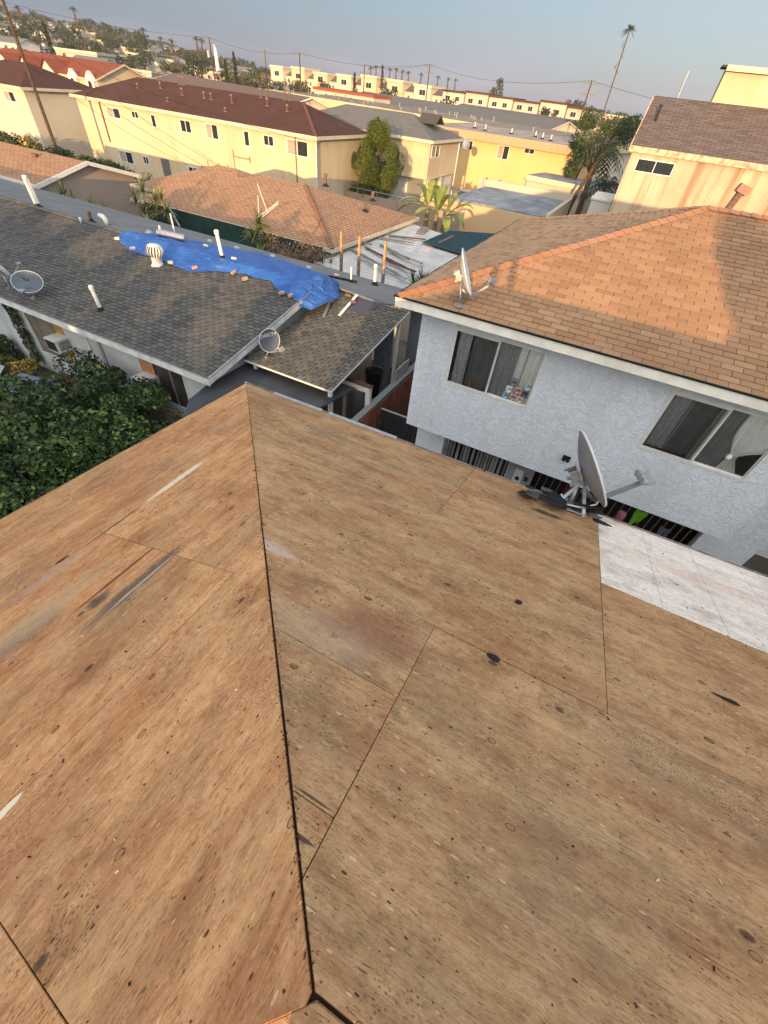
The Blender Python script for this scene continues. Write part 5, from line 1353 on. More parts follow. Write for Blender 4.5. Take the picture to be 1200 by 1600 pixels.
bush('flowering_shrub', 'yellowing shrub close to the lower end of the plywood eave', 'shrub', -11.3, 1.7, 0, mk(rr, -12.6, -10.2, 0.9, 2.6, 0.2, 1.0, 18, 0.25, 0.5), 360, 0.10, M['leaf_olive'], seed=26, stems=9)
bush('vine_mound', 'vine patch against the lowest part of the plywood eave', 'vine', -8.4, -0.6, 0, mk(rr, -10.4, -6.8, -2.4, 0.9, 0.3, 1.4, 26, 0.3, 0.7), 380, 0.12, M['leaf_green'], seed=7, stems=9)
bush('flowering_shrub', 'olive green shrub above the fallen grey sheets', 'shrub', -17.2, 5.9, 0, mk(rr, -18.8, -16.0, 5.0, 6.6, 0.1, 0.7, 18, 0.25, 0.5), 320, 0.10, M['leaf_olive'], seed=8, stems=8)
bush('vine_mound', 'dark creeper crowding the foot of the whitewashed wall', 'vine', -19.4, 6.4, 0, mk(rr, -21.8, -17.4, 5.6, 7.1, 0.1, 0.8, 24, 0.3, 0.55), 300, 0.11, M['leaf_dark'], seed=9, stems=8)
bush('wall_creeper', 'narrow creeper climbing the wall beside the tan blind', 'creeper', -17.3, 7.2, 0, [(-17.35 + 0.05 * math.sin(k * 2.1), 7.28, 0.5 + 0.22 * k, 0.22, 0.12, 0.2) for k in range(9)], 120, 0.09, M['leaf_dark'], seed=10, stems=3)
bush('vine_mound', 'leafy vine patch beyond the yellow tinged shrub', 'vine', -14.6, 2.2, 0, mk(rr, -17.0, -13.0, 0.8, 3.9, 0.2, 1.1, 30, 0.35, 0.7), 340, 0.12, M['leaf_green'], seed=11, stems=8)
bush('vine_mound', 'low green vines in the far part of the yard', 'vine', -18.6, 3.2, 0, mk(rr, -21, -16.8, 1.4, 4.8, 0.1, 0.6, 22, 0.35, 0.7), 280, 0.12, M['leaf_dark'], seed=12, stems=8)
bush('vine_mound', 'shadowed vine patch farthest along the plywood eave', 'vine', -11.4, -1.6, 0, mk(rr, -14, -9, -3.8, 0.4, 0.2, 1.2, 26, 0.35, 0.7), 320, 0.12, M['leaf_dark'], seed=13, stems=8)
# sapling leaves rising above the mound
bush('yard_weed', 'yellow stemmed weed growing on the ledge under the dark window', 'weed', -10.1, 7.0, 0.75, [(-10.1, 7.0, 1.0, 0.2, 0.15, 0.25), (-10.5, 7.0, 0.95, 0.15, 0.1, 0.15)], 45, 0.07, M['leaf_olive'], seed=15, stems=6)
mb = MB(); g_ = random.Random(4)
leaf_batch(mb, [(g_.uniform(-22, -4.8), g_.uniform(-6, 6.9), 0.12, 0.9, 0.9, 0.14) for _ in range(70)], 60, 0.11, 0.6, 1.0, 0, 31)
solo('ground_cover', mb, M['leaf_dark'], 'low ivy carpeting the ground of the overgrown yard', 'ground cover', kind='stuff')
# junk in the yard
def sheetp(pts, mat, name, label, cat, th=0.02):
    mb = MB(); mb.slab(pts, th); return solo(name, mb, mat, label, cat, origin=pts[0])
M['slate_sheet'] = simple('blue_grey_sheet', (0.13, 0.17, 0.22), 0.6, var=0.35, scale=4)
sheetp([(-15.7, 4.9, 0.95), (-13.7, 5.3, 1.1), (-13.8, 6.1, 1.2), (-15.5, 5.9, 1.05)], M['slate_sheet'], 'metal_sheet', 'long blue grey sheet lying on top of the shrubs', 'metal sheet')
sheetp([(-13.9, 4.9, 1.10), (-13.0, 5.0, 1.14), (-13.1, 5.7, 1.24), (-13.9, 5.6, 1.2)], M['slate_sheet'], 'metal_sheet', 'short blue grey sheet overlapping the end of the long one', 'metal sheet')
sheetp([(-15.6, 3.9, 0.8), (-14.2, 4.0, 0.9), (-14.2, 4.5, 0.95), (-15.5, 4.5, 0.85)], M['slate_sheet'], 'metal_sheet', 'dark blue sheet half buried in vines at the left edge', 'metal sheet')
sheetp([(-17.2, 5.1, 0.55), (-16.2, 5.2, 0.6), (-16.4, 5.9, 1.0), (-17.2, 5.9, 0.95)], M['galv'], 'metal_sheet', 'grey sheet propped up below the tan blind window', 'metal sheet')
sheetp([(-15.6, 6.35, 0.5), (-13.6, 6.4, 0.5), (-13.6, 7.1, 0.55), (-15.5, 7.1, 0.55)], simple('rust_brown_board', (0.12, 0.06, 0.04), 0.9, var=0.4), 'rusty_board', 'rust brown board lying below the west air conditioner', 'board')
mb = MB(); mb.tube([(-18.3, 5.4, 1.5), (-17.0, 4.9, 0.7)], 0.035, 8)
solo('white_pole', mb, M['white_pvc'], 'white pole leaning in the yard at the left edge', 'pole', origin=(-17.0, 4.9, 0.7))
mb = MB(); mb.beam((-14.0, 5.2, 1.27), (-13.4, 5.5, 1.3), 0.08, 0.03)
solo('loose_board', mb, M['dish_white'], 'pale stick lying on the blue grey sheets', 'board', origin=(-14.0, 5.2, 1.27))
# ================================================================== houses of the middle distance
def uvq(P):
    P = [Vector(p) for p in P]; e = (P[1] - P[0]).normalized(); n = (P[1] - P[0]).cross(P[2] - P[1]).normalized(); w = n.cross(e)
    return [((p - P[0]).dot(e), (p - P[0]).dot(w)) for p in P]
def block_house(name, label, A, B, depth, zw, roof='hip', rise=1.4, over=0.4, wallm=None, roofm=None, trim=None, wins=(), rwins=(), cat='house', group=None, z0=0, ridge_axis=None, frame=None, fh=0.18, inset=None):
    A, B = Vector((*A, 0)), Vector((*B, 0)); u = (B - A); L = u.length; u.normalize(); v = Vector((-u.y, u.x, 0))
    P = lambda a, b, z: A + u * a + v * b + Vector((0, 0, z))
    c = P(L / 2, depth / 2, z0)
    t = thing(name, label, cat, c, group)
    trim = trim or M['cream_trim']; frame = frame or M['white_trim']
    mb = MB()
    for (a0, b0, a1, b1) in ((0, 0, L, 0), (L, 0, L, depth), (L, depth, 0, depth), (0, depth, 0, 0)):
        mb.face([P(a0, b0, z0), P(a1, b1, z0), P(a1, b1, zw), P(a0, b0, zw)])
    zr_ = zw + rise; o = over; ax = ridge_axis or ('u' if L >= depth else 'v')
    ze = zw - 0.02
    E_ = [P(-o, -o, ze), P(L + o, -o, ze), P(L + o, depth + o, ze), P(-o, depth + o, ze)]
    rb = MB()
    if roof == 'hip':
        i_ = inset if inset is not None else (min(L, depth) / 2 + o)
        if ax == 'u': r0, r1 = P(-o + i_, depth / 2, zr_), P(L + o - i_, depth / 2, zr_)
        else: r0, r1 = P(L / 2, -o + i_, zr_), P(L / 2, depth + o - i_, zr_)
        if ax == 'u': fs = [[E_[0], E_[1], r1, r0], [E_[1], E_[2], r1], [E_[2], E_[3], r0, r1], [E_[3], E_[0], r0]]
        else: fs = [[E_[0], E_[1], r0], [E_[1], E_[2], r1, r0], [E_[2], E_[3], r1], [E_[3], E_[0], r0, r1]]
        for f in fs: rb.face(f, uv=uvq(f))
        rb.face([p for p in E_[::-1]], uv=uvq(E_[::-1]))
    elif roof == 'gable':
        if ax == 'u':
            r0, r1 = P(-o, depth / 2, zr_), P(L + o, depth / 2, zr_); fs = [[E_[0], E_[1], r1, r0], [E_[2], E_[3], r0, r1]]
            mb.face([P(L, 0, zw), P(L, depth, zw), P(L, depth / 2, zr_ - 0.1)]); mb.face([P(0, depth, zw), P(0, 0, zw), P(0, depth / 2, zr_ - 0.1)])
        else:
            r0, r1 = P(L / 2, -o, zr_), P(L / 2, depth + o, zr_); fs = [[E_[1], E_[2], r1, r0], [E_[3], E_[0], r0, r1]]
            mb.face([P(0, 0, zw), P(L, 0, zw), P(L / 2, 0, zr_ - 0.1)]); mb.face([P(L, depth, zw), P(0, depth, zw), P(L / 2, depth, zr_ - 0.1)])
        for f in fs:
            rb.face(f, uv=uvq(f)); g = [p - Vector((0, 0, 0.12)) for p in f][::-1]; rb.face(g, uv=uvq(g))
    else:
        f = [P(-o, -o, zr_), P(L + o, -o, zr_), P(L + o, depth + o, zr_), P(-o, depth + o, zr_)]
        rb.face(f, uv=uvq(f)); rb.face(E_[::-1], uv=uvq(E_[::-1]))
        if roof == 'mansard':
            k = 0.0
    part('wall', mb, wallm, t)
    part('roof', rb, roofm, t)
    fb = MB()
    if roof in ('hip', 'flat'):
        top = ze + 0.03 if roof == 'hip' else zr_ - 0.004
        bot = ze - fh
        for p, q in zip(E_, E_[1:] + E_[:1]):
            d = (q - p).normalized(); nn = Vector((d.y, -d.x, 0))
            p2, q2 = p + nn * 0.004, q + nn * 0.004
            mk_ = lambda z, s_: Vector((s_.x, s_.y, z))
            fb.beam(Vector((p2.x, p2.y, (top + bot) / 2)), Vector((q2.x, q2.y, (top + bot) / 2)), 0.05, top - bot)
    else:
        if ax == 'u':
            for b in (-o, depth + o): fb.beam(P(-o, b, ze - 0.05), P(L + o, b, ze - 0.05), 0.05, fh)
            for a in (-o, L + o):
                for b in (-o, depth + o): fb.beam(P(a, b, ze - 0.04), P(a, depth / 2, zr_ - 0.06), 0.06, fh)
        else:
            for a in (-o, L + o): fb.beam(P(a, -o, ze - 0.05), P(a, depth + o, ze - 0.05), 0.05, fh)
            for b in (-o, depth + o):
                for a in (-o, L + o): fb.beam(P(a, b, ze - 0.04), P(L / 2, b, zr_ - 0.06), 0.06, fh)
    part('fascia', fb, trim, t)
    for w in wins:
        flat_window(t, P(0, 0, 0), u, -v, w[0], w[1], w[2], w[3], frame, w[4] if len(w) > 4 else True, curtain=M['room_blind'] if (len(w) > 5 and w[5]) else None)
    for w in rwins: flat_window(t, P(L, 0, 0), v, u, w[0], w[1], w[2], w[3], frame, w[4] if len(w) > 4 else True, curtain=M['room_blind'] if (len(w) > 5 and w[5]) else None)
    t['P'] = 0; del t['P']
    return t, P

M['room_blind'] = simple('room_blind', (0.34, 0.31, 0.25), 0.8, var=0.15)
M['sh_red'] = shingle_uv('dark_red_brown_shingle', [(0.072, 0.035, 0.028), (0.105, 0.050, 0.038), (0.085, 0.043, 0.036)], 0.16, 0.5, 0.012, 0.4, (0.16, 0.08, 0.06), 0.3)
M['sh_grey'] = shingle_uv('mid_grey_shingle', [(0.13, 0.125, 0.115), (0.19, 0.18, 0.165), (0.16, 0.155, 0.15)], 0.16, 0.45, 0.012, 0.4, (0.22, 0.2, 0.17), 0.3)
M['sh_taupe'] = shingle_uv('taupe_shingle', [(0.10, 0.075, 0.068), (0.155, 0.118, 0.105), (0.21, 0.165, 0.145)], 0.17, 0.6, 0.018, 0.8, (0.12, 0.1, 0.09), 0.25)
M['sh_brown'] = shingle_uv('sunlit_brown_shingle', [(0.34, 0.185, 0.105), (0.52, 0.30, 0.175), (0.44, 0.255, 0.155)], 0.17, 0.42, 0.02, 0.8, (0.22, 0.14, 0.09), 0.3)
M['tile_red'] = shingle_uv('red_clay_tile', [(0.30, 0.075, 0.04), (0.38, 0.11, 0.06), (0.26, 0.08, 0.05)], 0.3, 0.25, 0.03, 0.9, (0.2, 0.08, 0.05), 0.3)
M['gravel_roof'] = simple('tan_gravel_roof', (0.27, 0.21, 0.16), 0.95, var=0.3, scale=0.8, bump=0.4)
M['pale_roof'] = simple('pale_coated_roof', (0.38, 0.30, 0.245), 0.9, var=0.25, scale=0.5)
M['grey_roof'] = simple('grey_coated_roof', (0.25, 0.27, 0.29), 0.9, var=0.25, scale=0.7)
M['yellow_wall'] = stucco('pale_yellow_stucco', (0.64, 0.53, 0.35), (0.48, 0.33, 0.20), 0.5, 0.3, streak=0.3)
M['peach_wall'] = stucco('peach_beige_stucco', (0.60, 0.50, 0.38), (0.35, 0.28, 0.2), 0.3, 0.3)
M['cream_wall'] = stucco('cream_stucco', (0.64, 0.57, 0.44), (0.4, 0.32, 0.22), 0.3, 0.3)
M['orange_wall'] = stucco('warm_ochre_stucco', (0.74, 0.48, 0.22), (0.5, 0.3, 0.14), 0.2, 0.25)
M['white_wall'] = stucco('off_white_stucco', (0.70, 0.67, 0.60), (0.35, 0.32, 0.26), 0.3, 0.3)
M['tan_wall'] = stucco('streaked_tan_stucco', (0.56, 0.46, 0.33), (0.30, 0.20, 0.13), 0.4, 0.35, streak=0.95)

# ---- yellow apartment building
yb, YP = block_house('yellow_apartment_building', 'long pale yellow two storey building with a dark red brown hip roof', (-49.6, 34.4), (-23.5, 34.4), 7.9, 5.32, 'hip', 1.55, 0.32, M['yellow_wall'], M['sh_red'],
    wins=[(3.75, 4.16, 1.7, 0.72, True, True), (6.9, 4.40, 0.85, 0.5), (9.2, 4.05, 0.55, 0.85, False), (12.55, 4.10, 1.2, 0.82), (15.35, 4.02, 1.3, 0.96, True, True), (19.3, 3.98, 0.55, 0.96, False), (21.25, 4.25, 1.0, 0.66), (23.45, 3.98, 2.0, 0.96, True, True),
          (3.8, 1.05, 1.8, 0.9, True, True), (6.95, 1.28, 0.7, 0.62), (12.5, 1.25, 1.1, 0.62), (14.6, 1.0, 1.6, 0.8)], cat='building')
mb = MB(); mb.bx(-40.3, -39.4, 34.33, 34.4, 0.0, 2.0); d_ = part('door', mb, simple('dark_grey_door', (0.15, 0.14, 0.13), 0.6), yb)
mb = MB(); mb.bx(-39.55, -39.48, 34.28, 34.33, 0.95, 1.02); part('handle', mb, M['galv'], d_)
mb = MB(); mb.tube([(-23.2, 34.1, 5.2), (-23.38, 34.3, 5.0), (-23.38, 34.3, 0.3)], 0.06, 8); part('downpipe', mb, M['dish_white'], yb)
mb = MB(); mb.tube([(-25.3, 34.34, 5.1), (-25.3, 34.34, 2.2)], 0.035, 6); part('conduit', mb, M['rust'], yb)
mb = MB(); mb.tube([(-46.5, 34.32, 5.1), (-46.5, 34.32, 2.4)], 0.06, 6); part('conduit', mb, M['rust'], yb)
mb = MB()
mb.tube([(-35.4, 34.3, 0.6), (-35.4, 34.3, 2.1), (-31.6, 34.3, 2.1), (-31.6, 34.3, 3.2), (-29.9, 34.3, 3.2)], 0.03, 6)
for x in (-34.6, -33.4, -32.4): mb.tube([(x, 34.3, 2.1), (x, 34.3, 2.55)], 0.025, 5)
mb.tube([(-31.6, 34.3, 3.2), (-31.6, 34.3, 3.6)], 0.025, 5); mb.tube([(-29.9, 34.3, 2.95), (-29.9, 34.3, 3.4)], 0.025, 5)
part('conduit', mb, M['rust'], yb)
ridge_caps('ridge_caps', (-23.2, 34.1, 5.34), (-27.25, 38.35, 6.90), yb, simple('brown_cap', (0.16, 0.065, 0.045), 0.9), 0.14, step=0.3, drop=0.05)
zy = lambda y: 5.33 + (y - 34.08) * 0.365
k = 0
for (x, y, hh) in [(-43.77, 36.6, .25), (-42.91, 38.3, .45), (-42.26, 38.3, .45), (-41.46, 37.05, .35), (-40.1, 38.1, .5), (-39.7, 38.1, .5), (-38.48, 36.57, .4), (-36.08, 36.61, .35), (-35.3, 36.59, .35), (-33.12, 36.61, .45), (-31.2, 38.0, .5), (-30.5, 37.9, .55), (-29.77, 36.93, .45), (-28.97, 38.2, .45), (-28.47, 38.2, .45), (-27.6, 36.63, .35), (-39.0, 35.31, .2), (-32.7, 35.26, .2)]:
    t = thing('roof_vent', f"rusty roof vent, {ordn[k] if k < 15 else ['sixteenth of the upper row', 'squat one near the eave to the west', 'squat one near the eave to the east'][k - 15]}{' from the west' if k < 15 else ''} on the red brown roof", 'roof vent', (x, y, zy(y)), 'vents on the red brown roof')
    mb = MB(); mb.tube([(x, y, zy(y) - 0.1), (x, y, zy(y) + hh)], 0.05, 8); mb.lathe((x, y, zy(y) - 0.02), [(0.2, 0), (0.12, 0.08)], 8); part('pipe', mb, M['rust'], t)
    mb = MB(); mb.lathe((x, y, zy(y) + hh - 0.03), [(0.05, 0), (0.10, 0.02), (0.09, 0.08), (0, 0.11)], 8); part('cap', mb, simple('rust_pink', (0.28, 0.19, 0.16), 0.8), t)
    k += 1
# ---- cream building with red brown roof on the far left
lb, _ = block_house('cream_building', 'cream two storey building at the left edge under a dark brown roof', (-66, 33.0), (-54.8, 33.0), 7.6, 5.3, 'hip', 1.5, 0.35, M['cream_wall'], M['sh_red'], wins=[(8.0, 4.1, 1.6, 0.75, True, True), (3.0, 4.1, 1.5, 0.75)], cat='building')
# ---- left brown gabled house
ld, _ = block_house('brown_gabled_house', 'low house with a brown shingle roof and white gable boards beside the grey roof', (-44.0, 17.6), (-31.15, 17.6), 6.4, 2.72, 'gable', 0.88, 0.30, stucco('dusky_pink_stucco', (0.42, 0.33, 0.28), (0.25, 0.2, 0.17), 0.25), M['sh_brown'], M['white_trim'], ridge_axis='u', fh=0.2)
vent_pipe(-34.5, 20.0, 3.4, 0.12, 0.14, 'squat dark vent on the brown gabled roof', M['rust'], boot=False)
# ---- hip roofed house in the middle
zd = 2.6
dh, _ = block_house('brown_hip_house', 'single storey house with a sunlit brown shingle hip roof in the middle of the block', (-26.2, 20.15), (-13.0, 20.15), 9.8, 2.6, 'hip', 1.40, 0.32, M['cream_wall'], M['sh_brown'], cat='house', fh=0.14)
dh2, _ = block_house('brown_side_roof_house', 'smaller brown shingle roof tucked behind the west end of the sunlit hip roof', (-29.2, 22.6), (-20.5, 22.6), 7.2, 2.6, 'hip', 1.25, 0.3, M['cream_wall'], M['sh_brown'], cat='house', fh=0.14)
ridge_caps('ridge_caps', (-12.68, 19.83, 2.64), (-17.85, 25.0, 4.02), dh, simple('brown_cap', (0.26, 0.13, 0.075), 0.9), 0.13, step=0.3, drop=0.05)
zdf = lambda y: 2.6 + (y - 19.83) * 0.266
t = thing('roof_antenna', 'broken white antenna frame on the near slope of the sunlit hip roof', 'antenna', (-18.0, 21.6, zdf(21.6)))
mb = MB(); mb.tube([(-17.9, 21.5, zdf(21.5)), (-18.5, 21.6, zdf(21.6) + 1.15)], 0.022, 6); part('pole', mb, M['dish_white'], t)
mb = MB(); mb.tube([(-18.35, 21.3, zdf(21.3)), (-18.45, 21.5, zdf(21.5) + 0.7)], 0.02, 6); mb.tube([(-18.1, 20.9, zdf(20.9)), (-17.3, 21.6, zdf(21.6) + 0.5), (-17.2, 21.6, zdf(21.6) + 0.6)], 0.02, 6); mb.tube([(-17.9, 21.0, zdf(21.0)), (-17.2, 21.6, zdf(21.6) + 0.5)], 0.02, 6)
part('brace', mb, M['dish_white'], t)
def east_z(x): return 2.6 + (-12.68 - x) * 0.266
for (x, y, hh, lb_) in [(-15.3, 28.6, 0.35, 'rusty vent with a pinkish cap nearest the far corner of the sunlit hip roof'), (-17.5, 26.6, 0.5, 'winged rusty vent near the apex of the sunlit hip roof'), (-14.6, 26.4, 0.3, 'small pink vent on the east slope of the sunlit hip roof')]:
    vent_pipe(x, y, east_z(x), hh, 0.09, lb_, M['rust'])
# green screened fence behind the long grey roof
t = thing('green_screen_fence', 'long fence covered in dark green windscreen cloth behind the grey roof', 'fence', (-19, 18.9, 0))
mb = MB(); mb.bx(-24.2, -12.6, 18.88, 18.90, 0.0, 2.86); part('screen', mb, simple('dark_green_cloth', (0.012, 0.045, 0.033), 0.85, var=0.25, scale=1.2), t)
mb = MB()
for x in np.arange(-24.2, -12.5, 2.3): mb.tube([(x, 18.94, 0), (x, 18.94, 2.95)], 0.03, 6)
part('posts', mb, M['galv'], t)
mb = MB(); mb.tube([(-21.9, 18.3, 3.4), (-21.2, 18.3, 2.3)], 0.05, 8)
solo('grey_pole', mb, M['galv'], 'grey pole leaning beside the spiky plant at the end of the green fence', 'pole', origin=(-21.5, 18.3, 2.5))
# white patio roof with planks and dark teal tarp
t = thing('white_patio_roof', 'whitish corrugated patio roof littered with planks beside the sunlit hip roof', 'patio roof', (-10, 23, 0))
mb = MB(); mb.slab([(-13.0, 18.6, 2.22), (-7.2, 18.3, 2.22), (-7.75, 25.2, 2.30), (-9.9, 28.6, 2.36), (-12.65, 29.4, 2.36), (-12.72, 20.0, 2.26)], 0.06)
tw = NT('whitewashed_corrugated', 0.8, 0.2); p_ = tw.coord('Object')
cc = tw.ramp(tw.noise(p_, 1.1, 6, 0.65), [(0.35, (0.44, 0.43, 0.42)), (0.7, (0.66, 0.62, 0.56))])
wv = tw.math('SINE', tw.math('MULTIPLY', tw.sep(p_)[1], 18.0)); tw.color(tw.mix(tw.ramp(wv, [(0.0, 0.25), (0.4, 0.0)]), cc, (0.28, 0.28, 0.29))); tw.bump(wv, 0.6, 0.02)
part('sheet', mb, tw.m, t)
mb = MB(); mb.bx(-12.9, -7.1, 18.2, 18.28, 1.6, 2.2); part('front_board', mb, M['white_wall'], t)
mb = MB(); mb.bx(-13.2, -6.6, 18.30, 18.40, 0, 1.9); part('wall', mb, M['cream_wall'], t)
rr = random.Random(5)
pw = [M['old_wood'], M['brown_wood'], M['galv'], M['old_wood']]
pl = [((-12.6, 21.5), (-8.4, 19.2)), ((-12.2, 22.3), (-9.0, 20.6)), ((-11.6, 20.6), (-9.4, 19.4)), ((-11.9, 23.4), (-9.4, 21.9)), ((-12.6, 24.6), (-10.6, 24.9)), ((-12.4, 25.4), (-10.4, 26.2)), ((-10.3, 26.4), (-10.0, 28.4)), ((-9.6, 26.2), (-9.5, 28.3)), ((-11.3, 27.4), (-11.6, 28.9)),
      ((-10.4, 21.0), (-8.3, 20.2)), ((-9.2, 19.8), (-8.2, 18.9)), ((-11.0, 22.6), (-8.6, 21.6)), ((-12.8, 22.9), (-12.0, 22.6))]
lbl = ['longest grey plank, lowest on the white patio roof', 'second long plank above the lowest one on the white patio roof', 'short metal strip low on the white patio roof', 'grey plank crossing the middle of the white patio roof', 'dark plank lying level near the brown roof edge', 'dark plank just above the level one', 'grey plank pointing away near the top of the white roof', 'reddish plank pointing away beside the teal tarp', 'wide short board at the top corner of the white roof',
       'thin plank in the lower middle of the white roof', 'short plank at the lower east end of the white roof', 'brown strip across the middle of the white roof', 'stub of wood at the west edge of the white roof']
for i, ((xa, ya), (xb, yb_)) in enumerate(pl):
    mb = MB(); z = 2.36 + i * 0.006; mb.beam((xa, ya, z + 0.0), (xb, yb_, z + 0.05), 0.14 if i != 8 else 0.5, 0.04)
    solo('plank', mb, pw[i % 4] if i != 7 else simple('reddish_plank', (0.26, 0.12, 0.085), 0.8), lbl[i], 'plank', 'planks on the white patio roof', origin=(xa, ya, z))
mb = MB(); N = 14; V = []
for i in range(N + 1):
    for j in range(N + 1):
        a, b = i / N, j / N
        p0 = Vector((-10.35, 25.5, 2.42)).lerp(Vector((-7.0, 24.9, 2.42)), a); p1 = Vector((-10.1, 29.2, 2.5)).lerp(Vector((-7.2, 31.4, 2.5)), a); p = p0.lerp(p1, b)
        V.append((p.x, p.y, p.z - 0.05 * math.sin(math.pi * a) * math.sin(math.pi * b)))
mb.quads(V, [(i * (N + 1) + j, (i + 1) * (N + 1) + j, (i + 1) * (N + 1) + j + 1, i * (N + 1) + j + 1) for i in range(N) for j in range(N)])
solo('teal_shade_cloth', mb, simple('dark_teal_cloth', (0.012, 0.045, 0.055), 0.85, var=0.2, scale=1.5), 'dark teal shade cloth stretched beside the white patio roof', 'shade cloth', smooth=True, origin=(-9, 28, 2.4))
for k, (x, zt) in enumerate([(-10.62, 4.1), (-9.75, 4.1), (-8.55, 4.12)]):
    t = thing('timber_post', f"upright timber post with a fresh orange top, {['westmost', 'middle', 'eastmost'][k]} of three behind the rolled roofing", 'post', (x, 17.3, 0), 'timber posts behind the rolled roofing')
    mb = MB(); mb.bx(x - 0.055, x + 0.055, 17.25, 17.35, 0, zt - 0.75 - 0.1 * k); part('lower_post', mb, M['old_wood'], t)
    mb = MB(); mb.bx(x - 0.045, x + 0.045, 17.26, 17.34, zt - 0.75 - 0.1 * k, zt); part('upper_post', mb, M['raw_wood'], t)

# ---- spiky plants, dry bush, banana
def blade_plant(name, label, cat, x, y, z, n, L, w, mat, seed=1, droop=0.5, trunk=0.0, group=None, spread=1.0, top=None):
    t = thing(name, label, cat, (x, y, z), group); rr = random.Random(seed)
    if trunk:
        mb = MB(); mb.tube([(x, y, z), (x + 0.05, y, z + trunk)], [0.08, 0.06], 7); part('trunk', mb, M['bark'], t)
    heads = [(x, y, z + trunk)] if not top else top
    mb = MB()
    for (hx, hy, hz) in heads:
        for i in range(n):
            a = rr.uniform(0, 6.283); e = rr.uniform(-0.1, 1.35) * spread; l = L * rr.uniform(0.6, 1.1)
            d = Vector((math.cos(a) * math.cos(e), math.sin(a) * math.cos(e), math.sin(e))); s_ = Vector((-math.sin(a), math.cos(a), 0))
            tn = rr.random(); pts = []
            for k in range(5):
                q = k / 4; c = Vector((hx, hy, hz)) + d * l * q - Vector((0, 0, 1)) * droop * l * q * q * math.cos(e); ww = w * (1 - q) ** 0.6 * (0.5 + q if q < 0.3 else 1)
                pts.append((c + s_ * ww * 0.5, c - s_ * ww * 0.5))
            V = [p for pr in pts for p in pr]
            mb.quads(V, [(2 * k, 2 * k + 1, 2 * k + 3, 2 * k + 2) for k in range(4)], tone=tn)
    part('foliage', mb, mat, t)
    return t
M['blade'] = foliage_mat('strap_leaf', [(0.03, 0.055, 0.012), (0.075, 0.11, 0.025), (0.16, 0.17, 0.045), (0.30, 0.24, 0.07)])
blade_plant('yucca', 'spiky yellow green plant standing against the green screen fence', 'plant', -15.4, 17.9, 0.6, 46, 0.95, 0.07, M['blade'], 3, 0.5, top=[(-15.5, 17.9, 3.2), (-15.2, 17.9, 2.75), (-15.8, 17.8, 2.8), (-15.4, 17.8, 3.5), (-14.9, 17.8, 2.6)])
blade_plant('yucca', 'large spiky plant at the west end of the green screen fence', 'plant', -22.6, 18.1, 0.6, 44, 0.95, 0.07, M['blade'], 4, 0.5, top=[(-23.2, 18.2, 3.5), (-22.4, 18.2, 3.2), (-21.8, 18.0, 3.3), (-23.7, 18.0, 3.0), (-22.2, 17.9, 2.8), (-21.5, 17.9, 2.9), (-23.0, 17.8, 2.6)])
blade_plant('yucca', 'low spiky plant in front of the dusky gable wall', 'plant', -28.3, 17.2, 1.5, 34, 0.9, 0.07, M['blade'], 5, 0.6, top=[(-28.6, 17.2, 2.6), (-27.8, 17.2, 2.5), (-28.1, 17.1, 2.8)])
blade_plant('yucca', 'small spiky plant between the low one and the large clump', 'plant', -25.8, 17.2, 1.2, 26, 0.8, 0.07, M['blade'], 6, 0.6, top=[(-26.2, 17.2, 2.5), (-25.4, 17.2, 2.35)])
blade_plant('spiky_plant', 'dark spiky plant at the east corner of the white patio roof', 'plant', -6.9, 17.6, 1.5, 44, 0.85, 0.06, foliage_mat('dark_strap', [(0.012, 0.03, 0.01), (0.03, 0.06, 0.02), (0.06, 0.09, 0.03)]), 7, 0.35, top=[(-6.9, 17.6, 2.9), (-7.2, 17.5, 2.7)])
blade_plant('spiky_plant', 'small spiky plant at the foot of the westmost timber post', 'plant', -10.9, 16.9, 1.5, 36, 0.45, 0.035, M['blade'], 8, 0.3, top=[(-10.9, 16.9, 2.95)])
def dry_bush():
    t = thing('dry_bush', 'bare dry brown bush leaning over the edge of the rolled roofing', 'bush', (-13.2, 17.4, 1.5)); rr = random.Random(12); mb = MB(); lb2 = MB(); lv = []
    for i in range(60):
        a = rr.uniform(0, 6.28); p = Vector((-13.2 + rr.uniform(-0.5, 0.5), 17.4, 2.2)); pts = [p]
        for k in range(4):
            p = p + Vector((math.cos(a) * 0.28 + rr.uniform(-.1, .1), math.sin(a) * 0.15 + rr.uniform(-.1, .1), rr.uniform(0.0, 0.38))); pts.append(p)
        mb.tube(pts, [0.03, 0.022, 0.015, 0.01, 0.005], 5, cap=False); lv.append((p.x, p.y, p.z, 0.3, 0.25, 0.25))
    part('branches', mb, simple('dry_branch', (0.20, 0.13, 0.09), 0.9), t)
    leaf_batch(lb2, lv, 24, 0.10, 0.35, 0.1, 0.5, 41); part('foliage', lb2, foliage_mat('withered_leaf', [(0.12, 0.07, 0.045), (0.22, 0.13, 0.08), (0.34, 0.22, 0.14)]), t)
dry_bush()
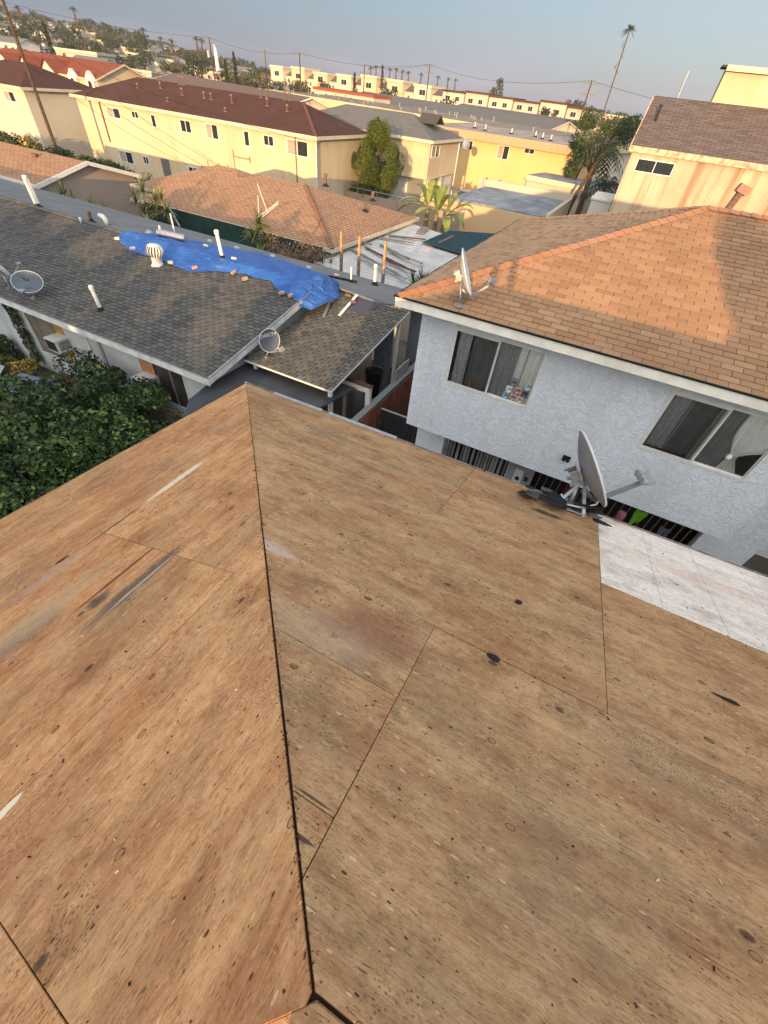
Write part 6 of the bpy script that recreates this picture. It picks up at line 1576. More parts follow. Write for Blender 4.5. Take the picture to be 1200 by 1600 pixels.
def banana():
    t = thing('banana_plant', 'banana plant with big ragged yellow green leaves behind the teal shade cloth', 'banana plant', (-13.2, 34.5, 0)); rr = random.Random(8)
    mb = MB(); heads = [(-13.9, 34.6, 2.4), (-13.0, 34.2, 2.3), (-12.3, 34.0, 2.2)]
    for h in heads: mb.tube([(h[0], h[1], 0), h], [0.22, 0.13], 9)
    part('trunk', mb, simple('banana_stem', (0.20, 0.17, 0.06), 0.8, var=0.3), t)
    mb = MB()
    spec = [(0, 2.9, 1.1, 2.6), (0, 1.9, 1.25, 2.9), (0, 0.6, 1.35, 3.1), (0, 3.6, 0.5, 2.6), (1, 2.4, 1.2, 2.8), (1, 1.2, 1.3, 2.9), (1, -0.4, 1.05, 2.6), (1, 4.2, 0.35, 2.3), (2, 0.2, 0.75, 2.8), (2, -0.6, 0.4, 2.7), (2, 0.9, 1.2, 2.6), (2, 5.2, 0.15, 2.3), (0, 3.1, 0.15, 2.7), (1, 1.8, 0.9, 2.5)]
    for (hi, a, e, l) in spec:
        h = Vector(heads[hi]); d = Vector((math.cos(a) * math.cos(e), math.sin(a) * math.cos(e), math.sin(e))); s_ = Vector((-math.sin(a), math.cos(a), 0)); K = 12; V = []; tn = rr.uniform(0.3, 1)
        for k in range(K + 1):
            q = k / K; c = h + d * l * q - Vector((0, 0, 1)) * 0.9 * q * q * q * l * 0.5; w = 0.62 * math.sin(math.pi * min(1, (q * 0.93 + 0.05))) ** 0.7 * (0.15 if q < 0.15 else 1) * (1 - 0.12 * (k % 2))
            up = Vector((0, 0, 0.18 * w)); V += [c + s_ * w * 0.5 + up, c, c - s_ * w * 0.5 + up]
        for k in range(K):
            b = 3 * k
            mb.quads([V[b], V[b + 1], V[b + 4], V[b + 3]], [(0, 1, 2, 3)], tone=min(1, tn + rr.uniform(-.2, .2))); mb.quads([V[b + 1], V[b + 2], V[b + 5], V[b + 4]], [(0, 1, 2, 3)], tone=min(1, tn + rr.uniform(-.2, .2)))
    part('leaves', mb, foliage_mat('banana_leaf', [(0.05, 0.08, 0.02), (0.13, 0.17, 0.035), (0.24, 0.26, 0.06)], 0.45), t)
banana()

# ---- concrete yard, garages, walls behind
t = thing('flat_garage', 'flat roofed garage with a warm beige front wall and a grey roof', 'garage', (-10.8, 46, 0))
mb = MB(); mb.bx(-17.5, -6.55, 41.5, 41.7, 0, 2.1); mb.bx(-14.9, -6.55, 41.7, 51.8, 0, 2.08); part('wall', mb, stucco('warm_beige_stucco', (0.62, 0.42, 0.24), (0.4, 0.28, 0.17), 0.2), t)
mb = MB(); mb.bx(-14.9, -6.75, 41.9, 51.8, 2.09, 2.2); part('roof', mb, M['grey_roof'], t)
mb = MB(); mb.bx(-14.9, -6.3, 51.8, 52.1, 0, 2.75); mb.bx(-6.6, -6.3, 41.5, 51.8, 0, 2.45); part('parapet', mb, M['peach_wall'], t)
t, _ = block_house('grey_shed', 'grey beige flat shed behind the garage parapet', (-12.3, 58), (-4.5, 56.5), 5, 2.75, 'flat', 0.3, 0.15, M['peach_wall'], M['grey_roof'], cat='shed', fh=0.1)
mb = MB(); mb.bx(-3.95, -2.42, 45.0, 49, 0, 3.45)
t = thing('white_lean_to', 'white walled lean-to against the streaked tan building', 'lean-to', (-3.2, 47, 0)); part('wall', mb, M['white_wall'], t)
mb = MB(); mb.bx(-4.05, -2.42, 44.9, 49.1, 3.45, 3.62); part('coping', mb, M['white_trim'], t)
mb = MB(); mb.bx(-24.0, -12.6, 38.6, 38.75, 0, 1.75)
solo('chain_link_wall', mb, stucco('dim_taupe_wall', (0.36, 0.27, 0.20), (0.2, 0.16, 0.12), 0.3), 'low taupe wall between the cypress and the banana plant', 'wall', origin=(-18, 38.7, 0))
mb = MB()
for x in np.arange(-24, -12.5, 1.9): mb.tube([(x, 38.5, 0), (x, 38.5, 2.1)], 0.03, 5)
mb.tube([(-24, 38.5, 2.1), (-12.6, 38.5, 2.1)], 0.02, 5)
solo('wire_fence', mb, M['galv'], 'thin wire fence posts in front of the low taupe wall', 'fence', origin=(-18, 38.5, 0))
def car():
    x, y, r_ = -17.2, 52.5, 0.25
    t = thing('parked_car', 'small silver blue car parked beyond the banana plant, only its roof and windows showing', 'car', (x, y, 0))
    Mx = Matrix.Rotation(r_, 3, 'Z')
    def tr(p): return Mx @ Vector(p) + Vector((x, y, 0))
    def loft(secs, close=True):
        mb = MB(); n = len(secs[0]); V = [tr(p) for s_ in secs for p in s_]; F = []
        for k in range(len(secs) - 1):
            for j in range(n): F.append((k * n + j, k * n + (j + 1) % n, (k + 1) * n + (j + 1) % n, (k + 1) * n + j))
        F.append(tuple(range(n))[::-1]); F.append(tuple((len(secs) - 1) * n + j for j in range(n))); mb.quads(V, F); return mb
    body = []
    for (px, zt, w) in [(-2.1, 0.62, 0.70), (-1.9, 0.82, 0.82), (-0.9, 0.95, 0.86), (0.9, 0.97, 0.86), (1.7, 0.95, 0.84), (2.05, 0.75, 0.76)]:
        body.append([(px, -w, 0.3), (px, -w, zt - 0.12), (px, -w * 0.9, zt), (px, w * 0.9, zt), (px, w, zt - 0.12), (px, w, 0.3)])
    part('body', loft(body), simple('silver_blue_paint', (0.42, 0.46, 0.52), 0.3, 0.4), t, True)
    cab = []
    for (px, zt, w) in [(-1.0, 0.96, 0.80), (-0.45, 1.38, 0.66), (0.6, 1.42, 0.66), (1.45, 0.98, 0.78)]:
        cab.append([(px, -0.80, 0.94), (px, -w, zt), (px, w, zt), (px, 0.80, 0.94)])
    part('windows', loft(cab), M['glass_dark'], t)
    mb = MB(); mb.box(tr((0.08, 0, 1.43)), (1.1, 1.30, 0.04), Mx); part('roof', mb, simple('silver_blue_roof', (0.35, 0.42, 0.52), 0.3, 0.4), t)
    for (a, b) in ((-1.3, -0.8), (1.35, -0.8), (-1.3, 0.8), (1.35, 0.8)):
        mb = MB(); mb.lathe(tr((a, b - 0.09, 0.31)), [(0.0, 0), (0.31, 0.0), (0.31, 0.18), (0, 0.18)], 16, Mx @ Vector((0, 1, 0))); part('wheel', mb, M['black'], t)
car()
mb = MB(); V = []; N = 12
for i in range(N + 1):
    for k in range(N + 1):
        s_, q = i / N, k / N; V.append((-15.9 + 1.9 * s_, 52.6 + 0.15 * math.sin(s_ * 14), 2.9 - 0.35 * math.sin(math.pi * s_) - 1.5 * q * (1 - 0.25 * abs(s_ - 0.5) * 2)))
mb.quads(V, [(i * (N + 1) + k, (i + 1) * (N + 1) + k, (i + 1) * (N + 1) + k + 1, i * (N + 1) + k + 1) for i in range(N) for k in range(N)])
solo('hanging_sheet', mb, simple('pale_hung_sheet', (0.52, 0.45, 0.36), 0.9), 'pale cloth sheet hung up beside the parked car', 'sheet', smooth=True, origin=(-15, 52.6, 2))

# ---- building with the overhanging upper floor and gablet
gb, GP = block_house('overhanging_building', 'cream building with a grey roof and gablet, its upper floor overhanging open garages', (-33.0, 44.6), (-18.45, 44.6), 7.4, 5.42, 'hip', 1.35, 0.35, M['yellow_wall'], M['sh_grey'], z0=2.75, rwins=[(0.35, 4.22, 1.9, 0.85, True, True)], wins=[(3.0, 4.2, 1.4, 0.8)], cat='building')
mb = MB()
mb.bx(-33.0, -20.3, 44.62, 51.9, 0, 2.74); mb.bx(-20.2, -18.7, 49.0, 51.9, 0, 2.74)
part('lower_wall', mb, M['white_wall'], gb)
mb = MB()
for (x, y) in ((-18.6, 44.8), (-18.6, 46.6), (-18.6, 48.6)):
    mb = MB(); mb.bx(x - 0.12, x + 0.12, y - 0.12, y + 0.12, 0, 2.74); part('post', mb, M['cream_trim'], gb)
mb = MB(); mb.face([(-18.15, 44.25, 2.742), (-33, 44.6, 2.742), (-33, 52, 2.742), (-18.45, 52, 2.742)]); part('soffit', mb, M['cream_trim'], gb)
mb = MB(); mb.slab([(-21.2, 47.3, 6.35), (-19.3, 47.3, 6.35), (-19.3, 48.3, 6.95), (-21.2, 48.3, 6.95)], 0.08); mb.slab([(-21.2, 48.3, 6.95), (-19.3, 48.3, 6.95), (-19.3, 49.3, 6.35), (-21.2, 49.3, 6.35)], 0.08)
gg = part('gablet', mb, M['sh_grey'], gb)
mb = MB(); mb.face([(-19.45, 47.4, 6.3), (-19.45, 49.2, 6.3), (-19.45, 48.3, 6.86)]); part('vent_face', mb, M['dark_inside'], gg)
mb = MB(); mb.tube([(-18.4, 51.8, 5.3), (-18.4, 51.8, 0.2)], 0.09, 8); part('downpipe', mb, M['galv'], gb)
mb = MB(); mb.lathe((-17.9, 52.3, 5.0), [(0.45, 0), (0.4, 0.08), (0, 0.14)], 14, (0.7, -0.7, 0.2))
solo('wall_dish', mb, M['galv'], 'grey satellite dish at the far corner of the overhanging building', 'satellite dish', origin=(-17.9, 52.3, 5.0))
# ---- ochre building
ob_, _ = block_house('ochre_apartment_building', 'low ochre orange building with a flat roof and a broad tan eave band', (-27, 63.2), (-8.75, 62.8), 16, 4.95, 'flat', 0.62, 0.7, M['orange_wall'], M['pale_roof'], simple('tan_eave_band', (0.50, 0.33, 0.20), 0.85), cat='building', fh=0.1,
    wins=[(9.4, 3.5, 1.4, 1.25, True, True), (12.5, 4.35, 1.2, 0.55), (4.6, 3.85, 1.7, 0.85, True, True)])
for k, (x, y) in enumerate([(-20.5, 66), (-17.5, 67), (-13.6, 66.5), (-12.4, 65.5), (-22.5, 68), (-15.0, 69)]):
    vent_pipe(x, y, 5.6, 0.5, 0.12, f'grey pipe vent, {ordn[k]} of those on the flat ochre building roof', M['galv'], cap=(k % 2 == 0))
# ---- streaked tan building on the right
rb_, RP = block_house('streaked_tan_building', 'tall streaked tan building on the right with a taupe shingle roof', (-2.2, 42.0), (16.0, 42.0), 9.4, 6.95, 'gable', 2.65, 0.25, M['tan_wall'], M['sh_taupe'], simple('peeling_cream_fascia', (0.60, 0.47, 0.32), 0.8, var=0.4, scale=3), wins=[(0.55, 5.72, 2.45, 0.74)], cat='building', ridge_axis='u', fh=0.32)
mb = MB(); mb.bx(1.35, 17.0, 46.9, 51, 9.0, 11.35); part('upper_storey', mb, M['yellow_wall'], rb_)
mb = MB(); mb.slab([(1.0, 46.6, 11.36), (17.2, 46.6, 11.36), (17.2, 51.3, 11.5), (1.0, 51.3, 11.5)], 0.1); part('upper_roof', mb, M['sh_taupe'], rb_)
mb = MB(); mb.bx(1.3, 17.2, 46.55, 46.62, 11.1, 11.38); mb.bx(1.3, 17.05, 46.83, 46.89, 9.35, 9.62); part('upper_trim', mb, M['cream_trim'], rb_)
t = thing('wall_flue', 'rusty square flue rising up the streaked tan wall', 'flue', (5.2, 41.8, 3.5))
mb = MB(); mb.beam((4.95, 41.8, 3.4), (5.35, 41.8, 5.55), 0.34, 0.3, up=(0, 1, 0)); part('duct', mb, M['rust'], t)
mb = MB(); mb.box((5.42, 41.75, 5.72), (0.75, 0.45, 0.42), (0, R(15), 0)); part('hood', mb, simple('rust_pink_hood', (0.34, 0.20, 0.15), 0.8), t)
vent_pipe(-1.65, 44.5, 8.35, 0.75, 0.07, 'dark vent pipe standing low on the taupe roof', M['black'])
vent_pipe(-0.9, 47.0, 9.35, 1.6, 0.055, 'tall grey vent pipe sticking up from the ridge of the taupe roof', M['galv'], cap=False)

# ================================================================== trees
def crown_tree(name, label, cat, x, y, z, blobs, n, size, mat, trunk_r=0.2, seed=1, asp=0.5, group=None, limbs=6, up=0.3, droop=0.0):
    t = thing(name, label, cat, (x, y, z), group); rr = random.Random(seed)
    cz = sum(b[2] for b in blobs) / len(blobs); cx = sum(b[0] for b in blobs) / len(blobs); cy = sum(b[1] for b in blobs) / len(blobs)
    mb = MB(); fork = Vector((x * 0.6 + cx * 0.4, y * 0.6 + cy * 0.4, z + (cz - z) * 0.5)); mb.tube([(x, y, z - 0.2), fork], [trunk_r, trunk_r * 0.7], 8)
    for i in range(limbs):
        b = blobs[i % len(blobs)]; mb.tube([fork, ((fork.x + b[0]) / 2 + rr.uniform(-.3, .3), (fork.y + b[1]) / 2 + rr.uniform(-.3, .3), (fork.z + b[2]) / 2 + 0.2), (b[0], b[1], b[2])], [trunk_r * 0.55, trunk_r * 0.35, trunk_r * 0.1], 6)
    part('trunk', mb, M['bark'], t)
    mb = MB(); leaf_batch(mb, blobs, n, size, asp, up, droop, seed); part('crown', mb, mat, t)
    return t
# cypress like juniper
rr = random.Random(14); bl = []
for i in range(70):
    q = rr.random(); z = 1.7 + 4.2 * q; rad = 2.15 * (math.sin(math.pi * (0.18 + 0.62 * (1 - q))) ** 1.1) * (1.0 if q < 0.75 else 0.62); a = rr.uniform(0, 6.28); r_ = rad * rr.uniform(0.35, 0.95)
    bl.append((-21.2 + math.cos(a) * r_, 40.2 + math.sin(a) * r_, z, 0.55, 0.55, 0.70))
bl += [(-21.4, 40.2, 6.25, 0.16, 0.16, 0.4, 0.3), (-21.0, 40.2, 6.0, 0.2, 0.2, 0.35, 0.3), (-19.6, 40.0, 4.6, 0.2, 0.2, 0.5, 0.3), (-23.9, 39.8, 3.9, 0.16, 0.16, 0.5, 0.3), (-23.3, 39.8, 3.7, 0.25, 0.25, 0.6), (-22.6, 39.6, 4.2, 0.25, 0.25, 0.5), (-21.3, 40.2, 5.9, 0.35, 0.35, 0.55), (-23.1, 39.8, 1.6, 0.6, 0.6, 0.5), (-22.5, 39.6, 1.4, 0.6, 0.6, 0.5)]
crown_tree('cypress_tree', 'bushy dark olive cypress between the yellow and the overhanging building', 'tree', -21.3, 40.2, 0, bl, 800, 0.17, foliage_mat('cypress_leaf', [(0.025, 0.042, 0.008), (0.06, 0.085, 0.014), (0.10, 0.13, 0.02), (0.18, 0.20, 0.035)]), 0.3, 14, 0.3, up=1.3)
# hedge row behind the brown gabled house
rr = random.Random(15)
for k, (xa, xb) in enumerate([(-57, -53), (-53, -49.5), (-49.5, -46), (-46, -42.5), (-42.5, -39)]):
    bl = [(rr.uniform(xa, xb), rr.uniform(28.6, 30.6), rr.uniform(0.9, 2.0 - 0.1 * k), 0.7, 0.6, 0.5) for _ in range(16)]
    bush('hedge_shrub', f'shrub of the overgrown hedge below the cream building, {ordn[k]} from the left', 'shrub', (xa + xb) / 2, 29.6, 0, bl, 130, 0.2, M['leaf_olive'] if k in (1, 3) else M['leaf_dark'], seed=50 + k, stems=6, group='hedge shrubs below the cream building')
rr = random.Random(16)
for k, (xa, xb, y_) in enumerate([(-38.8, -35.5, 30), (-34, -30.5, 31)]):
    bl = [(rr.uniform(xa, xb), rr.uniform(y_ - 1, y_ + 1), rr.uniform(0.4, 1.2), 0.6, 0.6, 0.4) for _ in range(12)]
    bush('low_shrub', f"thin shrub at the foot of the yellow building, {['west', 'east'][k]} one", 'shrub', (xa + xb) / 2, y_, 0, bl, 90, 0.16, M['leaf_dark'], seed=60 + k, stems=8, group='thin shrubs at the foot of the yellow building')
# palm group right of the ochre building
rr = random.Random(18)
def frond_palm(name, label, x, y, z, h, n, L, mat, seed, r=0.22, lean=(0, 0), droop=0.75, group=None, skirt=0, w=0.06, cat='palm tree', folds=9):
    t = thing(name, label, cat, (x, y, z), group); rr = random.Random(seed); top = Vector((x + lean[0], y + lean[1], z + h))
    mb = MB(); mb.tube([(x, y, z - 0.2), (x + lean[0] * 0.35, y + lean[1] * 0.35, z + h * 0.5), top], [r, r * 0.75, r * 0.65], 8); part('trunk', mb, M['bark'], t)
    mb = MB()
    for i in range(n):
        a = rr.uniform(0, 6.283); e = rr.uniform(-0.35, 1.3); l = L * rr.uniform(0.75, 1.1); hd = Vector((math.cos(a), math.sin(a), 0)); tn = rr.random()
        for k in range(folds):
            q0, q1 = k / folds, (k + 1) / folds
            f = lambda q: top + (hd * math.cos(e) + Vector((0, 0, math.sin(e)))) * l * q - Vector((0, 0, 1)) * droop * l * q * q
            c0, c1 = f(q0), f(q1); sd = Vector((-math.sin(a), math.cos(a), 0)); ll = L * 0.30 * math.sin(math.pi * (0.12 + 0.8 * (q0 + q1) / 2))
            for s_ in (1, -1):
                tip = (c0 + c1) / 2 + sd * ll * s_ + (c1 - c0) * 0.8 - Vector((0, 0, ll * 0.45))
                mb.face([c0, c0.lerp(c1, 0.55), tip], tone=min(1, max(0, tn + rr.uniform(-.25, .25))))
    part('crown', mb, mat, t)
    if skirt:
        mb = MB()
        for i in range(skirt):
            a = rr.uniform(0, 6.283); z1 = top.z - rr.uniform(0.0, 0.25) * h; c = Vector((top.x, top.y, z1)); o_ = Vector((math.cos(a), math.sin(a), 0)); mb.face([c + o_ * r, c + o_ * (L * 0.38) - Vector((0, 0, L * 0.6)), c + o_ * (L * 0.30) - Vector((0, 0, L * 0.85))], tone=rr.uniform(0.3, 0.9))
        part('dead_fronds', mb, foliage_mat('dry_frond', [(0.10, 0.07, 0.04), (0.22, 0.15, 0.08)]), t)
    return t
M['palm_leaf'] = foliage_mat('palm_frond', [(0.02, 0.035, 0.012), (0.05, 0.07, 0.02), (0.10, 0.11, 0.03)])
frond_palm('leaning_palm', 'leaning palm with a bare orange brown trunk right of the ochre building', -6.6, 52, 0, 6.2, 30, 2.6, M['palm_leaf'], 4, 0.2, (1.6, 0.6))
frond_palm('small_palm', 'dark low palm between the leaning palm and the tan building', -3.9, 51, 0, 4.0, 26, 2.3, foliage_mat('dark_frond', [(0.008, 0.02, 0.012), (0.02, 0.04, 0.025)]), 5, 0.16, (0.2, 0))
bl = [(rr.uniform(-8.4, -3.2), rr.uniform(54, 58), rr.uniform(6.6, 8.3), rr.uniform(.6, 1.1), rr.uniform(.6, 1), rr.uniform(.4, .7)) for _ in range(24)]
crown_tree('green_tree', 'loose green tree rising behind the leaning palm', 'tree', -5.8, 56, 0, bl, 330, 0.17, foliage_mat('loose_leaf', [(0.02, 0.04, 0.015), (0.05, 0.08, 0.02), (0.09, 0.12, 0.035)]), 0.3, 19)
bl = [(rr.uniform(-9.0, -6.8), rr.uniform(60, 62), rr.uniform(3.4, 6.3), .8, .8, .7) for _ in range(12)]
crown_tree('green_tree', 'grey green tree at the east end of the ochre building', 'tree', -7.7, 61, 0, bl, 200, 0.25, M['leaf_dark'], 0.25, 20)
frond_palm('tall_fan_palm', 'very tall thin fan palm standing alone against the sky on the right', -14.4, 123, 0, 19.3, 34, 1.35, M['palm_leaf'], 6, 0.14, (-0.4, 0), 0.5, skirt=8)

# ================================================================== ground, hill and the far town
def gz(x, y):
    d = math.hypot(x, y); az = math.degrees(math.atan2(x, y))
    if d < 180: return 0.0
    k = max(0.0, min(1.0, (-az - 36) / 18.0)); k = k * k * (3 - 2 * k)
    return min(1.0, (d - 180) / 520.0) ** 0.9 * (17 * k + 1.0) if d < 3000 else 0.0
V, F = [], []; rings = [0, 4, 8, 16, 30, 60, 100, 140, 180, 220, 270, 330, 400, 480, 580, 700, 900, 1300, 2000, 3500, 6500]; NA = 96
for r_ in rings:
    for j in range(NA):
        a = 2 * math.pi * j / NA; x, y = r_ * math.sin(a), r_ * math.cos(a); z = gz(x, y)
        if r_ >= 1300: z = gz(x / r_ * 900, y / r_ * 900) * (0.5 if r_ < 2500 else 0)
        V.append((x, y, z))
for k in range(len(rings) - 1):
    for j in range(NA): F.append((k * NA + j, (k + 1) * NA + j, (k + 1) * NA + (j + 1) % NA, k * NA + (j + 1) % NA))
mb = MB(); mb.quads(V, [f[::-1] for f in F])
tg = NT('town_ground', 0.95, 0.1); p_ = tg.coord('World')
c = tg.ramp(tg.noise(p_, 0.15, 6, 0.65), [(0.35, (0.10, 0.085, 0.065)), (0.5, (0.17, 0.145, 0.12)), (0.65, (0.22, 0.195, 0.165))])
c = tg.mix(tg.ramp(tg.noise(p_, 0.03, 5, 0.7), [(0.48, 0.0), (0.56, 1.0)]), c, (0.055, 0.065, 0.03)); tg.color(c); tg.bump(tg.noise(p_, 8, 5, 0.7), 0.4, 0.03)
g_ = solo('ground', mb, tg.m, None, None, kind='structure', smooth=True)
mb = MB(); mb.face([(-4.8, 4.0, 0.012), (13, 4.0, 0.012), (13, 9.0, 0.012), (-4.8, 9.0, 0.012)]); mb.face([(-36, 24.5, 0.012), (-12, 30.8, 0.012), (-12, 38.4, 0.012), (-50, 33.9, 0.012), (-50, 31, 0.012)])
mb.face([(-18, 42, 0.012), (-5, 52.3, 0.012), (-5, 62.4, 0.012), (-27, 62.8, 0.012), (-18.2, 53, 0.012)])
solo('concrete_yard', mb, M['concrete'], None, None, kind='structure')
# ---- long buildings beyond the ochre one
block_house('long_carport_building', 'very long low building with a bright yellow eave band behind the ochre building', (-75.5, 95.6), (-8.6, 76.6), 17, 4.6, 'flat', 0.95, 0.5, M['cream_wall'], M['gravel_roof'], simple('yellow_eave_band', (0.66, 0.55, 0.30), 0.7), cat='building', fh=0.02,
            wins=[(6 + 5.5 * i, 3.3, 2.2, 0.8) for i in range(11)])
block_house('flat_brown_block', 'flat tan roofed block between the yellow building and the long low one', (-60, 66), (-31, 63.5), 12, 4.0, 'flat', 0.5, 0.4, M['peach_wall'], M['pale_roof'], M['cream_trim'], cat='building', fh=0.05, wins=[(4 + 5 * i, 2.9, 1.5, 0.7) for i in range(5)])
block_house('flat_tan_block', 'flat roofed tan block with a pale edge just left of the ochre building', (-31, 66.5), (-26.5, 64.8), 12, 4.3, 'flat', 0.5, 0.4, M['peach_wall'], M['pale_roof'], M['cream_trim'], cat='building', fh=0.05)
rr = random.Random(33)
for k in range(34):
    s_ = rr.uniform(0.03, 0.97); b_ = rr.uniform(1.5, 15); A0, B0 = Vector((-75.5, 95.6)), Vector((-8.6, 76.6)); d0 = (B0 - A0).normalized(); q = A0 + (B0 - A0) * s_ + Vector((-d0.y, d0.x)) * b_
    vent_pipe(q.x, q.y, 5.5, rr.uniform(0.3, 0.6), 0.09, 'small pale vent on the flat roof of the very long low building', M['dish_mid'], boot=False, cap=rr.random() < 0.5)['group'] = 'vents on the very long flat roof'
# grey gabled roofs behind it
block_house('grey_roofed_row', 'long dark grey roofed row behind the very long low building, its east gable cream', (-92, 150), (-25, 122), 16, 4.2, 'gable', 2.0, 0.4, M['cream_wall'], M['sh_grey'], ridge_axis='u', cat='building')
block_house('grey_roofed_row', 'shorter dark roofed row joined behind the east end of the long grey row', (-60, 152), (-20, 136), 14, 4.4, 'gable', 2.0, 0.4, M['cream_wall'], simple('violet_grey_roof', (0.13, 0.115, 0.125), 0.9), ridge_axis='u', cat='building')
block_house('cream_upper_block', 'narrow cream block with a red tiled edge in front of the stepped apartment row', (-86, 126), (-66, 121), 6, 5.9, 'flat', 0.45, 0.3, M['cream_wall'], M['tile_red'], simple('red_edge', (0.30, 0.08, 0.05), 0.8), cat='building', wins=[(4, 4.2, 0.8, 1.2, False), (13, 4.2, 0.8, 1.2, False)], fh=0.02)
block_house('beige_block', 'small beige flat roofed block left of the palm group', (-20, 112), (-9, 108), 9, 4.2, 'flat', 0.4, 0.3, M['peach_wall'], M['pale_roof'], cat='building', wins=[(2, 2.2, 1.2, 1), (6, 2.2, 1.2, 1)])
# left middle: grey and brown gabled rows and the red tiled house
block_house('brown_roofed_row', 'long brown roofed row with a pale eave, above and behind the yellow building', (-118, 102), (-62, 80), 13, 3.7, 'gable', 1.9, 0.5, M['cream_wall'], simple('taupe_brown_roof', (0.15, 0.105, 0.085), 0.9), M['white_trim'], ridge_axis='u', cat='building', wins=[(6 + 6 * i, 1.6, 1.6, 1.2) for i in range(9)])
block_house('dark_hip_house', 'dark grey roofed house beside the east end of the red tiled house', (-78.5, 62), (-66, 57), 9, 4.1, 'gable', 1.7, 0.4, M['peach_wall'], simple('charcoal_roof', (0.075, 0.075, 0.08), 0.9), ridge_axis='u', cat='house', wins=[(8, 2.4, 1.2, 0.9)])
sp, SP = block_house('red_tiled_house', 'yellow house with a red clay tile roof and arched white window surrounds at the left', (-112, 62), (-80.5, 60.2), 10, 5.0, 'gable', 1.9, 0.4, M['yellow_wall'], M['tile_red'], M['cream_trim'], ridge_axis='u', cat='house')
for k, (a, big) in enumerate([(8.5, 1), (14.5, 1), (20.5, 1), (26.2, 0), (30.4, 0)]):
    w_ = 2.3 if big else 0.95
    mb = MB(); zt = 6.0 if big else 5.5; yo = -0.55
    outer = [(-w_, 2.6), (w_, 2.6), (w_, 4.7 if big else 5.0), (0, zt + 0.35), (-w_, 4.7 if big else 5.0)]
    pts = [SP(a + x, yo, z) for x, z in outer]; back = [SP(a + x, 0.0, z) for x, z in outer]
    mb.face(pts)
    for i in range(5): j = (i + 1) % 5; mb.face([pts[j], pts[i], back[i], back[j]])
    bay = part('gabled_bay' if big else 'arched_surround', mb, M['white_wall'], sp)
    mb = MB()
    for xx in ((-1.1, 1.1) if big else (0,)):
        hw = 0.42; P_ = [SP(a + xx + x, yo - 0.03, z) for x, z in [(-hw, 3.0), (hw, 3.0), (hw, 4.4), (hw * .7, 4.7), (0, 4.82), (-hw * .7, 4.7), (-hw, 4.4)]]; mb.face(P_)
    part('pane', mb, M['glass_dark'], bay)
    if big:
        mb = MB(); f1 = [SP(a - w_ - .3, yo - .3, 4.6), SP(a, yo - .3, zt + .5), SP(a, 3.5, zt + .5), SP(a - w_ - .3, 3.5, 4.6)]; f2 = [SP(a, yo - .3, zt + .5), SP(a + w_ + .3, yo - .3, 4.6), SP(a + w_ + .3, 3.5, 4.6), SP(a, 3.5, zt + .5)]
        mb.face(f1, uv=uvq(f1)); mb.face(f2, uv=uvq(f2)); part('bay_roof', mb, M['tile_red'], bay)
# stepped apartment row: alternating cream towers and low links, each a house of its own
def along(A, B, s): return (A[0] + (B[0] - A[0]) * s, A[1] + (B[1] - A[1]) * s)
A_, B_ = (-158, 200), (-25, 182)
k = 0; s_ = 0.0
rr = random.Random(40)
while s_ < 0.60:
    w1, w2 = 0.052, 0.036
    p, q, r2 = along(A_, B_, s_), along(A_, B_, s_ + w1), along(A_, B_, s_ + w1 + w2)
    block_house('stepped_apartment', f'tall cream flat topped apartment tower, {ordn[k]} from the left in the far row', p, q, 9, 9.1 + rr.uniform(-.3, .5), 'flat', 0.4, 0.25, M['yellow_wall'] if k % 3 else M['cream_wall'], M['gravel_roof'], cat='apartment', group='towers of the far apartment row', wins=[(2.2, 6.6, 2.6, 1.5), (1.5, 3.5, 1.2, 1.2)])
    block_house('apartment_link', f'lower apartment wing with a brown roof, {ordn[k]} from the left in the far row', (q[0], q[1] + 1.5), (r2[0], r2[1] + 1.5), 8, 7.0, 'gable', 1.8, 0.2, M['cream_wall'], simple('brown_link_roof', (0.13, 0.10, 0.08), 0.9), cat='apartment', group='wings of the far apartment row', ridge_axis='u', wins=[(1.5, 5.0, 1.0, 1.2)])
    s_ += w1 + w2; k += 1
k = 0
while s_ < 1.0:
    w1 = 0.062; p, q = along(A_, B_, s_), along(A_, B_, s_ + w1)
    block_house('grey_apartment', f'pinkish flat roofed apartment, {ordn[k]} from the left in the right part of the far row', p, q, 10, 8.7 + rr.uniform(-.4, .3), 'flat', 0.3, 0.3, M['peach_wall'] if k % 2 else M['cream_wall'], M['gravel_roof'], M['brown_wood'], cat='apartment', group='flat apartments of the far row', wins=[(1.2, 6.3, 1.8, 1.2), (5.0, 6.3, 1.6, 1.2), (1.2, 3.4, 1.8, 1.2)])
    s_ += w1 + 0.004; k += 1

# far houses and trees: a few prototypes, many copies
def proto_house(wm, rm, L, D, H, rise, kind):
    t, _ = block_house('far_house', '', (-L / 2, -D / 2), (L / 2, -D / 2), D, H, kind, rise, 0.4, wm, rm, cat='house', wins=[(L * 0.15, H - 1.7, 1.4, 1.1), (L * 0.6, H - 1.7, 1.6, 1.1)])
    return t
pr = [(proto_house(M['cream_wall'], simple('far_roof_brown', (0.16, 0.11, 0.085), 0.9), 13, 9, 3.3, 1.6, 'hip'), 'cream house with a brown roof'),
      (proto_house(M['white_wall'], simple('far_roof_grey', (0.17, 0.165, 0.16), 0.9), 15, 9, 5.6, 1.5, 'gable'), 'white two storey house with a grey roof'),
      (proto_house(M['yellow_wall'], M['tile_red'], 12, 9, 5.4, 1.5, 'hip'), 'pale yellow house with a red roof'),
      (proto_house(M['peach_wall'], M['gravel_roof'], 16, 10, 5.5, 0.5, 'flat'), 'peach flat roofed house')]
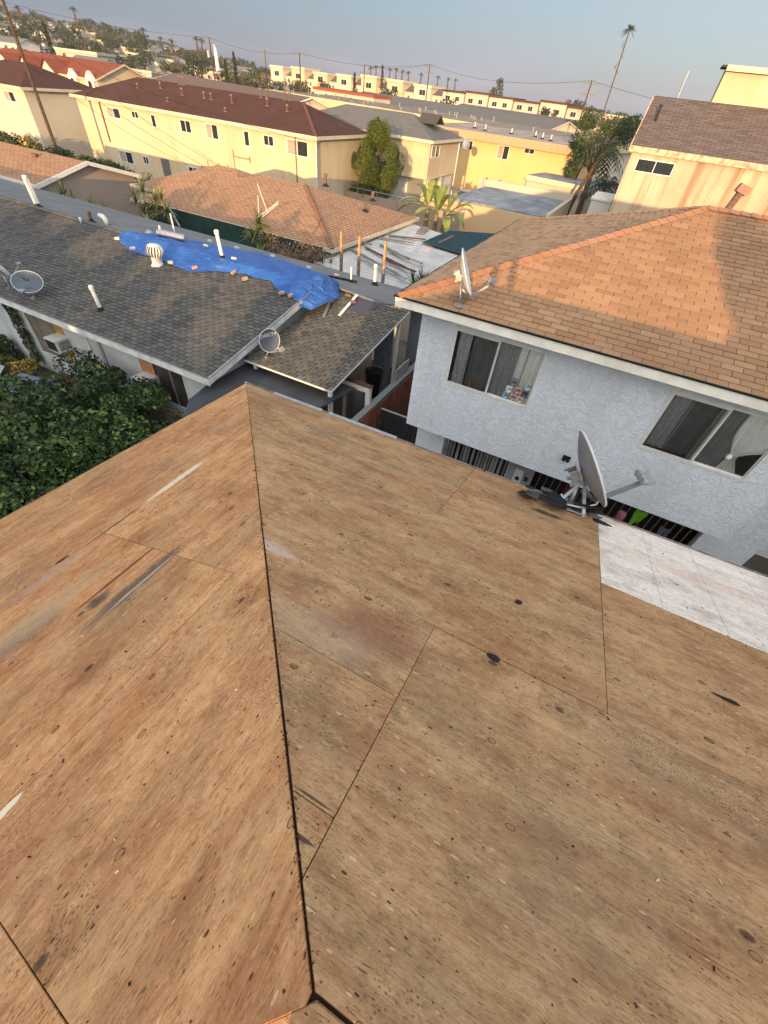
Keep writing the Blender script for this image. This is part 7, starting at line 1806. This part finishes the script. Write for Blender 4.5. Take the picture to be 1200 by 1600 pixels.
def place(t0, used, x, y, z, rz, s, label, group):
    o = t0 if not used.get(t0.name) else copy_tree(t0)
    used[t0.name] = True
    o.location = (x, y, z); o.rotation_euler = (0, 0, rz); o.scale = (s, s, s); o['label'] = label; o['group'] = group
    return o
used = {}; rr = random.Random(101); occupied = []
def free(x, y, m):
    for (a, b) in occupied:
        if (a - x) ** 2 + (b - y) ** 2 < m * m: return False
    occupied.append((x, y)); return True
cnt = 0
for k in range(3000):
    az = R(rr.uniform(-64, -37)); d = 200 + 430 * rr.random() ** 0.8; x, y = d * math.sin(az), d * math.cos(az)
    if not free(x, y, 10 + d * 0.008): continue
    i = rr.choice([0, 0, 1, 1, 2, 3, 3]); t0, nm = pr[i]
    place(t0, used, x, y, gz(x, y) - 0.2, rr.choice([0.0, 0.3, -0.2, 1.57, 0.1]), rr.uniform(0.65, 0.9), f'{nm} among the trees of the distant hillside', 'houses on the distant hillside')
    cnt += 1
    if cnt > 225: break
cnt = 0
for k in range(600):
    az = R(rr.uniform(-38, 4)); d = rr.uniform(250, 520); x, y = d * math.sin(az), d * math.cos(az)
    if not free(x, y, 22): continue
    i = rr.choice([0, 1, 1, 3]); t0, nm = pr[i]
    place(t0, used, x, y, gz(x, y) - 0.2, rr.choice([0.0, 0.2, -0.15, 1.57]), rr.uniform(0.9, 1.2), f'{nm} in the distance beyond the apartment row', 'houses beyond the apartment row')
    cnt += 1
    if cnt > 34: break
for k in range(60):
    az = R(rr.uniform(-66, -38)); d = rr.uniform(140, 195); x, y = d * math.sin(az), d * math.cos(az)
    if not free(x, y, 24): continue
    i = rr.choice([0, 0, 3]); t0, nm = pr[i]
    place(t0, used, x, y, -1.0, rr.choice([0.0, 0.2, -0.15, 1.57]), rr.uniform(0.6, 0.75), f'{nm} between the red tiled house and the hillside', 'houses below the hillside')
# tree prototypes
def proto_tree(seed, h, w, mat, n=46):
    rr2 = random.Random(seed); bl = [(rr2.gauss(0, w * 0.32), rr2.gauss(0, w * 0.32), h * rr2.uniform(0.45, 0.95), w * 0.2, w * 0.2, h * 0.11) for _ in range(16)]
    return crown_tree('far_tree', 'x', 'tree', 0, 0, 0, bl, n, 0.75, mat, 0.3, seed, 0.7, limbs=4)
fl1 = foliage_mat('far_leaf_dark', [(0.015, 0.025, 0.010), (0.03, 0.045, 0.015), (0.055, 0.07, 0.022)]); fl2 = foliage_mat('far_leaf_olive', [(0.03, 0.035, 0.012), (0.06, 0.062, 0.02), (0.10, 0.09, 0.03)])
tp_ = [(proto_tree(1, 8, 8, fl1), 'round dark tree'), (proto_tree(2, 7, 9, fl2), 'olive toned spreading tree'), (proto_tree(3, 10, 6, fl1), 'upright dark tree')]
used = {}; cnt = 0
for k in range(6000):
    az = R(rr.uniform(-66, -37)); d = 185 + 470 * rr.random() ** 0.8; x, y = d * math.sin(az), d * math.cos(az)
    if not free(x, y, 5.2): continue
    t0, nm = rr.choice(tp_); sc_ = rr.uniform(0.6, 1.0)
    place(t0, used, x, y, gz(x, y), rr.uniform(0, 6), sc_, f'{nm} among the houses of the distant hillside', 'trees on the distant hillside'); cnt += 1
    if cnt > 215: break
cnt = 0
for k in range(900):
    az = R(rr.uniform(-38, 8)); d = rr.uniform(212, 620); x, y = d * math.sin(az), d * math.cos(az)
    if not free(x, y, 9): continue
    t0, nm = rr.choice(tp_); sc_ = rr.uniform(0.7, 1.15)
    place(t0, used, x, y, gz(x, y), rr.uniform(0, 6), sc_, f'{nm} showing beyond the far apartment row', 'trees beyond the apartment row'); cnt += 1
    if cnt > 80: break
rr = random.Random(303)
for k in range(15):
    q = rr.random(); x, y = -150 + 125 * q + rr.uniform(-3, 3), 184 - 14 * q + rr.uniform(-16, 4)
    t0, nm = rr.choice(tp_); s_ = rr.uniform(0.45, 0.8); o = copy_tree(t0); o.location = (x, y, 0); o.scale = (s_, s_, s_); o.rotation_euler.z = rr.uniform(0, 6); o['label'] = f'{nm} standing in front of the far apartment row'; o['group'] = 'trees in front of the far apartment row'
for (x, y, s_, w_) in [(-62, 175, 0.75, 'behind the grey row near its middle'), (-72, 178, 0.8, 'left of centre before the apartment row'), (-100, 172, 0.8, 'before the left part of the apartment row'), (-112, 168, 0.9, 'before the left end of the apartment row'), (-28, 150, 0.7, 'behind the cream gable end'), (-22, 140, 0.65, 'right of the cream gable end'), (-34, 160, 0.6, 'before the east half of the apartment row'), (-14, 170, 0.8, 'behind the small beige block'), (-4, 160, 0.85, 'far right behind the palms'), (6, 150, 0.85, 'behind the ridge of the taupe roof'),
                      (-128, 150, 0.9, 'left of the apartment row'), (-140, 160, 1.0, 'beyond the brown roofed row')]:
    t0, nm = rr.choice(tp_); o = copy_tree(t0); o.location = (x, y, 0); o.scale = (s_,) * 3; o['label'] = f'{nm} {w_}'; del o['group']
# slim cypresses
def cyp(x, y, z, h, label):
    bl = [(x + random.uniform(-.1, .1), y, z + h * (0.12 + 0.09 * i), h * 0.10 * (1 - i / 11.5), h * 0.10 * (1 - i / 11.5), h * 0.07) for i in range(10)]
    return crown_tree('slim_cypress', label, 'tree', x, y, z, bl, 150, 0.5, fl1, 0.25, 3, 0.3, limbs=1, up=1.5)
def at(az, d): return d * math.sin(R(az)), d * math.cos(R(az))
x, y = at(-55.9, 150); cyp(x, y, 0, 11.2, 'tall slim dark cypress above the red tiled roof')
x, y = at(-41.5, 165); cyp(x, y, 0, 10.8, 'taller of two slim cypresses left of the apartment row')
x, y = at(-42.3, 160); cyp(x, y, 0, 9.2, 'shorter of two slim cypresses left of the apartment row')
x, y = at(-30.5, 160); cyp(x, y, 0, 9.8, 'slim cypress in front of the apartment row')
x, y = at(-27.9, 215); cyp(x, y, 0, 13.0, 'cypress rising above the roofs of the apartment row')
# fan palms on the skyline
t0 = frond_palm('skyline_palm', 'x', 0, 0, 0, 16, 26, 2.0, M['palm_leaf'], 9, 0.35, (0, 0), 0.5, skirt=14, folds=5)
used = {}
for k, (az, el, d, lb_) in enumerate([(-57.3, 1.60, 330, 'leftmost skyline palm, beside the leaning pole'), (-53.5, 2.02, 330, 'tallest skyline palm on the left hill'), (-52.3, 1.42, 350, 'left palm of the close pair on the hill'), (-51.6, 1.42, 355, 'right palm of the close pair on the hill'),
        (-56.4, 1.35, 345, 'small skyline palm just right of the slim cypress'), (-50.4, 1.2, 360, 'lone palm between the close pair and the second pair'), (-46.6, 1.0, 340, 'short palm right of the second pair on the hill'), (-47.4, 1.05, 350, 'short palm beside the second pair on the hill'), (-49.2, 1.15, 350, 'lower palm of the second pair on the hill'), (-48.65, 1.42, 345, 'taller palm of the second pair on the hill'), (-44.5, 1.35, 300, 'left palm beside the pole with the transformer'), (-44.1, 1.32, 310, 'right palm beside the pole with the transformer'),
        (-29.0, 1.0, 420, 'palm, first from the left in the central skyline row'), (-28.5, 1.1, 400, 'palm, second from the left in the central skyline row'), (-27.9, 1.12, 410, 'palm, third from the left in the central skyline row'), (-27.2, 1.05, 405, 'palm, fourth from the left in the central skyline row'),
        (-26.6, 1.1, 400, 'palm, fifth from the left in the central skyline row'), (-26.0, 1.02, 415, 'palm, sixth from the left in the central skyline row'), (-25.4, 1.0, 400, 'palm, seventh from the left in the central skyline row'), (-24.2, 0.98, 410, 'palm just left of the central double pole'), (-22.6, 0.95, 420, 'palm just right of the central double pole'),
        (-21.6, 0.92, 430, 'left palm of the small pair right of the double pole'), (-20.9, 0.9, 430, 'right palm of the small pair right of the double pole')]):
    x, y = at(az, d); H_ = 8.5 + d * math.tan(R(el)) + 0.4; zg_ = gz(x, y)
    o = place(t0, used, x, y, zg_, k * 1.3, 1.0, lb_, 'fan palms on the skyline'); o.scale = (1.25, 1.25, max(0.4, (H_ - zg_) / 17.2))
x, y = at(-16.8, 230)
crown_tree('skyline_tree', 'tall ragged tree alone on the skyline right of centre', 'tree', x, y, 0, [(x + a, y, z_, 1.0, 1.0, 0.8) for a, z_ in [(-.3, 12.6), (.6, 13.0), (.9, 12.0), (-1.6, 10.3), (-.9, 9.9), (.2, 11.2), (1.2, 10.6), (-2.2, 9.6), (1.5, 9.4)]], 90, 0.5, fl1, 0.25, 8)
# utility poles and wires
def pole(x, y, h, label, arms=2, r=0.16, ang=0.0, z=0, transformer=False, lean=(0, 0)):
    t = thing('utility_pole', label, 'utility pole', (x, y, z))
    top = Vector((x + lean[0], y + lean[1], z + h))
    mb = MB(); mb.tube([(x, y, z - 0.3), top], [r, r * 0.65], 8); part('post', mb, M['bark'], t)
    dx, dy = math.cos(ang), math.sin(ang)
    for k in range(arms):
        c = top - Vector((0, 0, 0.4 + 1.3 * k)); mb = MB(); mb.beam(c - Vector((dx, dy, 0)) * 1.3, c + Vector((dx, dy, 0)) * 1.3, 0.12, 0.14)
        ca = part('crossarm', mb, M['old_wood'], t)
        mb = MB()
        for q in (-1.15, -0.5, 0.5, 1.15): mb.lathe(c + Vector((dx, dy, 0)) * q + Vector((0, 0, 0.07)), [(0.05, 0), (0.07, 0.1), (0, 0.2)], 6)
        part('insulators', mb, M['dish_grey'], ca)
    if transformer: mb = MB(); mb.lathe(top - Vector((0.5, 0.3, 3.2)), [(0, 0), (0.4, 0), (0.4, 1.1), (0, 1.2)], 12); part('transformer', mb, M['galv'], t)
    return top
P1 = pole(-46.55, 29.0, 11.5, 'near wooden pole leaning slightly in front of the cream building', 0, 0.15)
x, y = at(-43.4, 150); P2 = pole(x, y, 12.2, 'pole with a transformer above the brown roofed row', 1, 0.2, 0.5, transformer=True)
x, y = at(-38.7, 175); P3 = pole(x, y, 12.0, 'thin pole left of the stepped apartment row', 2, 0.16, 0.3)
x, y = at(-35.6, 150); P4 = pole(x, y, 11.7, 'pole with one broad crossarm in front of the apartment row', 1, 0.2, 0.4)
x, y = at(-29.6, 170); P5 = pole(x, y, 11.6, 'double armed pole standing before the middle of the apartment row', 2, 0.18, 0.2)
x, y = at(-23.5, 165); P6 = pole(x, y, 13.1, 'double armed pole rising above the right part of the apartment row', 2, 0.2, 0.2)
x, y = at(-8.6, 108); P7 = pole(x, y, 11.9, 'pole with small crossarms left of the very tall palm', 2, 0.16, 0.2)
P8 = Vector((26, 96, 9.0))
def wire(a, b, sag, label, r=0.03, group='overhead wires'):
    mb = MB(); pts = []
    for k in range(25):
        q = k / 24; p = Vector(a).lerp(Vector(b), q); p.z -= 4 * sag * q * (1 - q); pts.append(p)
    mb.tube(pts, r, 4, cap=False); solo('overhead_wire', mb, M['black'], label, 'wire', group, origin=a)
wire(P2, P4, 1.0, 'wire from the transformer pole to the broad crossarm pole', 0.022)
wire(P4, P6, 1.2, 'wire from the broad crossarm pole to the tall double armed pole', 0.022)
wire(P5, P6, 0.8, 'lower wire ending at the tall double armed pole', 0.02)
wire(P6, P7, 1.5, 'long wire crossing the sky to the pole beside the tall palm', 0.022)
wire(P7, P8, 0.8, 'wire running right from the pole beside the tall palm', 0.02)
x, y = at(-60, 150)
wire((x, y, 13.5), P2, 1.0, 'wire running left from the transformer pole', 0.02)
wire((-46.4, 29.0, 9.0), (-33.5, 34.2, 2.4), 0.3, 'service wire from the near pole to the yellow wall, upper', 0.014)
wire((-46.5, 29.0, 8.0), (-35.4, 34.2, 2.2), 0.25, 'service wire from the near pole to the yellow wall, middle', 0.014)
wire((-46.5, 29.0, 7.2), (-37, 34.2, 2.0), 0.45, 'service wire from the near pole to the yellow wall, lowest', 0.012)
wire((-46.5, 29, 8.6), (-24, 34, 5.0), 0.5, 'thin wire crossing the front of the yellow building', 0.010)
# water tower like white mast on the hill
x, y = at(-43.0, 240)
t = thing('white_mast', 'tapered white mast beside the transformer pole', 'mast', (x, y, 0)); mb = MB(); mb.lathe((x, y, 0), [(1.0, 0), (0.5, 12.2), (0, 12.3)], 10); part('shaft', mb, M['white_trim'], t)
mb = MB(); mb.lathe((x, y, 12.3), [(0.9, 0), (0.9, 0.4), (0, 0.5)], 10); part('platform', mb, M['galv'], t)

# ================================================================== behind the photographer: what throws the long shadows
block_house('neighbour_house', 'tall grey roofed neighbour behind the camera, outside the photo', (-34, -35), (-6.6, -35), 10, 6.9, 'hip', 1.35, 0.4, M['cream_wall'], M['sh_grey'], cat='house')
block_house('neighbour_house', 'narrow brown roofed neighbour behind the camera, outside the photo', (-5.6, -35), (-0.6, -35), 10, 6.2, 'hip', 0.95, 0.4, M['white_wall'], M['sh_brown'], cat='house')
block_house('neighbour_house', 'low wide neighbour behind the camera, outside the photo', (1.5, -35), (26, -35), 10, 5.0, 'hip', 1.2, 0.4, M['white_wall'], M['sh_brown'], cat='house')
rr = random.Random(88)
for k, (x, y, top, w_) in enumerate([(-13.5, -24, 8.0, 1.6), (-10.2, -25, 7.9, 1.3), (-7.3, -24, 7.7, 1.1), (-5.3, -25, 7.3, 0.9), (-3.6, -24, 7.0, 0.7), (-0.9, -24, 7.6, 0.5), (-17.5, -24, 8.2, 2.0), (7.2, -10, 9.6, 1.4)]):  # last tree is added, its shadow replacing that of a person on the ridge
    bl = []
    for i in range(26):
        q = rr.random(); a = rr.uniform(0, 6.28); rad = w_ * (1 - q * 0.85) * rr.uniform(0.2, 1)
        bl.append((x + math.cos(a) * rad, y + math.sin(a) * rad * 0.6, 2.5 + (top - 2.5) * q, 0.6, 0.6, 0.6))
    crown_tree('shadow_tree', f'unseen shade-casting tree behind the photographer, {ordn[k]} of a row outside the photo', 'tree', x, y, 0, bl, 90 if k < 7 else 420, 0.32, fl1, 0.2, 70 + k, 0.6)
for (x, lb_) in [(0.42, 'east'), (0.08, 'west')]:  # pipes added here; their shadows stand in for a standing person's legs
    vent_pipe(x + 0.05, -0.42, 6.9, 1.0, 0.07, f'unseen pipe added behind the camera to cast a leg-like shadow, {lb_} one')

# the evening haze over the town
mb = MB(); mb.bx(-900, 700, -120, 1500, -1.5, 34)
th = NT('evening_haze', 1.0, 0.0); nn_, ll_ = th.n, th.l
nn_.remove(th.b); pv = nn_.new('ShaderNodeVolumePrincipled'); pv.inputs['Density'].default_value = 0.00025; pv.inputs['Color'].default_value = (0.80, 0.82, 0.88, 1)
ll_.new(pv.outputs[0], nn_['Material Output'].inputs['Volume'])
solo('haze', mb, th.m, 'thin evening haze lying over the distant town', 'haze', kind='stuff')
scene.cycles.volume_bounces = 0
